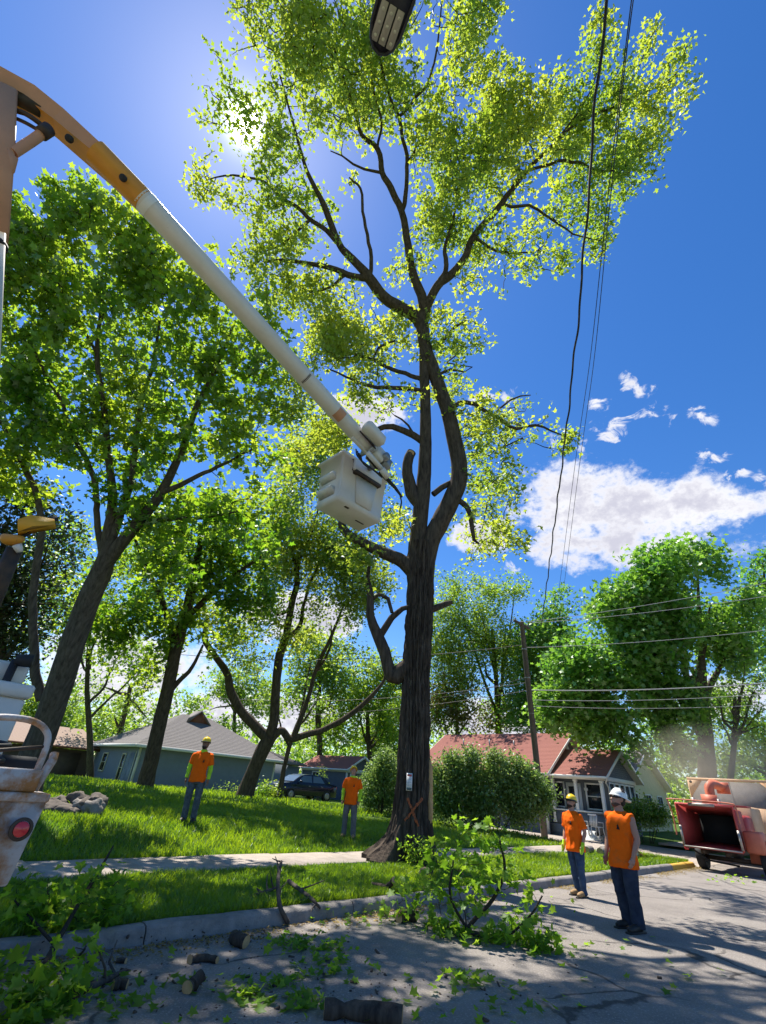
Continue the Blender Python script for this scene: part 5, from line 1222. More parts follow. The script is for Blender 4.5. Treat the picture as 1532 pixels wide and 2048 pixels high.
    m = MB(); m.tube([PD(772, 956, 8.2), PD(790, 975, 8.3), PD(804, 994, 8.4)], [.035, .03, .02], 8); m.tube(smooth_path(np.array([PD(800, 990, 8.4), PD(803, 1005, 8.4), PD(800, 1018, 8.4), PD(800, 1032, 8.4)]), 10), .014, 6); B('tool_line', m, 'black_rubber', wb)
    m = MB(); m.box(PD(768, 950, 8.2), (.2, .08, .06), ax=[d_, s1, u1]); m.box(PD(745, 925, 8.15), (.3, .05, .05), ax=[d_, s1, u1]); B('valve_block', m, 'grease', wb)
    # the bucket: faces aligned with the street
    z0 = 6.05; sA, sB, uA, uB = 4.34, 5.50, 5.80, 6.46; Hh = 1.06
    m = MB(); tp = .03
    def ring(z, k): return [W(sA - k, uA - k, z), W(sB + k, uA - k, z), W(sB + k, uB + k, z), W(sA - k, uB + k, z)]
    bm = bmesh.new()
    lv = [(z0 + .0, -.05), (z0 + .04, -.015), (z0 + .12, 0), (z0 + Hh - .06, tp), (z0 + Hh - .05, tp + .035), (z0 + Hh, tp + .035), (z0 + Hh, tp - .02), (z0 + .15, -.05)]
    vs = [[bm.verts.new(tuple(p)) for p in ring(z, k)] for z, k in lv]
    for i in range(len(lv) - 1):
        for j in range(4): bm.faces.new([vs[i][j], vs[i][(j + 1) % 4], vs[i + 1][(j + 1) % 4], vs[i + 1][j]])
    bm.faces.new(vs[0][::-1]); bm.faces.new(vs[-1])
    ed = [e_ for e_ in bm.edges if abs(e_.verts[0].co.z - e_.verts[1].co.z) > .3]
    bmesh.ops.bevel(bm, geom=ed, offset=.05, segments=3, affect='EDGES')
    m.addbm(bm); bk = B('bucket', m, 'white_gel')
    for zz, w_ in ((z0 + .30, .11), (z0 + .62, .10)):   # moulded outer steps on the left face
        m = MB(); m.prism([W(sA, uA + .12, zz - .16), W(sA - w_, uA + .12, zz - .04), W(sA - w_, uA + .12, zz), W(sA, uA + .12, zz)], N_ * .42); B('step', m, 'white_gel', bk)
    m = MB(); m.prism([W(sA + .42, uA - .012, z0 + .12), W(sB - .34, uA - .012, z0 + .12), W(sB - .26, uA - .035, z0 + .70), W(sA + .34, uA - .035, z0 + .70)], -N_ * .018); B('front_recess_panel', m, 'white_gel', bk)
    m = MB(); m.box(W((sA + sB) / 2 + .02, uA - .07, z0 + .88), (.74, .12, .26), ax=AX, bevel=.03); mp = B('mounting_plate', m, 'white_gel', bk)
    m = MB(); m.box(W((sA + sB) / 2 + .02, uA - .075, z0 + .72), (.68, .1, .06), ax=AX); B('bracket_gap', m, 'grease', mp)
    for k, (x, zz) in enumerate(((4.58, .93), (4.60, .84), (4.58, .75), (4.56, .98))):
        m = MB(); m.box(W(x, uA - .042, z0 + zz), (.045, .006, .012), ax=AX); m.box(W(x - .01, uA - .042, z0 + zz + .03), (.012, .006, .05), ax=AX); B('decal_mark', m, 'grease', bk)
    m = MB(); m.box(W(4.66, uA + .10, z0 - .003), (.10, .05, .008), ax=AX); m.box(W(5.2, uA + .32, z0 - .003), (.22, .03, .008), ax=AX); B('scuff', m, 'grease', bk)
    m = MB(); m.tube([TP + d_ * .7, W((sA + sB) / 2, uA - .12, z0 + .95)], [.06, .06], 10); B('bucket_arm', m, 'metal_grey', wb)
bucket_truck()

# ================================================================== WOOD CHIPPER, CHIP TRUCK, CAR
M['chip_red'] = pmat('red_machine_paint', (0.42, 0.055, 0.05), 0.5, 0, scale=3, col2=(0.33, 0.05, 0.045), wear=(0.30, 0.24, 0.20), wscale=9, wlo=0.66, whi=0.78)
M['chip_orange'] = pmat('faded_orange_red_paint', (0.58, 0.17, 0.10), 0.55, 0, var=.2, scale=4)
M['chip_tan'] = pmat('tan_truck_paint', (0.62, 0.40, 0.24), 0.6, 0, scale=3, col2=(0.54, 0.34, 0.2), wear=(0.3, 0.2, 0.14), wscale=9, wlo=0.66, whi=0.78)
M['steel_worn'] = pmat('worn_steel', (0.42, 0.38, 0.35), 0.5, 0.5, var=.3, scale=12)
M['grey_inside'] = pmat('dark_interior_grey', (0.20, 0.185, 0.18), 0.8, 0, var=.2, scale=5)  # grey for the dark inside of the chip box
def chipper():
    base = W(21.5, 5.2, 0); t = empty('wood_chipper', base, STREET_ROT); tag(t, 'red wood chipper with wide open infeed hopper by the kerb end', 'wood chipper')
    # local: x along the street (away from camera), y toward the kerb
    def hop(x, w0, w1, z0, z1): return [(x, w0, z0), (x, w1, z0), (x, w1, z1), (x, w0, z1)]
    a = np.array(hop(0, -.80, .92, .66, 1.90)); b = np.array(hop(1.15, -.50, .52, .82, 1.62))
    for i, nm in enumerate(('hopper_floor', 'hopper_side', 'hopper_roof', 'hopper_side')):
        j = (i + 1) % 4; c = (a.mean(0)); o = []
        m = MB(); P = np.array([a[i], a[j], b[j], b[i]]); mid = np.array([[.5, .05, 1.25]]); out = P.mean(0) - mid[0]; nrm = np.cross(P[1] - P[0], P[3] - P[0]); nrm /= np.linalg.norm(nrm); nrm *= np.sign(nrm @ out)
        m.prism(P, nrm * .03); m.build(nm, M['chip_red'], t)
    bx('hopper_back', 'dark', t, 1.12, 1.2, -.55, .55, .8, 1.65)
    m = MB(); m.tube(np.vstack([a, a[:1]]) + [-.01, 0, 0], .045, 6); m.build('hopper_rim', M['chip_red'], t)
    bx('rim_wear_strip', 'steel_worn', t, -.075, -.045, .86, .93, .7, 1.25); bx('rim_wear_strip', 'steel_worn', t, -.075, -.045, -.84, -.77, .7, 1.25); bx('rim_wear_strip', 'steel_worn', t, -.075, -.04, -.3, .5, 1.86, 1.95)
    bx('feed_table', 'steel_worn', t, -.12, .0, -.78, .9, .64, .68)
    m = MB(); m.tube(smooth_path(np.array([(-.1, 1.05, .95), (-.1, 1.05, 1.5), (-.1, 1.12, 1.95), (-.1, 1.05, 2.02), (-.1, .0, 2.02), (-.1, -.78, 2.0), (-.1, -.92, 1.9), (-.1, -.92, 1.45)]), 50), .022, 8); m.build('control_bar', M['chip_orange'], t, smooth=True)
    bx('feed_housing', 'chip_red', t, 1.15, 2.1, -.62, .62, .7, 1.85, .04); bx('drum_housing', 'chip_red', t, 2.1, 3.2, -.7, .7, .65, 1.7, .08)
    bx('engine_cover', 'chip_tan', t, 3.2, 4.8, -.75, .75, .75, 2.0, .06); bx('side_tank', 'chip_orange', t, .5, 1.4, -1.3, -.78, .62, 1.25, .06)
    bx('hood_plate', 'chip_red', t, .4, 1.3, -1.1, .6, 1.92, 1.97)
    m = MB(); m.prism([(.9, -.75, .35), (.9, -1.55, .35), (.9, -1.35, 1.0), (.9, -.8, 1.0)], (.5, 0, 0)); m.build('fender', M['chip_orange'], t)
    ch = MB(); ch.tube(smooth_path(np.array([(2.6, .35, 1.6), (2.6, .35, 2.2), (2.6, .33, 2.55), (2.75, .28, 2.68), (3.2, .2, 2.68), (3.7, .1, 2.62)]), 20), .17, 4, up=(0, 1, 0)); c_ = ch.build('discharge_chute', M['chip_orange'], t)
    bx('chute_clamp', 'chip_orange', c_, 2.3, 2.45, .1, .62, 1.9, 2.3); bx('chute_flap', 'chip_orange', c_, 3.6, 3.75, -.12, .32, 2.4, 2.8)
    for yy in (-.2, .62): bx('cylinder_mount', 'steel_worn', t, 1.3, 1.42, yy, yy + .08, 1.85, 2.15)
    for yy in (.68, -1.2):
        m = MB(); m.lathe([(.14, -.13), (.34, -.13), (.37, -.09), (.37, .09), (.34, .13), (.14, .13)], (1.0, yy, .37), 26, ax=[[1, 0, 0], [0, 0, 1], [0, -1, 0]]); wh = m.build('wheel', M['black_rubber'], t, smooth=True)
        m = MB(); m.lathe([(0, .05), (.08, .09), (.17, .1), (.18, .14)], (1.0, yy, .37), 18, ax=[[1, 0, 0], [0, 0, 1], [0, -1, 0]]); m.build('rim', M['steel_worn'], wh)
    m = MB(); m.box((1.0, -.26, .37), (.12, 1.7, .12)); m.box((1.9, -.3, .55), (3.6, .12, .14)); m.box((1.9, .4, .55), (3.6, .12, .14)); m.build('axle_frame', M['grease'], t)
    m = MB(); m.tube([(0.2, .8, .62), (.5, .4, .3), (.9, -.4, .22)], .03, 8); m.build('hydraulic_hose', M['black_rubber'], t)
    bx('tail_lamp', 'red_lens', t, -.08, -.05, .78, .9, .55, .62)
chipper()
def chip_truck():
    base = W(27.0, 5.0, 0); t = empty('chip_truck', base, STREET_ROT); tag(t, 'tan chip truck with open topped box behind the red chipper', 'truck')
    w = 1.25; y1 = w + .75; y0 = -w - .2
    z0, z1 = .95, 3.02
    bx('box_floor', 'chip_tan', t, 0, 4.6, y0, y1, z0 - .12, z0); bx('box_side', 'chip_tan', t, 0, 4.6, y1 - .08, y1, z0, z1); bx('box_side', 'chip_tan', t, 0, 4.6, y0, y0 + .08, z0, z1); bx('box_front', 'grey_inside', t, 4.5, 4.6, y0 + .09, y1 - .09, z0, z1)
    bx('tail_gate', 'chip_tan', t, -.06, -.01, y0, y1 - .9, z0 - .1, 2.0)
    fr = bx('rear_frame', 'chip_tan', t, -.08, .02, y0 + .02, y1 - .02, z1 - .09, z1 + .01)
    for s_, (ya, yb) in enumerate(((y1 - .04, y1 - .62), (y0 + .04, y0 + .8))):
        m = MB(); m.prism([(-.06, ya, z1 - .02), (-.06, yb, z1 - .06), (-.06, ya, z1 - .75)], (.05, 0, 0)); m.build('corner_gusset', M['chip_tan'], t)
        m = MB(); m.lathe([(0, .02), (.05, .02), (.06, 0)], (-.07, ya + (yb - ya) * .18, z1 - .16), 12, ax=[[0, 1, 0], [0, 0, 1], [-1, 0, 0]]); m.build('bolt_hole', M['grease'], t)
    bx('dark_interior_sheet', 'grey_inside', t, .03, .06, y0 + .09, y1 - .09, z0, z1 - .1)  # grey sheet across the open rear, standing in for the shaded interior
    bx('chassis', 'grease', t, -.2, 7.4, -.6, .6, .6, .8); cab = bx('cab', 'chip_tan', t, 5.1, 7.2, -1.1, 1.1, .8, 2.6, .15); bx('cab_window', 'glass', cab, 5.6, 6.5, -1.12, 1.12, 1.8, 2.4)
    for xx in (1.2, 6.3):
        for yy in (-1.0, 1.0):
            m = MB(); m.lathe([(.2, -.13), (.45, -.13), (.48, -.1), (.48, .1), (.45, .13), (.2, .13)], (xx, yy, .48), 26, ax=[[1, 0, 0], [0, 0, 1], [0, -1, 0]]); wh = m.build('wheel', M['black_rubber'], t, smooth=True)
            m = MB(); m.lathe([(0, .08), (.12, .1), (.22, .1)], (xx, yy, .48), 16, ax=[[1, 0, 0], [0, 0, 1], [0, -1, 0]]); m.build('rim', M['steel_worn'], wh)
chip_truck()

def dust_plume():
    c = PD(1430, 1535, 21.5); m = bpy.data.materials.new('sawdust_air'); m.use_nodes = True; nt = m.node_tree; N = nt.nodes; L = nt.links; N.clear()
    tc = N.new('ShaderNodeTexCoord'); gr = N.new('ShaderNodeTexGradient'); gr.gradient_type = 'SPHERICAL'; L.new(tc.outputs['Object'], gr.inputs[0])
    nz = N.new('ShaderNodeTexNoise'); nz.inputs['Scale'].default_value = 2.2; nz.inputs['Detail'].default_value = 4; L.new(tc.outputs['Object'], nz.inputs['Vector'])
    a = N.new('ShaderNodeMath'); a.operation = 'MULTIPLY'; L.new(gr.outputs['Fac'], a.inputs[0]); L.new(nz.outputs['Fac'], a.inputs[1])
    k = N.new('ShaderNodeMath'); k.operation = 'MULTIPLY'; L.new(a.outputs[0], k.inputs[0]); k.inputs[1].default_value = 0.5
    v = N.new('ShaderNodeVolumePrincipled'); v.inputs['Color'].default_value = (0.85, 0.76, 0.64, 1); v.inputs['Anisotropy'].default_value = 0.3; L.new(k.outputs[0], v.inputs['Density'])
    o = N.new('ShaderNodeOutputMaterial'); L.new(v.outputs[0], o.inputs['Volume'])
    bm = bmesh.new(); bmesh.ops.create_icosphere(bm, subdivisions=3, radius=1.0); me = bpy.data.meshes.new('dust_plume'); bm.to_mesh(me); bm.free(); me.materials.append(m)
    ob = link('dust_plume', me, None, c); ob.scale = (3.8, 3.0, 2.0); tag(ob, 'pale sawdust cloud rising above the red wood chipper', 'dust', kind='stuff')
dust_plume()

M['car_paint'] = pmat('dark_blue_car_paint', (0.012, 0.014, 0.028), 0.22, 0.3, spec=.6)
def car():
    p = on_ground(600, 1601); s, u = SU(p)
    t = empty('parked_car', W(s, u, float(terrain(s, u))), STREET_ROT + math.pi); tag(t, 'dark blue sedan parked in front of the small garage', 'car')
    # local: x forward (nose), y left, z up; loft of cross sections
    X = [-2.35, -2.25, -1.7, -1.2, -.6, 0, .5, 1.0, 1.35, 2.0, 2.3, 2.4]
    top = [.72, .95, 1.0, 1.02, 1.02, 1.02, 1.02, 1.02, .98, .90, .78, .6]; wd = [.72, .82, .88, .9, .91, .91, .91, .9, .89, .84, .76, .66]
    rings = []
    for x, z, w in zip(X, top, wd): rings.append([(x, -w * .92, .28), (x, -w, .5), (x, -w * .98, z - .16), (x, -w * .88, z), (x, w * .88, z), (x, w * .98, z - .16), (x, w, .5), (x, w * .92, .28)])
    V = np.array(rings); n = len(X); m = MB()
    m.add(V.reshape(-1, 3), [[0, j + 1, j] for j in range(1, 7)] + [[(n - 1) * 8, (n - 1) * 8 + j, (n - 1) * 8 + j + 1] for j in range(1, 7)], [[i * 8 + j, i * 8 + (j + 1) % 8, (i + 1) * 8 + (j + 1) % 8, (i + 1) * 8 + j] for i in range(n - 1) for j in range(8)])
    m.build('body', M['car_paint'], t, smooth=True)
    CX = [-1.75, -1.25, -.9, -.2, .35, .65, 1.3]; cz = [1.0, 1.33, 1.42, 1.46, 1.43, 1.36, 1.0]; cw = [.74, .66, .62, .62, .63, .65, .78]
    rings = [[(x, -.8, .98), (x, -w, z), (x, w, z), (x, .8, .98)] for x, z, w in zip(CX, cz, cw)]; m = MB(); n = len(CX)
    m.add(np.array(rings).reshape(-1, 3), None, [[i * 4 + j, i * 4 + j + 1, (i + 1) * 4 + j + 1, (i + 1) * 4 + j] for i in range(n - 1) for j in range(3)]); m.build('cabin', M['car_paint'], t, smooth=True)
    M['car_glass'] = pmat('car_glass', (0.10, 0.13, 0.15), 0.1, 0, spec=.7)
    m = MB(); m.quad((.72, -.6, 1.36), (.72, .6, 1.36), (1.28, .72, 1.03), (1.28, -.72, 1.03)); m.build('windshield', M['car_glass'], t)
    for o in t.children[-1:]: o.location = (.02, 0, .015)
    m = MB(); m.quad((-1.28, -.58, 1.32), (-1.28, .58, 1.32), (-1.72, .68, 1.03), (-1.72, -.68, 1.03)); m.build('rear_window', M['car_glass'], t); t.children[-1].location = (-.02, 0, .015)
    for sd in (-1, 1):
        for xa, xb, ta, tb in ((-.15, .95, .52, .52), (-1.2, -.25, -.85, -.28)):
            m = MB(); m.quad((xa, sd * .80, 1.02), (xb, sd * .80, 1.02), (max(xa, min(xb, .5 if xa > -.2 else -.28)), sd * .665, 1.37), (xa if xa > -.2 else -.9, sd * .655, 1.38)); m.build('side_window', M['car_glass'], t); t.children[-1].location = (0, sd * .012, 0)
        m = MB(); m.box((.85, sd * .97, 1.05), (.16, .12, .12), bevel=.03); m.build('mirror', M['car_paint'], t)
        m = MB(); m.box((2.33, sd * .55, .68), (.08, .3, .14), bevel=.03); m.build('headlight', M['trim'], t)
        m = MB(); m.box((-2.31, sd * .6, .8), (.06, .28, .14), bevel=.02); m.build('tail_light', M['red_lens'], t)
        for xx in (.6, -.4): m = MB(); m.box((xx - .5, sd * .915, .82), (.16, .02, .03)); m.build('door_handle', M['metal_grey'], t)
        for xx in (1.45, -1.4):
            m = MB(); m.lathe([(.16, -.1), (.31, -.1), (.33, -.07), (.33, .07), (.31, .1), (.16, .1)], (xx, sd * .82, .33), 22, ax=[[1, 0, 0], [0, 0, 1], [0, -1, 0]]); wh = m.build('wheel', M['black_rubber'], t, smooth=True)
            m = MB(); m.lathe([(0, .09), (.1, .11), (.2, .1), (.21, .0), (.2, -.1), (.1, -.11), (0, -.09)], (xx, sd * .82, .33), 16, ax=[[1, 0, 0], [0, 0, 1], [0, -1, 0]]); m.build('rim', M['steel_worn'], wh)
car()

# ================================================================== PEOPLE
M['skin'] = pmat('skin', (0.42, 0.22, 0.15), 0.55, 0, var=.12, scale=10, spec=.35)
M['skin_dark'] = pmat('tanned_skin', (0.24, 0.12, 0.08), 0.55, 0, var=.12, scale=10, spec=.35)
M['tee'] = pmat('orange_cotton', (0.90, 0.135, 0.006), 0.85, 0, var=.08, scale=6, bump=.15, bscale=120, spec=.1)
M['tee_dirty'] = pmat('orange_cotton_soiled', (0.90, 0.135, 0.006), 0.85, 0, var=.08, scale=6, wear=(0.50, 0.13, 0.03), wscale=4, wlo=.52, whi=.72, bump=.15, bscale=120, spec=.1)
M['lime'] = pmat('lime_fabric', (0.42, 0.68, 0.04), 0.85, 0, var=.1, scale=8, spec=.1)
M['denim'] = pmat('blue_denim', (0.05, 0.085, 0.15), 0.9, 0, scale=9, col2=(0.03, 0.048, 0.09), bump=.2, bscale=150, spec=.1)
M['denim_dark'] = pmat('dark_denim', (0.022, 0.03, 0.052), 0.9, 0, scale=9, col2=(0.04, 0.052, 0.08), bump=.2, bscale=150, spec=.1)
M['grey_cloth'] = pmat('grey_work_trousers', (0.17, 0.17, 0.165), 0.9, 0, scale=9, col2=(0.12, 0.12, 0.12), bump=.2, bscale=150, spec=.1)
M['camo'] = pmat('grey_worn_jeans', (0.11, 0.13, 0.15), 0.9, 0, scale=14, col2=(0.055, 0.065, 0.075), spec=.1)
M['boot_tan'] = pmat('tan_leather', (0.36, 0.22, 0.10), 0.75, 0, var=.3, scale=14)
M['boot_dark'] = pmat('dark_leather', (0.02, 0.018, 0.017), 0.6, 0, var=.3, scale=14)
M['hat_yellow'] = pmat('yellow_hat_plastic', (0.80, 0.55, 0.02), 0.35, 0, spec=.5)
M['hat_white'] = pmat('white_hat_plastic', (0.78, 0.77, 0.72), 0.35, 0, var=.08, scale=8, spec=.5)
M['black_plastic'] = pmat('black_plastic', (0.012, 0.012, 0.013), 0.35, 0, spec=.5)
M['hair'] = pmat('dark_hair', (0.022, 0.015, 0.011), 0.7, 0, var=.3, scale=40)
M['stubble'] = pmat('stubble', (0.10, 0.058, 0.042), 0.8, 0, var=.3, scale=60)
M['eye'] = pmat('eye', (0.05, 0.035, 0.03), 0.2)
M['lip'] = pmat('lips', (0.32, 0.12, 0.10), 0.5)
M['emblem'] = pmat('black_print', (0.03, 0.02, 0.02), 0.8)

def rot3(rx=0, ry=0, rz=0):
    return np.array((Matrix.Rotation(rz, 3, 'Z') @ Matrix.Rotation(ry, 3, 'Y') @ Matrix.Rotation(rx, 3, 'X')))
def rings(mb, R, sides=18, xf=None):
    """horizontal ellipse rings (x,y,z,rx,ry), capped"""
    a = np.linspace(0, 2 * math.pi, sides, endpoint=False); V = []
    for x, y, z, rx, ry in R: V.append(np.stack([x + rx * np.cos(a), y + ry * np.sin(a), np.full(sides, z)], 1))
    V = np.concatenate(V); n = len(R)
    if xf is not None: V = xf(V)
    f4 = [[k * sides + i, k * sides + (i + 1) % sides, (k + 1) * sides + (i + 1) % sides, (k + 1) * sides + i] for k in range(n - 1) for i in range(sides)]
    f3 = [[0, i + 1, i] for i in range(1, sides - 1)] + [[(n - 1) * sides, (n - 1) * sides + i, (n - 1) * sides + i + 1] for i in range(1, sides - 1)]
    mb.add(V, f3, f4)
def remesh(mb, voxel, smooth_it, fold=0.0, seed=0, fscale=(9, 9, 5)):
    me = nmesh('tmp', np.concatenate(mb.v), ([np.concatenate(mb.f4)] if mb.f4 else []) + ([np.concatenate(mb.f3)] if mb.f3 else []))
    o = bpy.data.objects.new('tmp', me); COL.objects.link(o)
    m = o.modifiers.new('r', 'REMESH'); m.mode = 'VOXEL'; m.voxel_size = voxel
    s = o.modifiers.new('s', 'SMOOTH'); s.factor = .5; s.iterations = smooth_it
    dg = bpy.context.evaluated_depsgraph_get(); dg.update()
    out = bpy.data.meshes.new_from_object(o.evaluated_get(dg))
    bpy.data.objects.remove(o); bpy.data.meshes.remove(me)
    n = len(out.vertices); co = np.empty(n * 3, np.float32); out.vertices.foreach_get('co', co); co = co.reshape(-1, 3)
    if fold > 0:
        no = np.empty(n * 3, np.float32); out.vertex_normals.foreach_get('vector', no); no = no.reshape(-1, 3)
        f = 1 - np.abs(2 * vnoise(co * np.array(fscale) + seed * 3.1) - 1); f2 = vnoise(co * 22 + seed)
        co = co + no * (fold * (f - .45) + fold * .35 * (f2 - .5))[:, None]
        out.vertices.foreach_set('co', co.astype(np.float32).ravel())
    out.polygons.foreach_set('use_smooth', np.ones(len(out.polygons), bool)); out.update()
    return out

def person(label, pos, facing, height, P):
    k = height / 1.8
    t = empty('person', pos, math.atan2(facing[1], facing[0]) - math.pi / 2); wd_ = P.get('wide', 1.0); t.scale = (k * wd_, k * wd_, k)
    tag(t, label, 'person', P.get('group'))
    lean = P.get('lean', 0.0)
    hip = np.array([0, 0, .93]); feet = P.get('feet', ((.11, .0), (-.11, .0)))
    sh = P.get('shift', (0, 0))
    chest = np.array([sh[0], sh[1], 0])
    def torso_xf(V):   # lean and shift above the hip
        V = V.copy(); h = np.clip((V[:, 2] - .9) / .6, 0, 1.4); V[:, 0] += chest[0] * h; V[:, 1] += chest[1] * h; return V
    piv = torso_xf(np.array([[0, -.01, 1.55]]))[0]
    Hr = rot3(P.get('head_up', .2), P.get('head_tilt', 0), P.get('head_yaw', 0))
    def head_xf(V): return (V - [0, -.01, 1.55]) @ Hr.T + piv
    body = MB()
    rings(body, [(0, 0, .84, .14, .10), (0, 0, .92, .165, .115), (0, 0, 1.0, .16, .112), (0, .005, 1.1, .15, .105), (0, .01, 1.22, .162, .112), (0, .008, 1.32, .178, .115), (0, -.005, 1.41, .178, .10), (0, -.015, 1.47, .13, .08), (0, -.015, 1.51, .07, .066), (0, -.008, 1.56, .058, .06)], 20, torso_xf)
    rings(body, [(0, -.005, 1.50, .06, .062), (0, .0, 1.56, .056, .062), (0, .012, 1.6, .058, .074)], 16, head_xf)
    rings(body, [(0, .045, 1.575, .03, .035), (0, .03, 1.59, .05, .07), (0, .022, 1.62, .062, .088), (0, .014, 1.66, .071, .097), (0, .008, 1.70, .076, .1), (0, .004, 1.74, .075, .098), (0, 0, 1.775, .062, .082), (0, 0, 1.795, .04, .055), (0, 0, 1.803, .012, .016)], 20, head_xf)
    nose = head_xf(np.array([(0, .098, 1.70), (0, .122, 1.662), (0, .10, 1.652)])); body.tube(nose, [.009, .016, .012], 8)
    for s in (1, -1):
        e = head_xf(np.array([(s * .074, .0, 1.715), (s * .083, -.012, 1.69), (s * .074, -.004, 1.655)])); body.tube(e, [.012, .017, .01], 8)
    legs = []
    for i, s in enumerate((1, -1)):
        fx, fy = feet[i]; hp = np.array([s * .092, 0, .9]); an = np.array([fx, fy - .03, .10]); kn = (hp + an) / 2 + np.array([s * .01, P.get('knee', (.03, .03))[i], .04]); legs.append((hp, kn, an))
        pts = smooth_path(np.array([hp, hp * .5 + kn * .5, kn, kn * .55 + an * .45, an]), 14); rr = np.interp(np.linspace(0, 1, 14), [0, .25, .5, .7, 1], [.092, .082, .058, .056, .04]); body.tube(pts, rr, 14)
        body.tube([(fx, fy - .07, .05), (fx, fy + .02, .055), (fx + s * .015, fy + .12, .04), (fx + s * .02, fy + .17, .032)], [.036, .044, .042, .026], 12)
    arms = P['arms']; AR = []
    for i, s in enumerate((1, -1)):
        S0 = torso_xf(np.array([[s * .185, -.01, 1.425]]))[0]; el, wr = (np.array(x, float) for x in arms[i]); AR.append((S0, el, wr))
        pts = smooth_path(np.array([S0 - [s * .04, 0, -.01], S0, (S0 + el) / 2, el, (el * .6 + wr * .4), wr]), 18); rr = np.interp(np.linspace(0, 1, 18), [0, .2, .4, .6, .72, 1], [.055, .058, .05, .04, .043, .027]); body.tube(pts, rr, 14)
        d = wr - el; d /= np.linalg.norm(d); fw = np.array([0, 1.0, 0]) - d * d[1]; fw /= np.linalg.norm(fw); sd = np.cross(d, fw)
        kn = wr + d * .085
        body.tube([wr - d * .01, wr + d * .04, kn], [.028, .036, .036], 12, squash=(1, .55) if abs(sd[0]) < .5 else (.6, 1.05))
        for j in range(4):
            o = fw * (.027 - .018 * j); ln = (.075, .083, .078, .062)[j]; c1 = kn + o; c2 = c1 + d * ln * .5 - sd * s * .0 + fw * .004; c3 = c2 + d * ln * .38 + (-np.sign(s) * np.array([1.0, 0, 0])) * .02
            body.tube([c1 - d * .015, c2, c3], [.0105, .0095, .008], 7)
        th = wr + d * .03 + fw * .03; body.tube([th - fw * .01, th + d * .035 + fw * .022, th + d * .065 + fw * .022 + np.array([-s, 0, 0]) * .012], [.014, .0115, .009], 7)
    link('body', remesh(body, .0085, 4), t).data.materials.append(M[P.get('skin', 'skin')])
    # shirt
    m = MB(); hemz = P.get('hem', .82); loose = P.get('loose', 1.08)
    rings(m, [(0, .005, hemz, .185 * loose, .145 * loose), (0, .005, hemz + .05, .187 * loose, .145 * loose), (0, .005, 1.0, .183, .138), (0, .01, 1.12, .178, .132), (0, .012, 1.24, .185, .132), (0, .01, 1.33, .198, .13), (0, -.005, 1.42, .198, .113), (0, -.015, 1.48, .148, .088), (0, -.012, 1.515, .082, .076)], 28, torso_xf)
    if P.get('sleeve', 1):
        for i, s in enumerate((1, -1)):
            S0, el, wr = AR[i]; ln = P.get('sleeve_len', .75); m.tube([S0 - [s * .05, 0, -.005], S0, S0 + (el - S0) * ln * .5, S0 + (el - S0) * ln], [.066, .072, .07, .074], 14)
    else:
        for i, s in enumerate((1, -1)):
            S0, el, wr = AR[i]; m.tube([S0 - [s * .05, 0, -.01], S0 + [s * .028, 0, .004]], [.064, .066], 14)
    sh_o = link('shirt', remesh(m, .0125, 3, .026, P.get('seed', 1), (10, 10, 6)), t); sh_o.data.materials.append(M[P.get('shirt', 'tee')])
    # print on the chest: small standing figure shape
    ex = P.get('emblem_x', -.075); ez = 1.30
    c = torso_xf(np.array([[ex, 0, ez]]))[0]
    m = MB(); y = .155
    m.prism([(ex - .004 + chest[0] * .67, y - .01, ez + .035), (ex + .014 + chest[0] * .67, y - .012, ez + .02), (ex + .008 + chest[0] * .67, y - .008, ez - .005), (ex + .03 + chest[0] * .67, y - .014, ez - .03), (ex - .02 + chest[0] * .67, y - .01, ez - .035), (ex - .008 + chest[0] * .67, y - .006, ez)], (0, .012, 0))
    m.v = [v + [0, chest[1] * .67, 0] for v in m.v]; m.build('chest_emblem', M['emblem'], sh_o)
    # long lime sleeves and collar
    if P.get('lime'):
        m = MB()
        for i, s in enumerate((1, -1)):
            S0, el, wr = AR[i]; pts = smooth_path(np.array([S0, (S0 + el) / 2, el, (el + wr) / 2, wr]), 14); m.tube(pts, np.interp(np.linspace(0, 1, 14), [0, .5, 1], [.063, .056, .042]), 14)
        link('undershirt_sleeves', remesh(m, .0125, 2, .014, 5, (14, 14, 16)), t).data.materials.append(M['lime'])
        m = MB(); rings(m, [(0, -.01, 1.47, .11, .09), (0, -.008, 1.52, .088, .084), (0, .0, 1.555, .078, .08)], 20, torso_xf); link('collar', remesh(m, .012, 1), t).data.materials.append(M['lime'])
    # trousers
    m = MB(); rings(m, [(0, 0, .80, .16, .118), (0, 0, .88, .178, .128), (0, 0, .97, .174, .125), (0, 0, 1.01, .165, .118)], 24)
    bag = P.get('baggy', 1.0)
    for i, s in enumerate((1, -1)):
        hp, kn, an = legs[i]; an2 = an + [0, -.005, -.055]
        pts = smooth_path(np.array([hp, hp * .5 + kn * .5, kn, kn * .5 + an2 * .5, an2]), 16); m.tube(pts, np.interp(np.linspace(0, 1, 16), [0, .25, .5, .75, 1], [.108, .1, .079 * bag, .07 * bag, .069 * bag]), 16)
    link('trousers', remesh(m, .0125, 3, .018, P.get('seed', 1) + 3, (11, 11, 9)), t).data.materials.append(M[P['trousers']])
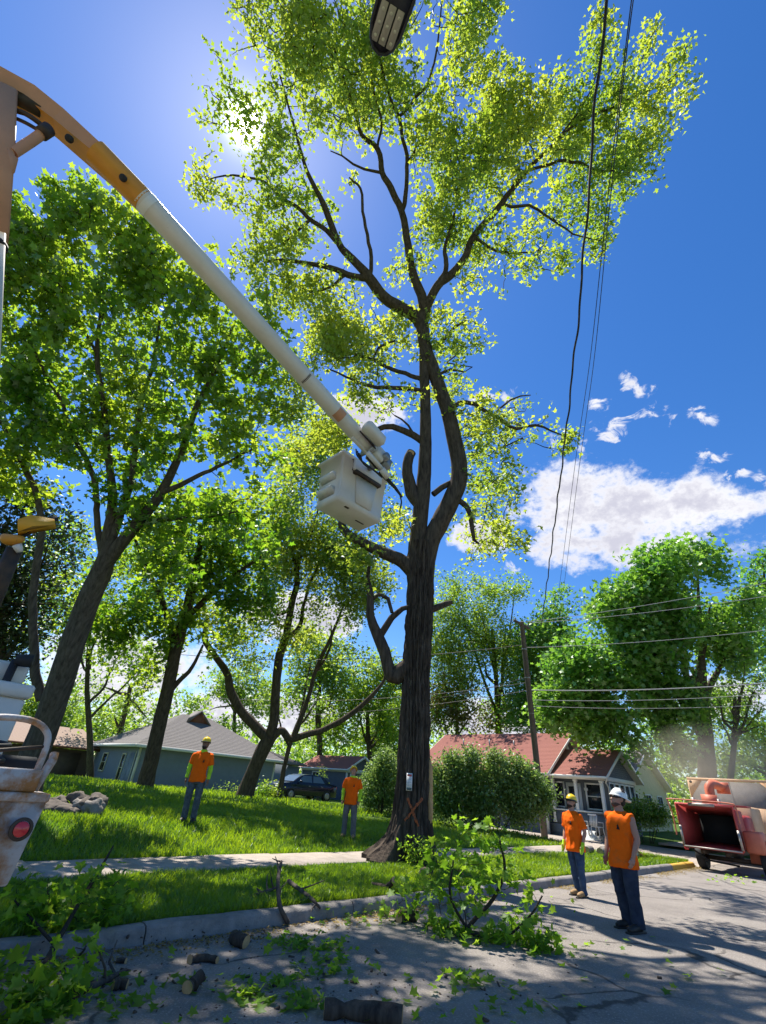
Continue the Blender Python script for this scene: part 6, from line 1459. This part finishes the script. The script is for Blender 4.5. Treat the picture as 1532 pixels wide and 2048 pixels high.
    # boots
    for i, s in enumerate((1, -1)):
        fx, fy = feet[i]; m = MB()
        m.tube([(fx, fy - .085, .05), (fx, fy - .03, .062), (fx + s * .01, fy + .06, .058), (fx + s * .018, fy + .14, .046), (fx + s * .022, fy + .20, .036)], [.042, .052, .05, .05, .03], 14); m.tube([(fx, fy - .03, .05), (fx, fy - .035, P.get('boot_h', .15))], [.05, .055], 14)
        b = link('boot', remesh(m, .011, 2), t); b.data.materials.append(M[P.get('boots', 'boot_dark')])
        so_ = MB(); so_.prism([(fx - .045, fy - .12, 0), (fx + .045, fy - .12, 0), (fx + .055 + s * .01, fy + .08, 0), (fx + .04 + s * .02, fy + .22, 0), (fx - .03 + s * .02, fy + .22, 0), (fx - .05 + s * .01, fy + .08, 0)], (0, 0, .022)); so_.build('sole', M['boot_dark'], b)
    if P.get('gloves'):
        for i, s in enumerate((1, -1)):
            S0, el, wr = AR[i]; d = wr - el; d /= np.linalg.norm(d); m = MB(); m.tube([wr - d * .06, wr, wr + d * .05, wr + d * .1, wr + d * .17], [.036, .034, .043, .04, .024], 12)
            link('glove', remesh(m, .009, 2, .006), t).data.materials.append(M['lime'])
    # hair, beard, glasses
    m = MB(); rings(m, [(0, -.025, 1.60, .05, .055), (0, -.02, 1.64, .071, .085), (0, -.012, 1.69, .080, .093), (0, -.006, 1.74, .081, .1), (0, -.004, 1.785, .066, .085), (0, 0, 1.812, .02, .03)], 18, head_xf)
    link('hair', remesh(m, .011, 2, .004), t).data.materials.append(M['hair'])
    if P.get('beard'):
        m = MB(); rings(m, [(0, .05, 1.562, .026, .03), (0, .04, 1.585, .052, .066), (0, .032, 1.612, .064, .084), (0, .026, 1.632, .062, .082)], 18, head_xf); link('beard', remesh(m, .009, 2, .005), t).data.materials.append(M[P.get('beard')])
    if P.get('glasses'):
        m = MB()
        for s in (1, -1):
            q = head_xf(np.array([(s * .008, .112, 1.708), (s * .036, .110, 1.71), (s * .062, .088, 1.708), (s * .078, .04, 1.708), (s * .079, -.01, 1.712)])); m.tube(q, [.012, .019, .017, .006, .004], 8, squash=(1, 1))
        m.build('sunglasses', M['black_plastic'], t, smooth=True)
    else:
        for s in (1, -1):
            m = MB(); rings(m, [(s * .03, .097, 1.698, .008, .004), (s * .03, .100, 1.705, .013, .006), (s * .03, .097, 1.712, .008, .004)], 8, head_xf); m.build('eye', M['eye'], t, smooth=True)
    m = MB(); m.tube(head_xf(np.array([(-.024, .101, 1.628), (0, .109, 1.630), (.024, .101, 1.628)])), [.003, .006, .003], 6); m.build('mouth', M['lip'], t)
    # hard hat
    if P.get('hat'):
        hp_, hy, back = P['hat'], P.get('hat_z', 0.0), P.get('hat_back', 0.0)
        Rb = rot3(back, 0, 0)
        def hat_xf(V): return head_xf((np.asarray(V) - [0, 0, 1.72]) @ Rb.T + [0, -.005, 1.725 + hy])
        m = MB(); rings(m, [(0, 0, 1.725, .105, .125), (0, 0, 1.76, .104, .123), (0, -.002, 1.795, .094, .112), (0, -.004, 1.825, .073, .09), (0, -.006, 1.843, .042, .055), (0, -.006, 1.849, .008, .01)], 24, hat_xf); ho = m.build('hard_hat', M[hp_], t, smooth=True)
        m = MB(); a = np.linspace(0, 2 * math.pi, 28, endpoint=False); fr = P.get('brim_dir', 1); V = []
        for rr_, zz in ((1.0, 1.735), (1.0, 1.722)):
            V.append(np.stack([.107 * np.cos(a), .127 * np.sin(a), np.full(28, zz)], 1)); ext = .014 + .055 * np.clip(np.sin(a) * fr, 0, 1) ** 1.5
            V.append(np.stack([(.107 + ext * .5) * np.cos(a), (.127 + ext) * np.sin(a), np.full(28, zz - .012)], 1))
        V = hat_xf(np.concatenate(V)); f = []
        for i in range(28):
            j = (i + 1) % 28; f += [[i, j, 28 + j, 28 + i], [56 + i, 84 + i, 84 + j, 56 + j], [28 + i, 28 + j, 84 + j, 84 + i]]
        m.add(V, None, f); m.build('hat_brim', M[P.get('brim', hp_)], ho, smooth=True)
        m = MB(); m.tube(hat_xf(np.array([(0, y_, z_) for y_, z_ in ((.118, 1.775), (.07, 1.84), (0, 1.855), (-.07, 1.84), (-.12, 1.775))])), .008, 6); m.build('hat_ridge', M[hp_], ho)
        if P.get('sticker'):
            for xx in (-.062, -.09): m = MB(); V = hat_xf(np.array([(xx - .012, -.03, 1.815 if xx > -.08 else 1.79), (xx - .012, .03, 1.815 if xx > -.08 else 1.79), (xx + .01, .03, 1.838 if xx > -.08 else 1.812), (xx + .01, -.03, 1.838 if xx > -.08 else 1.812)])) + np.array([0, 0, .006]); m.prism(V, np.array([-.004, 0, .004])); m.build('hat_sticker', M['emblem'], ho)
    return t

def crew():
    p = GZ(1268, 1862)
    person('man in white hard hat, soiled sleeveless orange shirt, dark jeans and sunglasses', p, (-.88, -.42), 1.83, dict(
        arms=(((.25, -.06, 1.15), (.235, .06, .90)), ((-.25, -.05, 1.15), (-.235, .08, .91))), sleeve=0, shirt='tee_dirty', trousers='denim_dark', boots='boot_dark', hat='hat_white', hat_back=.12, brim_dir=-1, sticker=True,
        glasses=True, beard='stubble', head_up=.2, head_yaw=-.3, hem=.77, loose=1.14, baggy=1.12, feet=((.13, -.06), (-.10, .05)), shift=(-.01, -.05), wide=1.1, seed=2, emblem_x=-.085, knee=(.04, .03)))
    p = GZ(1162, 1793)
    person('bearded man in yellow hard hat, orange shirt, blue jeans and lime gloves', p, (-.82, -.50), 1.73, dict(
        arms=(((.26, -.05, 1.15), (.245, .07, .90)), ((-.255, -.04, 1.15), (-.24, .07, .90))), shirt='tee', trousers='denim', boots='boot_tan', hat='hat_yellow', brim='black_plastic', glasses=True, beard='hair', gloves=True,
        head_up=.2, head_yaw=-.15, hem=.78, loose=1.12, baggy=1.0, feet=((.12, -.07), (-.11, .07)), seed=4, emblem_x=-.06, sleeve_len=.8))
    p = on_ground(695, 1676)
    person('man in yellow hard hat looking up, orange shirt over lime sleeves, grey trousers', p, (-.12, -.99), 1.78, dict(
        arms=(((.255, -.04, 1.15), (.245, .05, .90)), ((-.265, -.03, 1.16), (-.25, .06, .90))), lime=True, shirt='tee', trousers='grey_cloth', boots='boot_tan', boot_h=.2, hat='hat_yellow', head_up=.52, head_yaw=.15, hem=.82, feet=((.13, -.03), (-.15, .05)), seed=6, group=None))
    p = on_ground(374, 1645)
    person('man in yellow hard hat standing straight, orange shirt over lime sleeves, faded jeans', p, (.12, -.99), 1.84, dict(
        arms=(((.255, -.02, 1.15), (.255, .05, .91)), ((-.255, -.02, 1.15), (-.265, .05, .91))), lime=True, shirt='tee', trousers='camo', boots='boot_dark', hat='hat_yellow', brim='black_plastic', skin='skin_dark', head_up=.05, head_yaw=-.2, hem=.84, feet=((.11, 0), (-.12, .03)), seed=8, beard='hair'))
crew()

# ================================================================== ON THE OLD TRUNK
def trunk_point(z, lat):
    """point on the camera side of the old trunk at height z, lat metres to the picture's right of its axis"""
    Q, rr, V3 = trunk_axis; i = int(np.argmin(np.abs(Q[:, 2] - z))); c = Q[i]; tc = CPOS - c; tc[2] = 0; tc /= np.linalg.norm(tc); rt = np.cross(tc, [0, 0, -1.0])
    if rt @ _R < 0: rt = -rt
    ring = V3[i] - c; d = ring[:, 0] * rt[0] + ring[:, 1] * rt[1]; f = ring[:, 0] * tc[0] + ring[:, 1] * tc[1]
    ok = f > 0; j = np.argmin(np.where(ok, np.abs(d - lat), 9)); near = np.where(ok & (np.abs(d - lat) < .06), f, -9).max()
    return c + rt * lat + tc * near, rt, tc
def trunk_details():
    trunk = [o for o in mt.children if o.name.startswith('trunk')][0]; base = np.array(mt.location)
    m = MB()
    for (z0, l0, z1, l1) in ((1.43, -.13, .90, .16), (1.45, .22, .98, -.16)):
        n = 16; pts = []
        for k in range(n):
            q = k / (n - 1); p, rt, tc = trunk_point(z0 + (z1 - z0) * q, l0 + (l1 - l0) * q); pts.append(p + tc * .006)
        pts = np.array(pts); d = pts[-1] - pts[0]; d /= np.linalg.norm(d); sd = np.cross(d, tc); sd /= np.linalg.norm(sd)
        wv = .026 + .008 * np.sin(np.arange(n) * 1.7)
        V = np.concatenate([pts - sd * wv[:, None], pts + sd * wv[:, None]]); m.add(V, None, [[i, i + 1, n + i + 1, n + i] for i in range(n - 1)])
    o = m.build('orange_cross_mark', M['orange_paint_mark'], trunk, origin=base); o.location = (0, 0, 0); o['label'] = 'orange spray painted X'
    # dry bare strip without bark on the right edge
    m = MB(); pts = []; Q, rr, V3 = trunk_axis
    for z in np.linspace(.95, 2.25, 12):
        i = int(np.argmin(np.abs(Q[:, 2] - z))); p, rt, tc = trunk_point(z, .1); c = Q[i]; pts.append(c + rt * (rr[i] + .045) + tc * .12)
    m.tube(np.array(pts), np.interp(np.linspace(0, 1, 12), [0, .1, .9, 1], [.03, .075, .07, .02]), 8); o = m.build('bare_wood_strip', M['wood'], trunk, origin=base, smooth=True); o.location = (0, 0, 0)
    # cut face of the stub
    c = PD(822, 906, MAIN(822, 906) - .13); ax = (CPOS - c); ax /= np.linalg.norm(ax); ax = ax + np.array([0, 0, .35]); a_, s_, u_ = ortho(ax, [1, 0, .2])
    m = MB(); m.lathe([(0, .012), (.07, .01), (.10, 0), (.105, -.03)], c, 16, ax=[s_, u_, a_]); o = m.build('cut_face', M['wood'], trunk, origin=base); o.location = (0, 0, 0)
    # notice
    pt, rt, tc = trunk_point(1.76, -.10); pt = pt + tc * .02; up = np.array([0, 0, 1.0])
    t = empty('paper_notice', pt); tag(t, 'white printed notice stapled to the furrowed trunk above the X', 'notice')
    def pl(name, mat, w, h, dx, dz, off, parent=None):
        mb = MB(); mb.box(rt * dx + up * dz + tc * off, (w, h, .004), ax=[rt, up, tc]); return mb.build(name, M[mat], parent or t)
    M['paper'] = pmat('paper', (0.74, 0.74, 0.73), 0.7, 0, var=.06); M['print_red'] = pmat('red_print', (0.45, 0.10, 0.09), .7); M['print_dark'] = pmat('dark_print', (0.08, 0.12, 0.11), .7); M['print_grey'] = pmat('grey_print', (0.38, 0.38, 0.39), .7)
    sh = pl('sheet', 'paper', .135, .36, 0, 0, 0); pl('header', 'print_red', .11, .045, 0, .135, .005, sh); pl('footer', 'print_dark', .115, .05, 0, -.145, .005, sh)
    for k in range(6): pl('print_line', 'print_grey', .10 - .01 * (k % 3), .008, -.005, .08 - .032 * k, .005, sh)
trunk_details()

# ================================================================== CUT BRANCHES, LOGS, STONES
T_NEAR = (np.array([[0, 0, 0], [-.04, .22, .04], [-.10, .40, .07], [.08, .40, .06], [.22, .27, .03], [.30, .40, .06], [.44, .56, .09], [.50, .42, .06], [.60, .40, .06], [.56, .20, .02], [.72, .18, .02], [.80, .10, 0], [1, 0, -.08],
                    [.80, -.10, 0], [.72, -.18, .02], [.56, -.20, .02], [.60, -.40, .06], [.50, -.42, .06], [.44, -.56, .09], [.30, -.40, .06], [.22, -.27, .03], [.08, -.40, .06], [-.10, -.40, .07], [-.04, -.22, .04], [.4, 0, -.02]]),
          np.array([[24, i, i + 1] for i in range(23)] + [[24, 23, 0]]))
def leaf_meshes(mat):
    L = []
    for k in range(5):
        V = T_NEAR[0].copy(); V[:, 2] += (np.random.default_rng(k).random(len(V)) - .5) * .07 - .25 * (V[:, 0] - .3) ** 2 + .15 * np.abs(V[:, 1])
        L.append(nmesh('leaf', V, [T_NEAR[1]], M[mat], attr=np.full(len(V), .1 + .2 * k)))
    return L
LEAF_MESH = leaf_meshes('leaf_cut')
def cut_branch(label, stems, blobs, seed, leaf=.13, n_obj=290, n_more=330, dens=1.0, jit=.09):
    r = np.random.default_rng(seed)
    P0 = PD(*stems[0][0][:2], stems[0][0][3]); base = np.array([P0[0], P0[1], 0.0])
    t = empty('cut_branch', base); tag(t, label, 'branch')
    m = MB(); nodes = []
    for st in stems:
        P, R = limb_pts(st, None); Q = bark_limb(m, P, R, r, step=.08, sides=8, amp=.08, wob=.04); nodes.append(Q)
    cs = []
    w = np.array([b[2] ** 2 for b in blobs], float); w /= w.sum(); tot = n_obj + n_more
    for b, wi in zip(blobs, w):
        c = PD(b[0], b[1], b[3]); R = b[2] * b[3] / FPX; n = max(2, int(round(tot * wi / 5)))
        q = r.normal(size=(n, 3)); q /= np.linalg.norm(q, axis=1, keepdims=True); cs.append(c + q * (r.random(n) ** .4)[:, None] * R)
    Cc = np.concatenate(cs); g = np.array([float(terrain(*SU(p))) if SU(p)[1] > KERB_U else 0.0 for p in Cc]); Cc[:, 2] = np.maximum(Cc[:, 2], g + .05)
    make_twigs(np.concatenate(nodes), Cc, r, m, 4, .004, .004)
    s_ = m.build('stem', M['twig'], t, origin=base, smooth=True); s_.location = (0, 0, 0)
    pos = (Cc[:, None] + r.normal(size=(len(Cc), 5, 3)) * [.09, .09, .06]).reshape(-1, 3); pos[:, 2] = np.maximum(pos[:, 2], np.repeat(g, 5) + .03)
    r.shuffle(pos); a, b = pos[:n_obj], pos[n_obj:]
    for p in a:
        o = bpy.data.objects.new('leaf', LEAF_MESH[r.integers(5)]); COL.objects.link(o); o.parent = t; o.location = tuple(p - base)
        o.rotation_euler = (r.normal(0, .6), .35 + r.normal(0, .5), r.uniform(0, 6.28)); k = leaf * r.uniform(.6, 1.2); o.scale = (k, k, k)
    if len(b):
        V, Fa = leaf_geo(b, leaf, T_NEAR, r, 1.2, .5); o = link('more_leaves', nmesh('more_leaves', V - base, [Fa], M['leaf_cut'], attr=leaf_attr(len(b), T_NEAR, r)), t); o['kind'] = 'stuff'
    return t
cut_branch('light leafy cut branch standing up from the road in front of the old trunk', [
    [(900, 1940, 9, 5.9), (935, 1860, 8, 6.1), (985, 1800, 7, 6.3), (1010, 1740, 6, 6.4), (1000, 1680, 4, 6.5)],
    [(935, 1860, 6, 6.1), (900, 1790, 5, 6.3), (905, 1720, 3, 6.4)], [(920, 1900, 6, 6.0), (1000, 1880, 5, 6.0), (1060, 1830, 4, 6.1), (1085, 1790, 3, 6.2)], [(920, 1910, 6, 6.0), (990, 1930, 5, 5.8), (1060, 1940, 3, 5.7), (1100, 1970, 2, 5.6)], [(905, 1930, 6, 5.9), (850, 1870, 5, 6.2), (790, 1840, 3, 6.5)]],
    [(960, 1700, 58, 6.4), (900, 1750, 52, 6.4), (1010, 1750, 60, 6.3), (1050, 1840, 60, 6.1), (955, 1810, 60, 6.2), (900, 1870, 50, 6.1), (1060, 1920, 38, 5.8), (985, 1910, 46, 5.9), (850, 1820, 38, 6.4), (800, 1850, 32, 6.5), (770, 1820, 18, 6.8), (935, 1975, 24, 5.6), (1095, 1965, 20, 5.6), (870, 1920, 30, 6.0), (1010, 1690, 30, 6.5), (835, 1775, 40, 6.6), (800, 1800, 34, 6.6), (1085, 1870, 36, 5.9), (870, 1710, 34, 6.6), (930, 1665, 26, 6.6), (1090, 1920, 30, 5.7)], 91, leaf=.11, n_more=430)
cut_branch('leafy cut limb lying over the kerb beside the truck', [
    [(20, 2030, 12, 3.3), (70, 1960, 11, 3.7), (110, 1890, 10, 4.2), (150, 1820, 8, 4.8), (200, 1740, 6, 5.4), (228, 1690, 3, 5.7)], [(110, 1890, 7, 4.2), (60, 1830, 5, 4.6), (30, 1800, 3, 4.8)], [(80, 1950, 6, 3.8), (140, 1930, 5, 3.9), (170, 1900, 3, 4.0)], [(40, 2000, 6, 3.4), (110, 2010, 5, 3.4), (160, 1990, 3, 3.5)]],
    [(60, 1800, 50, 4.8), (130, 1795, 50, 4.9), (200, 1785, 40, 5.1), (235, 1810, 26, 5.1), (90, 1850, 44, 4.6), (180, 1845, 34, 4.8), (25, 1850, 36, 4.5), (240, 1760, 20, 5.4), (150, 1915, 34, 3.9), (100, 1965, 44, 3.6), (45, 1985, 44, 3.4), (140, 2005, 32, 3.45), (85, 2040, 40, 3.3), (25, 1915, 24, 3.9), (20, 2050, 40, 3.2)], 92, leaf=.105)

def log_piece(name, label, px, py, length, rad, yaw, seed, tilt=0.0, cat='log', group=None, z=None, bend=.1):
    p = on_ground(px, py); r = np.random.default_rng(seed)
    t = empty(name, p, yaw); tag(t, label, cat, group)
    m = MB(); n = 9; X = np.linspace(-length / 2, length / 2, n); P = np.stack([X, bend * length * np.sin(np.linspace(0, 3.1, n)), np.full(n, rad * .9) + X * math.tan(tilt)], 1); P[:, 2] = np.maximum(P[:, 2], rad * .85)
    V, f4 = tube_geo(P, np.full(n, rad) * (1 + .12 * r.normal(size=n)), 14); V = V + (fbm(V * 9 + seed, 2)[:, None] - .5) * rad * .5 * np.array([.3, 1, 1]); m.add(V, None, f4); b = m.build('bark', M['bark'], t, smooth=True)
    V = V.reshape(n, 14, 3)
    for k in (0, n - 1):
        m = MB(); c = V[k].mean(0); m.add(np.vstack([V[k], [c]]), [[14, i, (i + 1) % 14] for i in range(14)]); m.build('cut_end', M['wood'], t)
    return t
log_piece('log', 'short thick log with pale cut end against the kerb', 478, 1893, .22, .062, 2.4, 1)
log_piece('log', 'split stub of wood standing among the chips on the road', 386, 1985, .16, .045, 1.1, 2, tilt=.6)
log_piece('log', 'dark curved slab of bark beside the split stub', 405, 1930, .26, .035, .25, 3, bend=.25)
log_piece('log', 'small dark chunk of bark near the lying limb', 237, 1982, .11, .04, .4, 4)
log_piece('log', 'small flat piece of bark close to the kerb', 240, 1928, .09, .022, .1, 5)
log_piece('log', 'long mossy dark log with a stub at one end on the road', 725, 2046, .62, .062, -.05, 6, bend=.04)
log_piece('log', 'pale log end lying under the leafy branch', 815, 1845, .3, .06, .5, 7)
log_piece('log', 'stout broken limb resting on the verge grass', 765, 1782, .62, .045, -1.0, 8, tilt=.45)
log_piece('log', 'short cut log at the foot of the old trunk', 853, 1757, .3, .09, .9, 9)
def stick(label, pts, seed):
    P = []
    for (x, y, h) in pts:
        g = on_ground(x, y); q = g + np.array([0, 0, 0.0]); D = (g - CPOS) @ _F; P.append(np.array([*g[:2], g[2] + h]))
    P = np.array(P); m = MB(); r = np.random.default_rng(seed)
    Q = smooth_path(P, 24); m.tube(Q, np.interp(np.linspace(0, 1, 24), [0, .6, 1], [.03, .024, .012]), 8)
    for k in (7, 13, 18): e = Q[k] + r.normal(size=3) * .18 + [0, 0, .12]; m.tube([Q[k], (Q[k] + e) / 2 + r.normal(size=3) * .03, e], [.014, .01, .005], 5)
    o = m.build('stick', M['bark_grey'], None, smooth=True, origin=P[0]); tag(o, label, 'stick'); return o
stick('crooked bare stick arched over the kerb', [(575, 1852, .03), (556, 1835, .12), (548, 1815, .28), (551, 1800, .42), (553, 1795, .38)], 1)
stick('long thin bare stick on the verge leading to the crooked one', [(500, 1800, .03), (530, 1793, .05), (556, 1790, .10)], 2)
stick('bent bare twig sloping from the verge down to the kerb', [(575, 1775, .08), (600, 1795, .08), (625, 1812, .06), (640, 1825, .04)], 3)
stick('dark twig lying on the road near the leafy branch', [(1000, 1880, .02), (900, 1865, .04), (860, 1850, .03)], 4)
stick('thin twig on the road by the lying limb', [(150, 1990, .02), (200, 1975, .03), (250, 1945, .02)], 5)

def scatter():
    r = np.random.default_rng(17)
    def rest(px, py, sx, sy, n):
        x = r.normal(px, sx, n); y = r.normal(py, sy, n); return np.array([on_ground(a, min(b, 2120)) for a, b in zip(x, y)])
    L = [rest(590, 1895, 26, 10, 60), rest(650, 1905, 30, 14, 50), rest(505, 2000, 30, 12, 60), rest(600, 2015, 26, 10, 40), rest(560, 1975, 16, 6, 20), rest(650, 1945, 40, 12, 40), rest(930, 1965, 30, 12, 40), rest(1160, 1905, 60, 20, 14), rest(1300, 1950, 90, 40, 12),
         rest(860, 2000, 120, 30, 36), rest(320, 1970, 120, 40, 40), rest(1470, 1760, 30, 4, 40), rest(1000, 1820, 60, 12, 30), rest(740, 1840, 60, 12, 50), rest(200, 2010, 60, 20, 30), rest(1060, 2030, 60, 20, 20)]
    P = np.concatenate(L); P[:, 2] += .02 + r.random(len(P)) * .03
    V, Fa = leaf_geo(P, .085, T_MAPLE, r, 1.8, 0.1); V[:, 2] = np.maximum(V[:, 2], .004)
    o = link('leaf_litter', nmesh('leaf_litter', V, [Fa], M['leaf_cut'], attr=leaf_attr(len(P), T_MAPLE, r))); tag(o, 'torn green leaves scattered over the road', 'leaves', kind='stuff')
    C = np.concatenate([rest(450, 1960, 180, 45, 200), rest(650, 1980, 160, 45, 130), rest(520, 1880, 120, 12, 90), rest(900, 1990, 200, 30, 60), rest(150, 1970, 80, 40, 50)])
    m = MB()
    for p in C:
        s = r.uniform(.004, .014) * (1 if r.random() < .9 else 2.2); a = rot3(r.normal(0, .5), r.normal(0, .5), r.uniform(0, 6)); m.box(p + [0, 0, s * .4], (s * r.uniform(1, 3), s * r.uniform(.6, 1.3), s * .7), ax=a)
    M['crumb'] = pmat('bark_crumb', (0.11, 0.075, 0.05), 0.95, 0, scale=3, col2=(0.05, 0.036, 0.028)); o = m.build('bark_crumbs', M['crumb'], None); tag(o, 'crumbs of dark bark strewn over the road', 'bark', kind='stuff')
scatter()

M['stone'] = pmat('field_stone', (0.13, 0.105, 0.085), 0.9, 0, scale=5, col2=(0.08, 0.065, 0.055), bump=.5, bscale=25)
M['stone_pale'] = pmat('pale_stone', (0.27, 0.24, 0.21), 0.9, 0, scale=5, col2=(0.17, 0.15, 0.13), bump=.5, bscale=25)
def stones():
    S = [(110, 1618, .26, 0, 'flat grey stone at the truck side of the stone heap'), (132, 1622, .20, 0, 'rounded brown stone in the front of the heap'), (160, 1612, .17, 1, 'pale stone leaning in the middle of the heap'), (188, 1614, .22, 1, 'largest pale stone of the heap'), (158, 1598, .17, 0, 'round stone on top of the heap'),
         (195, 1602, .20, 0, 'dark stone behind the largest pale one'), (120, 1605, .2, 0, 'long brown stone behind the flat grey one'), (175, 1606, .16, 0, 'small stone between the pale stones'), (146, 1624, .13, 0, 'smallest stone at the foot of the heap'), (92, 1612, .22, 0, 'half hidden stone beside the truck corner')]
    for i, (x, y, rad, pale, lb) in enumerate(S):
        D = (on_ground(150, 1630) - CPOS) @ _F + (1615 - y) * .02; p = PD(x, y, D)
        bm = bmesh.new(); bmesh.ops.create_icosphere(bm, subdivisions=3, radius=1)
        r = np.random.default_rng(i); sc = rad * np.array([1.2, .9, .72]) * r.uniform(.8, 1.2, 3)
        for v in bm.verts:
            c = np.array(v.co); k = 1 + (vnoise(c[None] * 2.1 + i * 5)[0] - .5) * .9 + (vnoise(c[None] * 5 + i)[0] - .5) * .22; v.co = Vector(c * sc * k)
        me = bpy.data.meshes.new('stone'); bm.to_mesh(me); bm.free(); me.polygons.foreach_set('use_smooth', np.ones(len(me.polygons), bool)); me.materials.append(M['stone_pale' if pale else 'stone'])
        o = link('stone', me, None, p, float(r.uniform(0, 6))); tag(o, lb, 'stone', 'stones heaped on the lawn')
stones()

def small_things():
    # toppled wheelbarrow beside the kerb
    p = W(20.6, 7.4, float(terrain(20.6, 7.4))); t = empty('wheelbarrow', p, STREET_ROT + .3); tag(t, 'white wheelbarrow tipped on its side on the verge', 'wheelbarrow')
    m = MB(); V = np.array([(-.55, 0, .05), (.35, -.05, .02), (.55, .0, .30), (-.45, .0, .42)]); m.prism(V, (0, .32, .05)); m.build('tray', M['white_paint'], t)
    m = MB(); m.tube([(-1.0, .05, .25), (0, .1, .35), (.65, .15, .55)], .025, 8); m.tube([(-1.0, .4, .1), (0, .4, .2), (.65, .25, .5)], .025, 8); m.build('handle', M['yellow_paint'], t)
    m = MB(); m.lathe([(.09, -.04), (.19, -.045), (.215, -.02), (.215, .02), (.19, .045), (.09, .04)], (.75, .2, .52), 22, ax=[[1, 0, 0], [0, .5, .86], [0, -.86, .5]]); w = m.build('wheel', M['black_rubber'], t, smooth=True)
    m = MB(); m.lathe([(0, .03), (.09, .03), (.1, 0), (.09, -.03), (0, -.03)], (.75, .2, .52), 14, ax=[[1, 0, 0], [0, .5, .86], [0, -.86, .5]]); m.build('rim', M['steel_worn'], w)
    m = MB(); m.tube([(.2, .1, .3), (.35, -.1, .1), (.5, -.2, .02)], .018, 6); m.build('leg', M['chip_orange'], t)
    for i, (s, u, L, lb) in enumerate(((19.6, 8.1, .9, 'pale barked log on the verge in front of the wheelbarrow'), (20.2, 8.35, .8, 'pale barked log lying nearest the sidewalk'), (19.2, 8.5, .7, 'short pale barked log behind the other two'))):
        p = W(s, u, float(terrain(s, u))); t = empty('log', p, STREET_ROT + .1 * i); tag(t, lb, 'log')
        m = MB(); m.tube([(-L / 2, 0, .11), (0, .02, .12), (L / 2, 0, .11)], [.11, .115, .105], 12, caps=False); m.build('bark', M['stone_pale'], t, smooth=True)
        for x in (-L / 2, L / 2):
            m = MB(); a = np.linspace(0, 6.283, 12, endpoint=False); m.add(np.vstack([np.stack([np.full(12, x), .107 * np.cos(a), .11 + .107 * np.sin(a)], 1), [[x * 1.01, 0, .11]]]), [[12, k, (k + 1) % 12] for k in range(12)]); m.build('cut_end', M['wood'], t)
    # bins by the bungalow
    M['bin_grey'] = pmat('grey_bin_plastic', (0.10, 0.105, 0.11), .5); M['bin_green'] = pmat('green_bin_plastic', (0.02, 0.05, 0.04), .5)
    for (px, py, mat, lb) in ((1178, 1662, 'bin_grey', 'grey wheeled bin by the porch steps'), (1195, 1665, 'bin_grey', 'second grey wheeled bin beside the porch'), (650, 1600, 'bin_green', 'dark bin beside the garage door')):
        p = W(*((29.6, 12.2) if px == 1178 else (30.3, 11.6) if px == 1195 else (32.1, 35.2)), 0); s, u = SU(p); p[2] = float(terrain(s, u)); t = empty('wheeled_bin', p, STREET_ROT); tag(t, lb, 'bin')
        m = MB(); m.prism([(-.24, -.26, .06), (.24, -.26, .06), (.24, .26, .06), (-.24, .26, .06)], (0, 0, .9)); m.build('tub', M[mat], t)
        m = MB(); m.box((0, 0, 1.0), (.58, .62, .06), bevel=.02); m.build('lid', M[mat], t)
        for x in (-.22, .22): m = MB(); m.lathe([(.03, -.03), (.1, -.03), (.1, .03), (.03, .03)], (x, .26, .1), 12, ax=[[0, 1, 0], [0, 0, 1], [1, 0, 0]]); m.build('wheel', M['black_rubber'], t)
        m = MB(); m.cyl((-.2, .32, .95), (.2, .32, .95), .018, 6); m.build('handle', M[mat], t)
    # white plastic chairs leaning by the shrub
    for (s, u, rz, lb) in ((28.2, 12.6, .5, 'white plastic garden chair beside the big shrub'), (28.9, 12.2, 1.4, 'white plastic garden chair between the shrub and the bins')):
        p = W(s, u, float(terrain(s, u))); t = empty('garden_chair', p, STREET_ROT + rz); tag(t, lb, 'chair')
        m = MB(); m.box((0, 0, .42), (.46, .44, .03), bevel=.01); m.build('seat', M['trim'], t)
        m = MB(); [m.box((-.18 + .09 * k, .26, .70), (.05, .025, .5), ax=rot3(-.25)) for k in range(5)]; m.box((0, .33, .95), (.48, .03, .07)); m.build('backrest', M['trim'], t)
        for x in (-.21, .21):
            for y in (-.2, .2): m = MB(); m.cyl((x * 1.1, y * 1.1, 0), (x, y, .42), .022, 6); m.build('leg', M['trim'], t)
            m = MB(); m.tube([(x * 1.1, -.2, .42), (x * 1.15, -.2, .62), (x * 1.15, .25, .64)], .02, 6); m.build('armrest', M['trim'], t)
small_things()
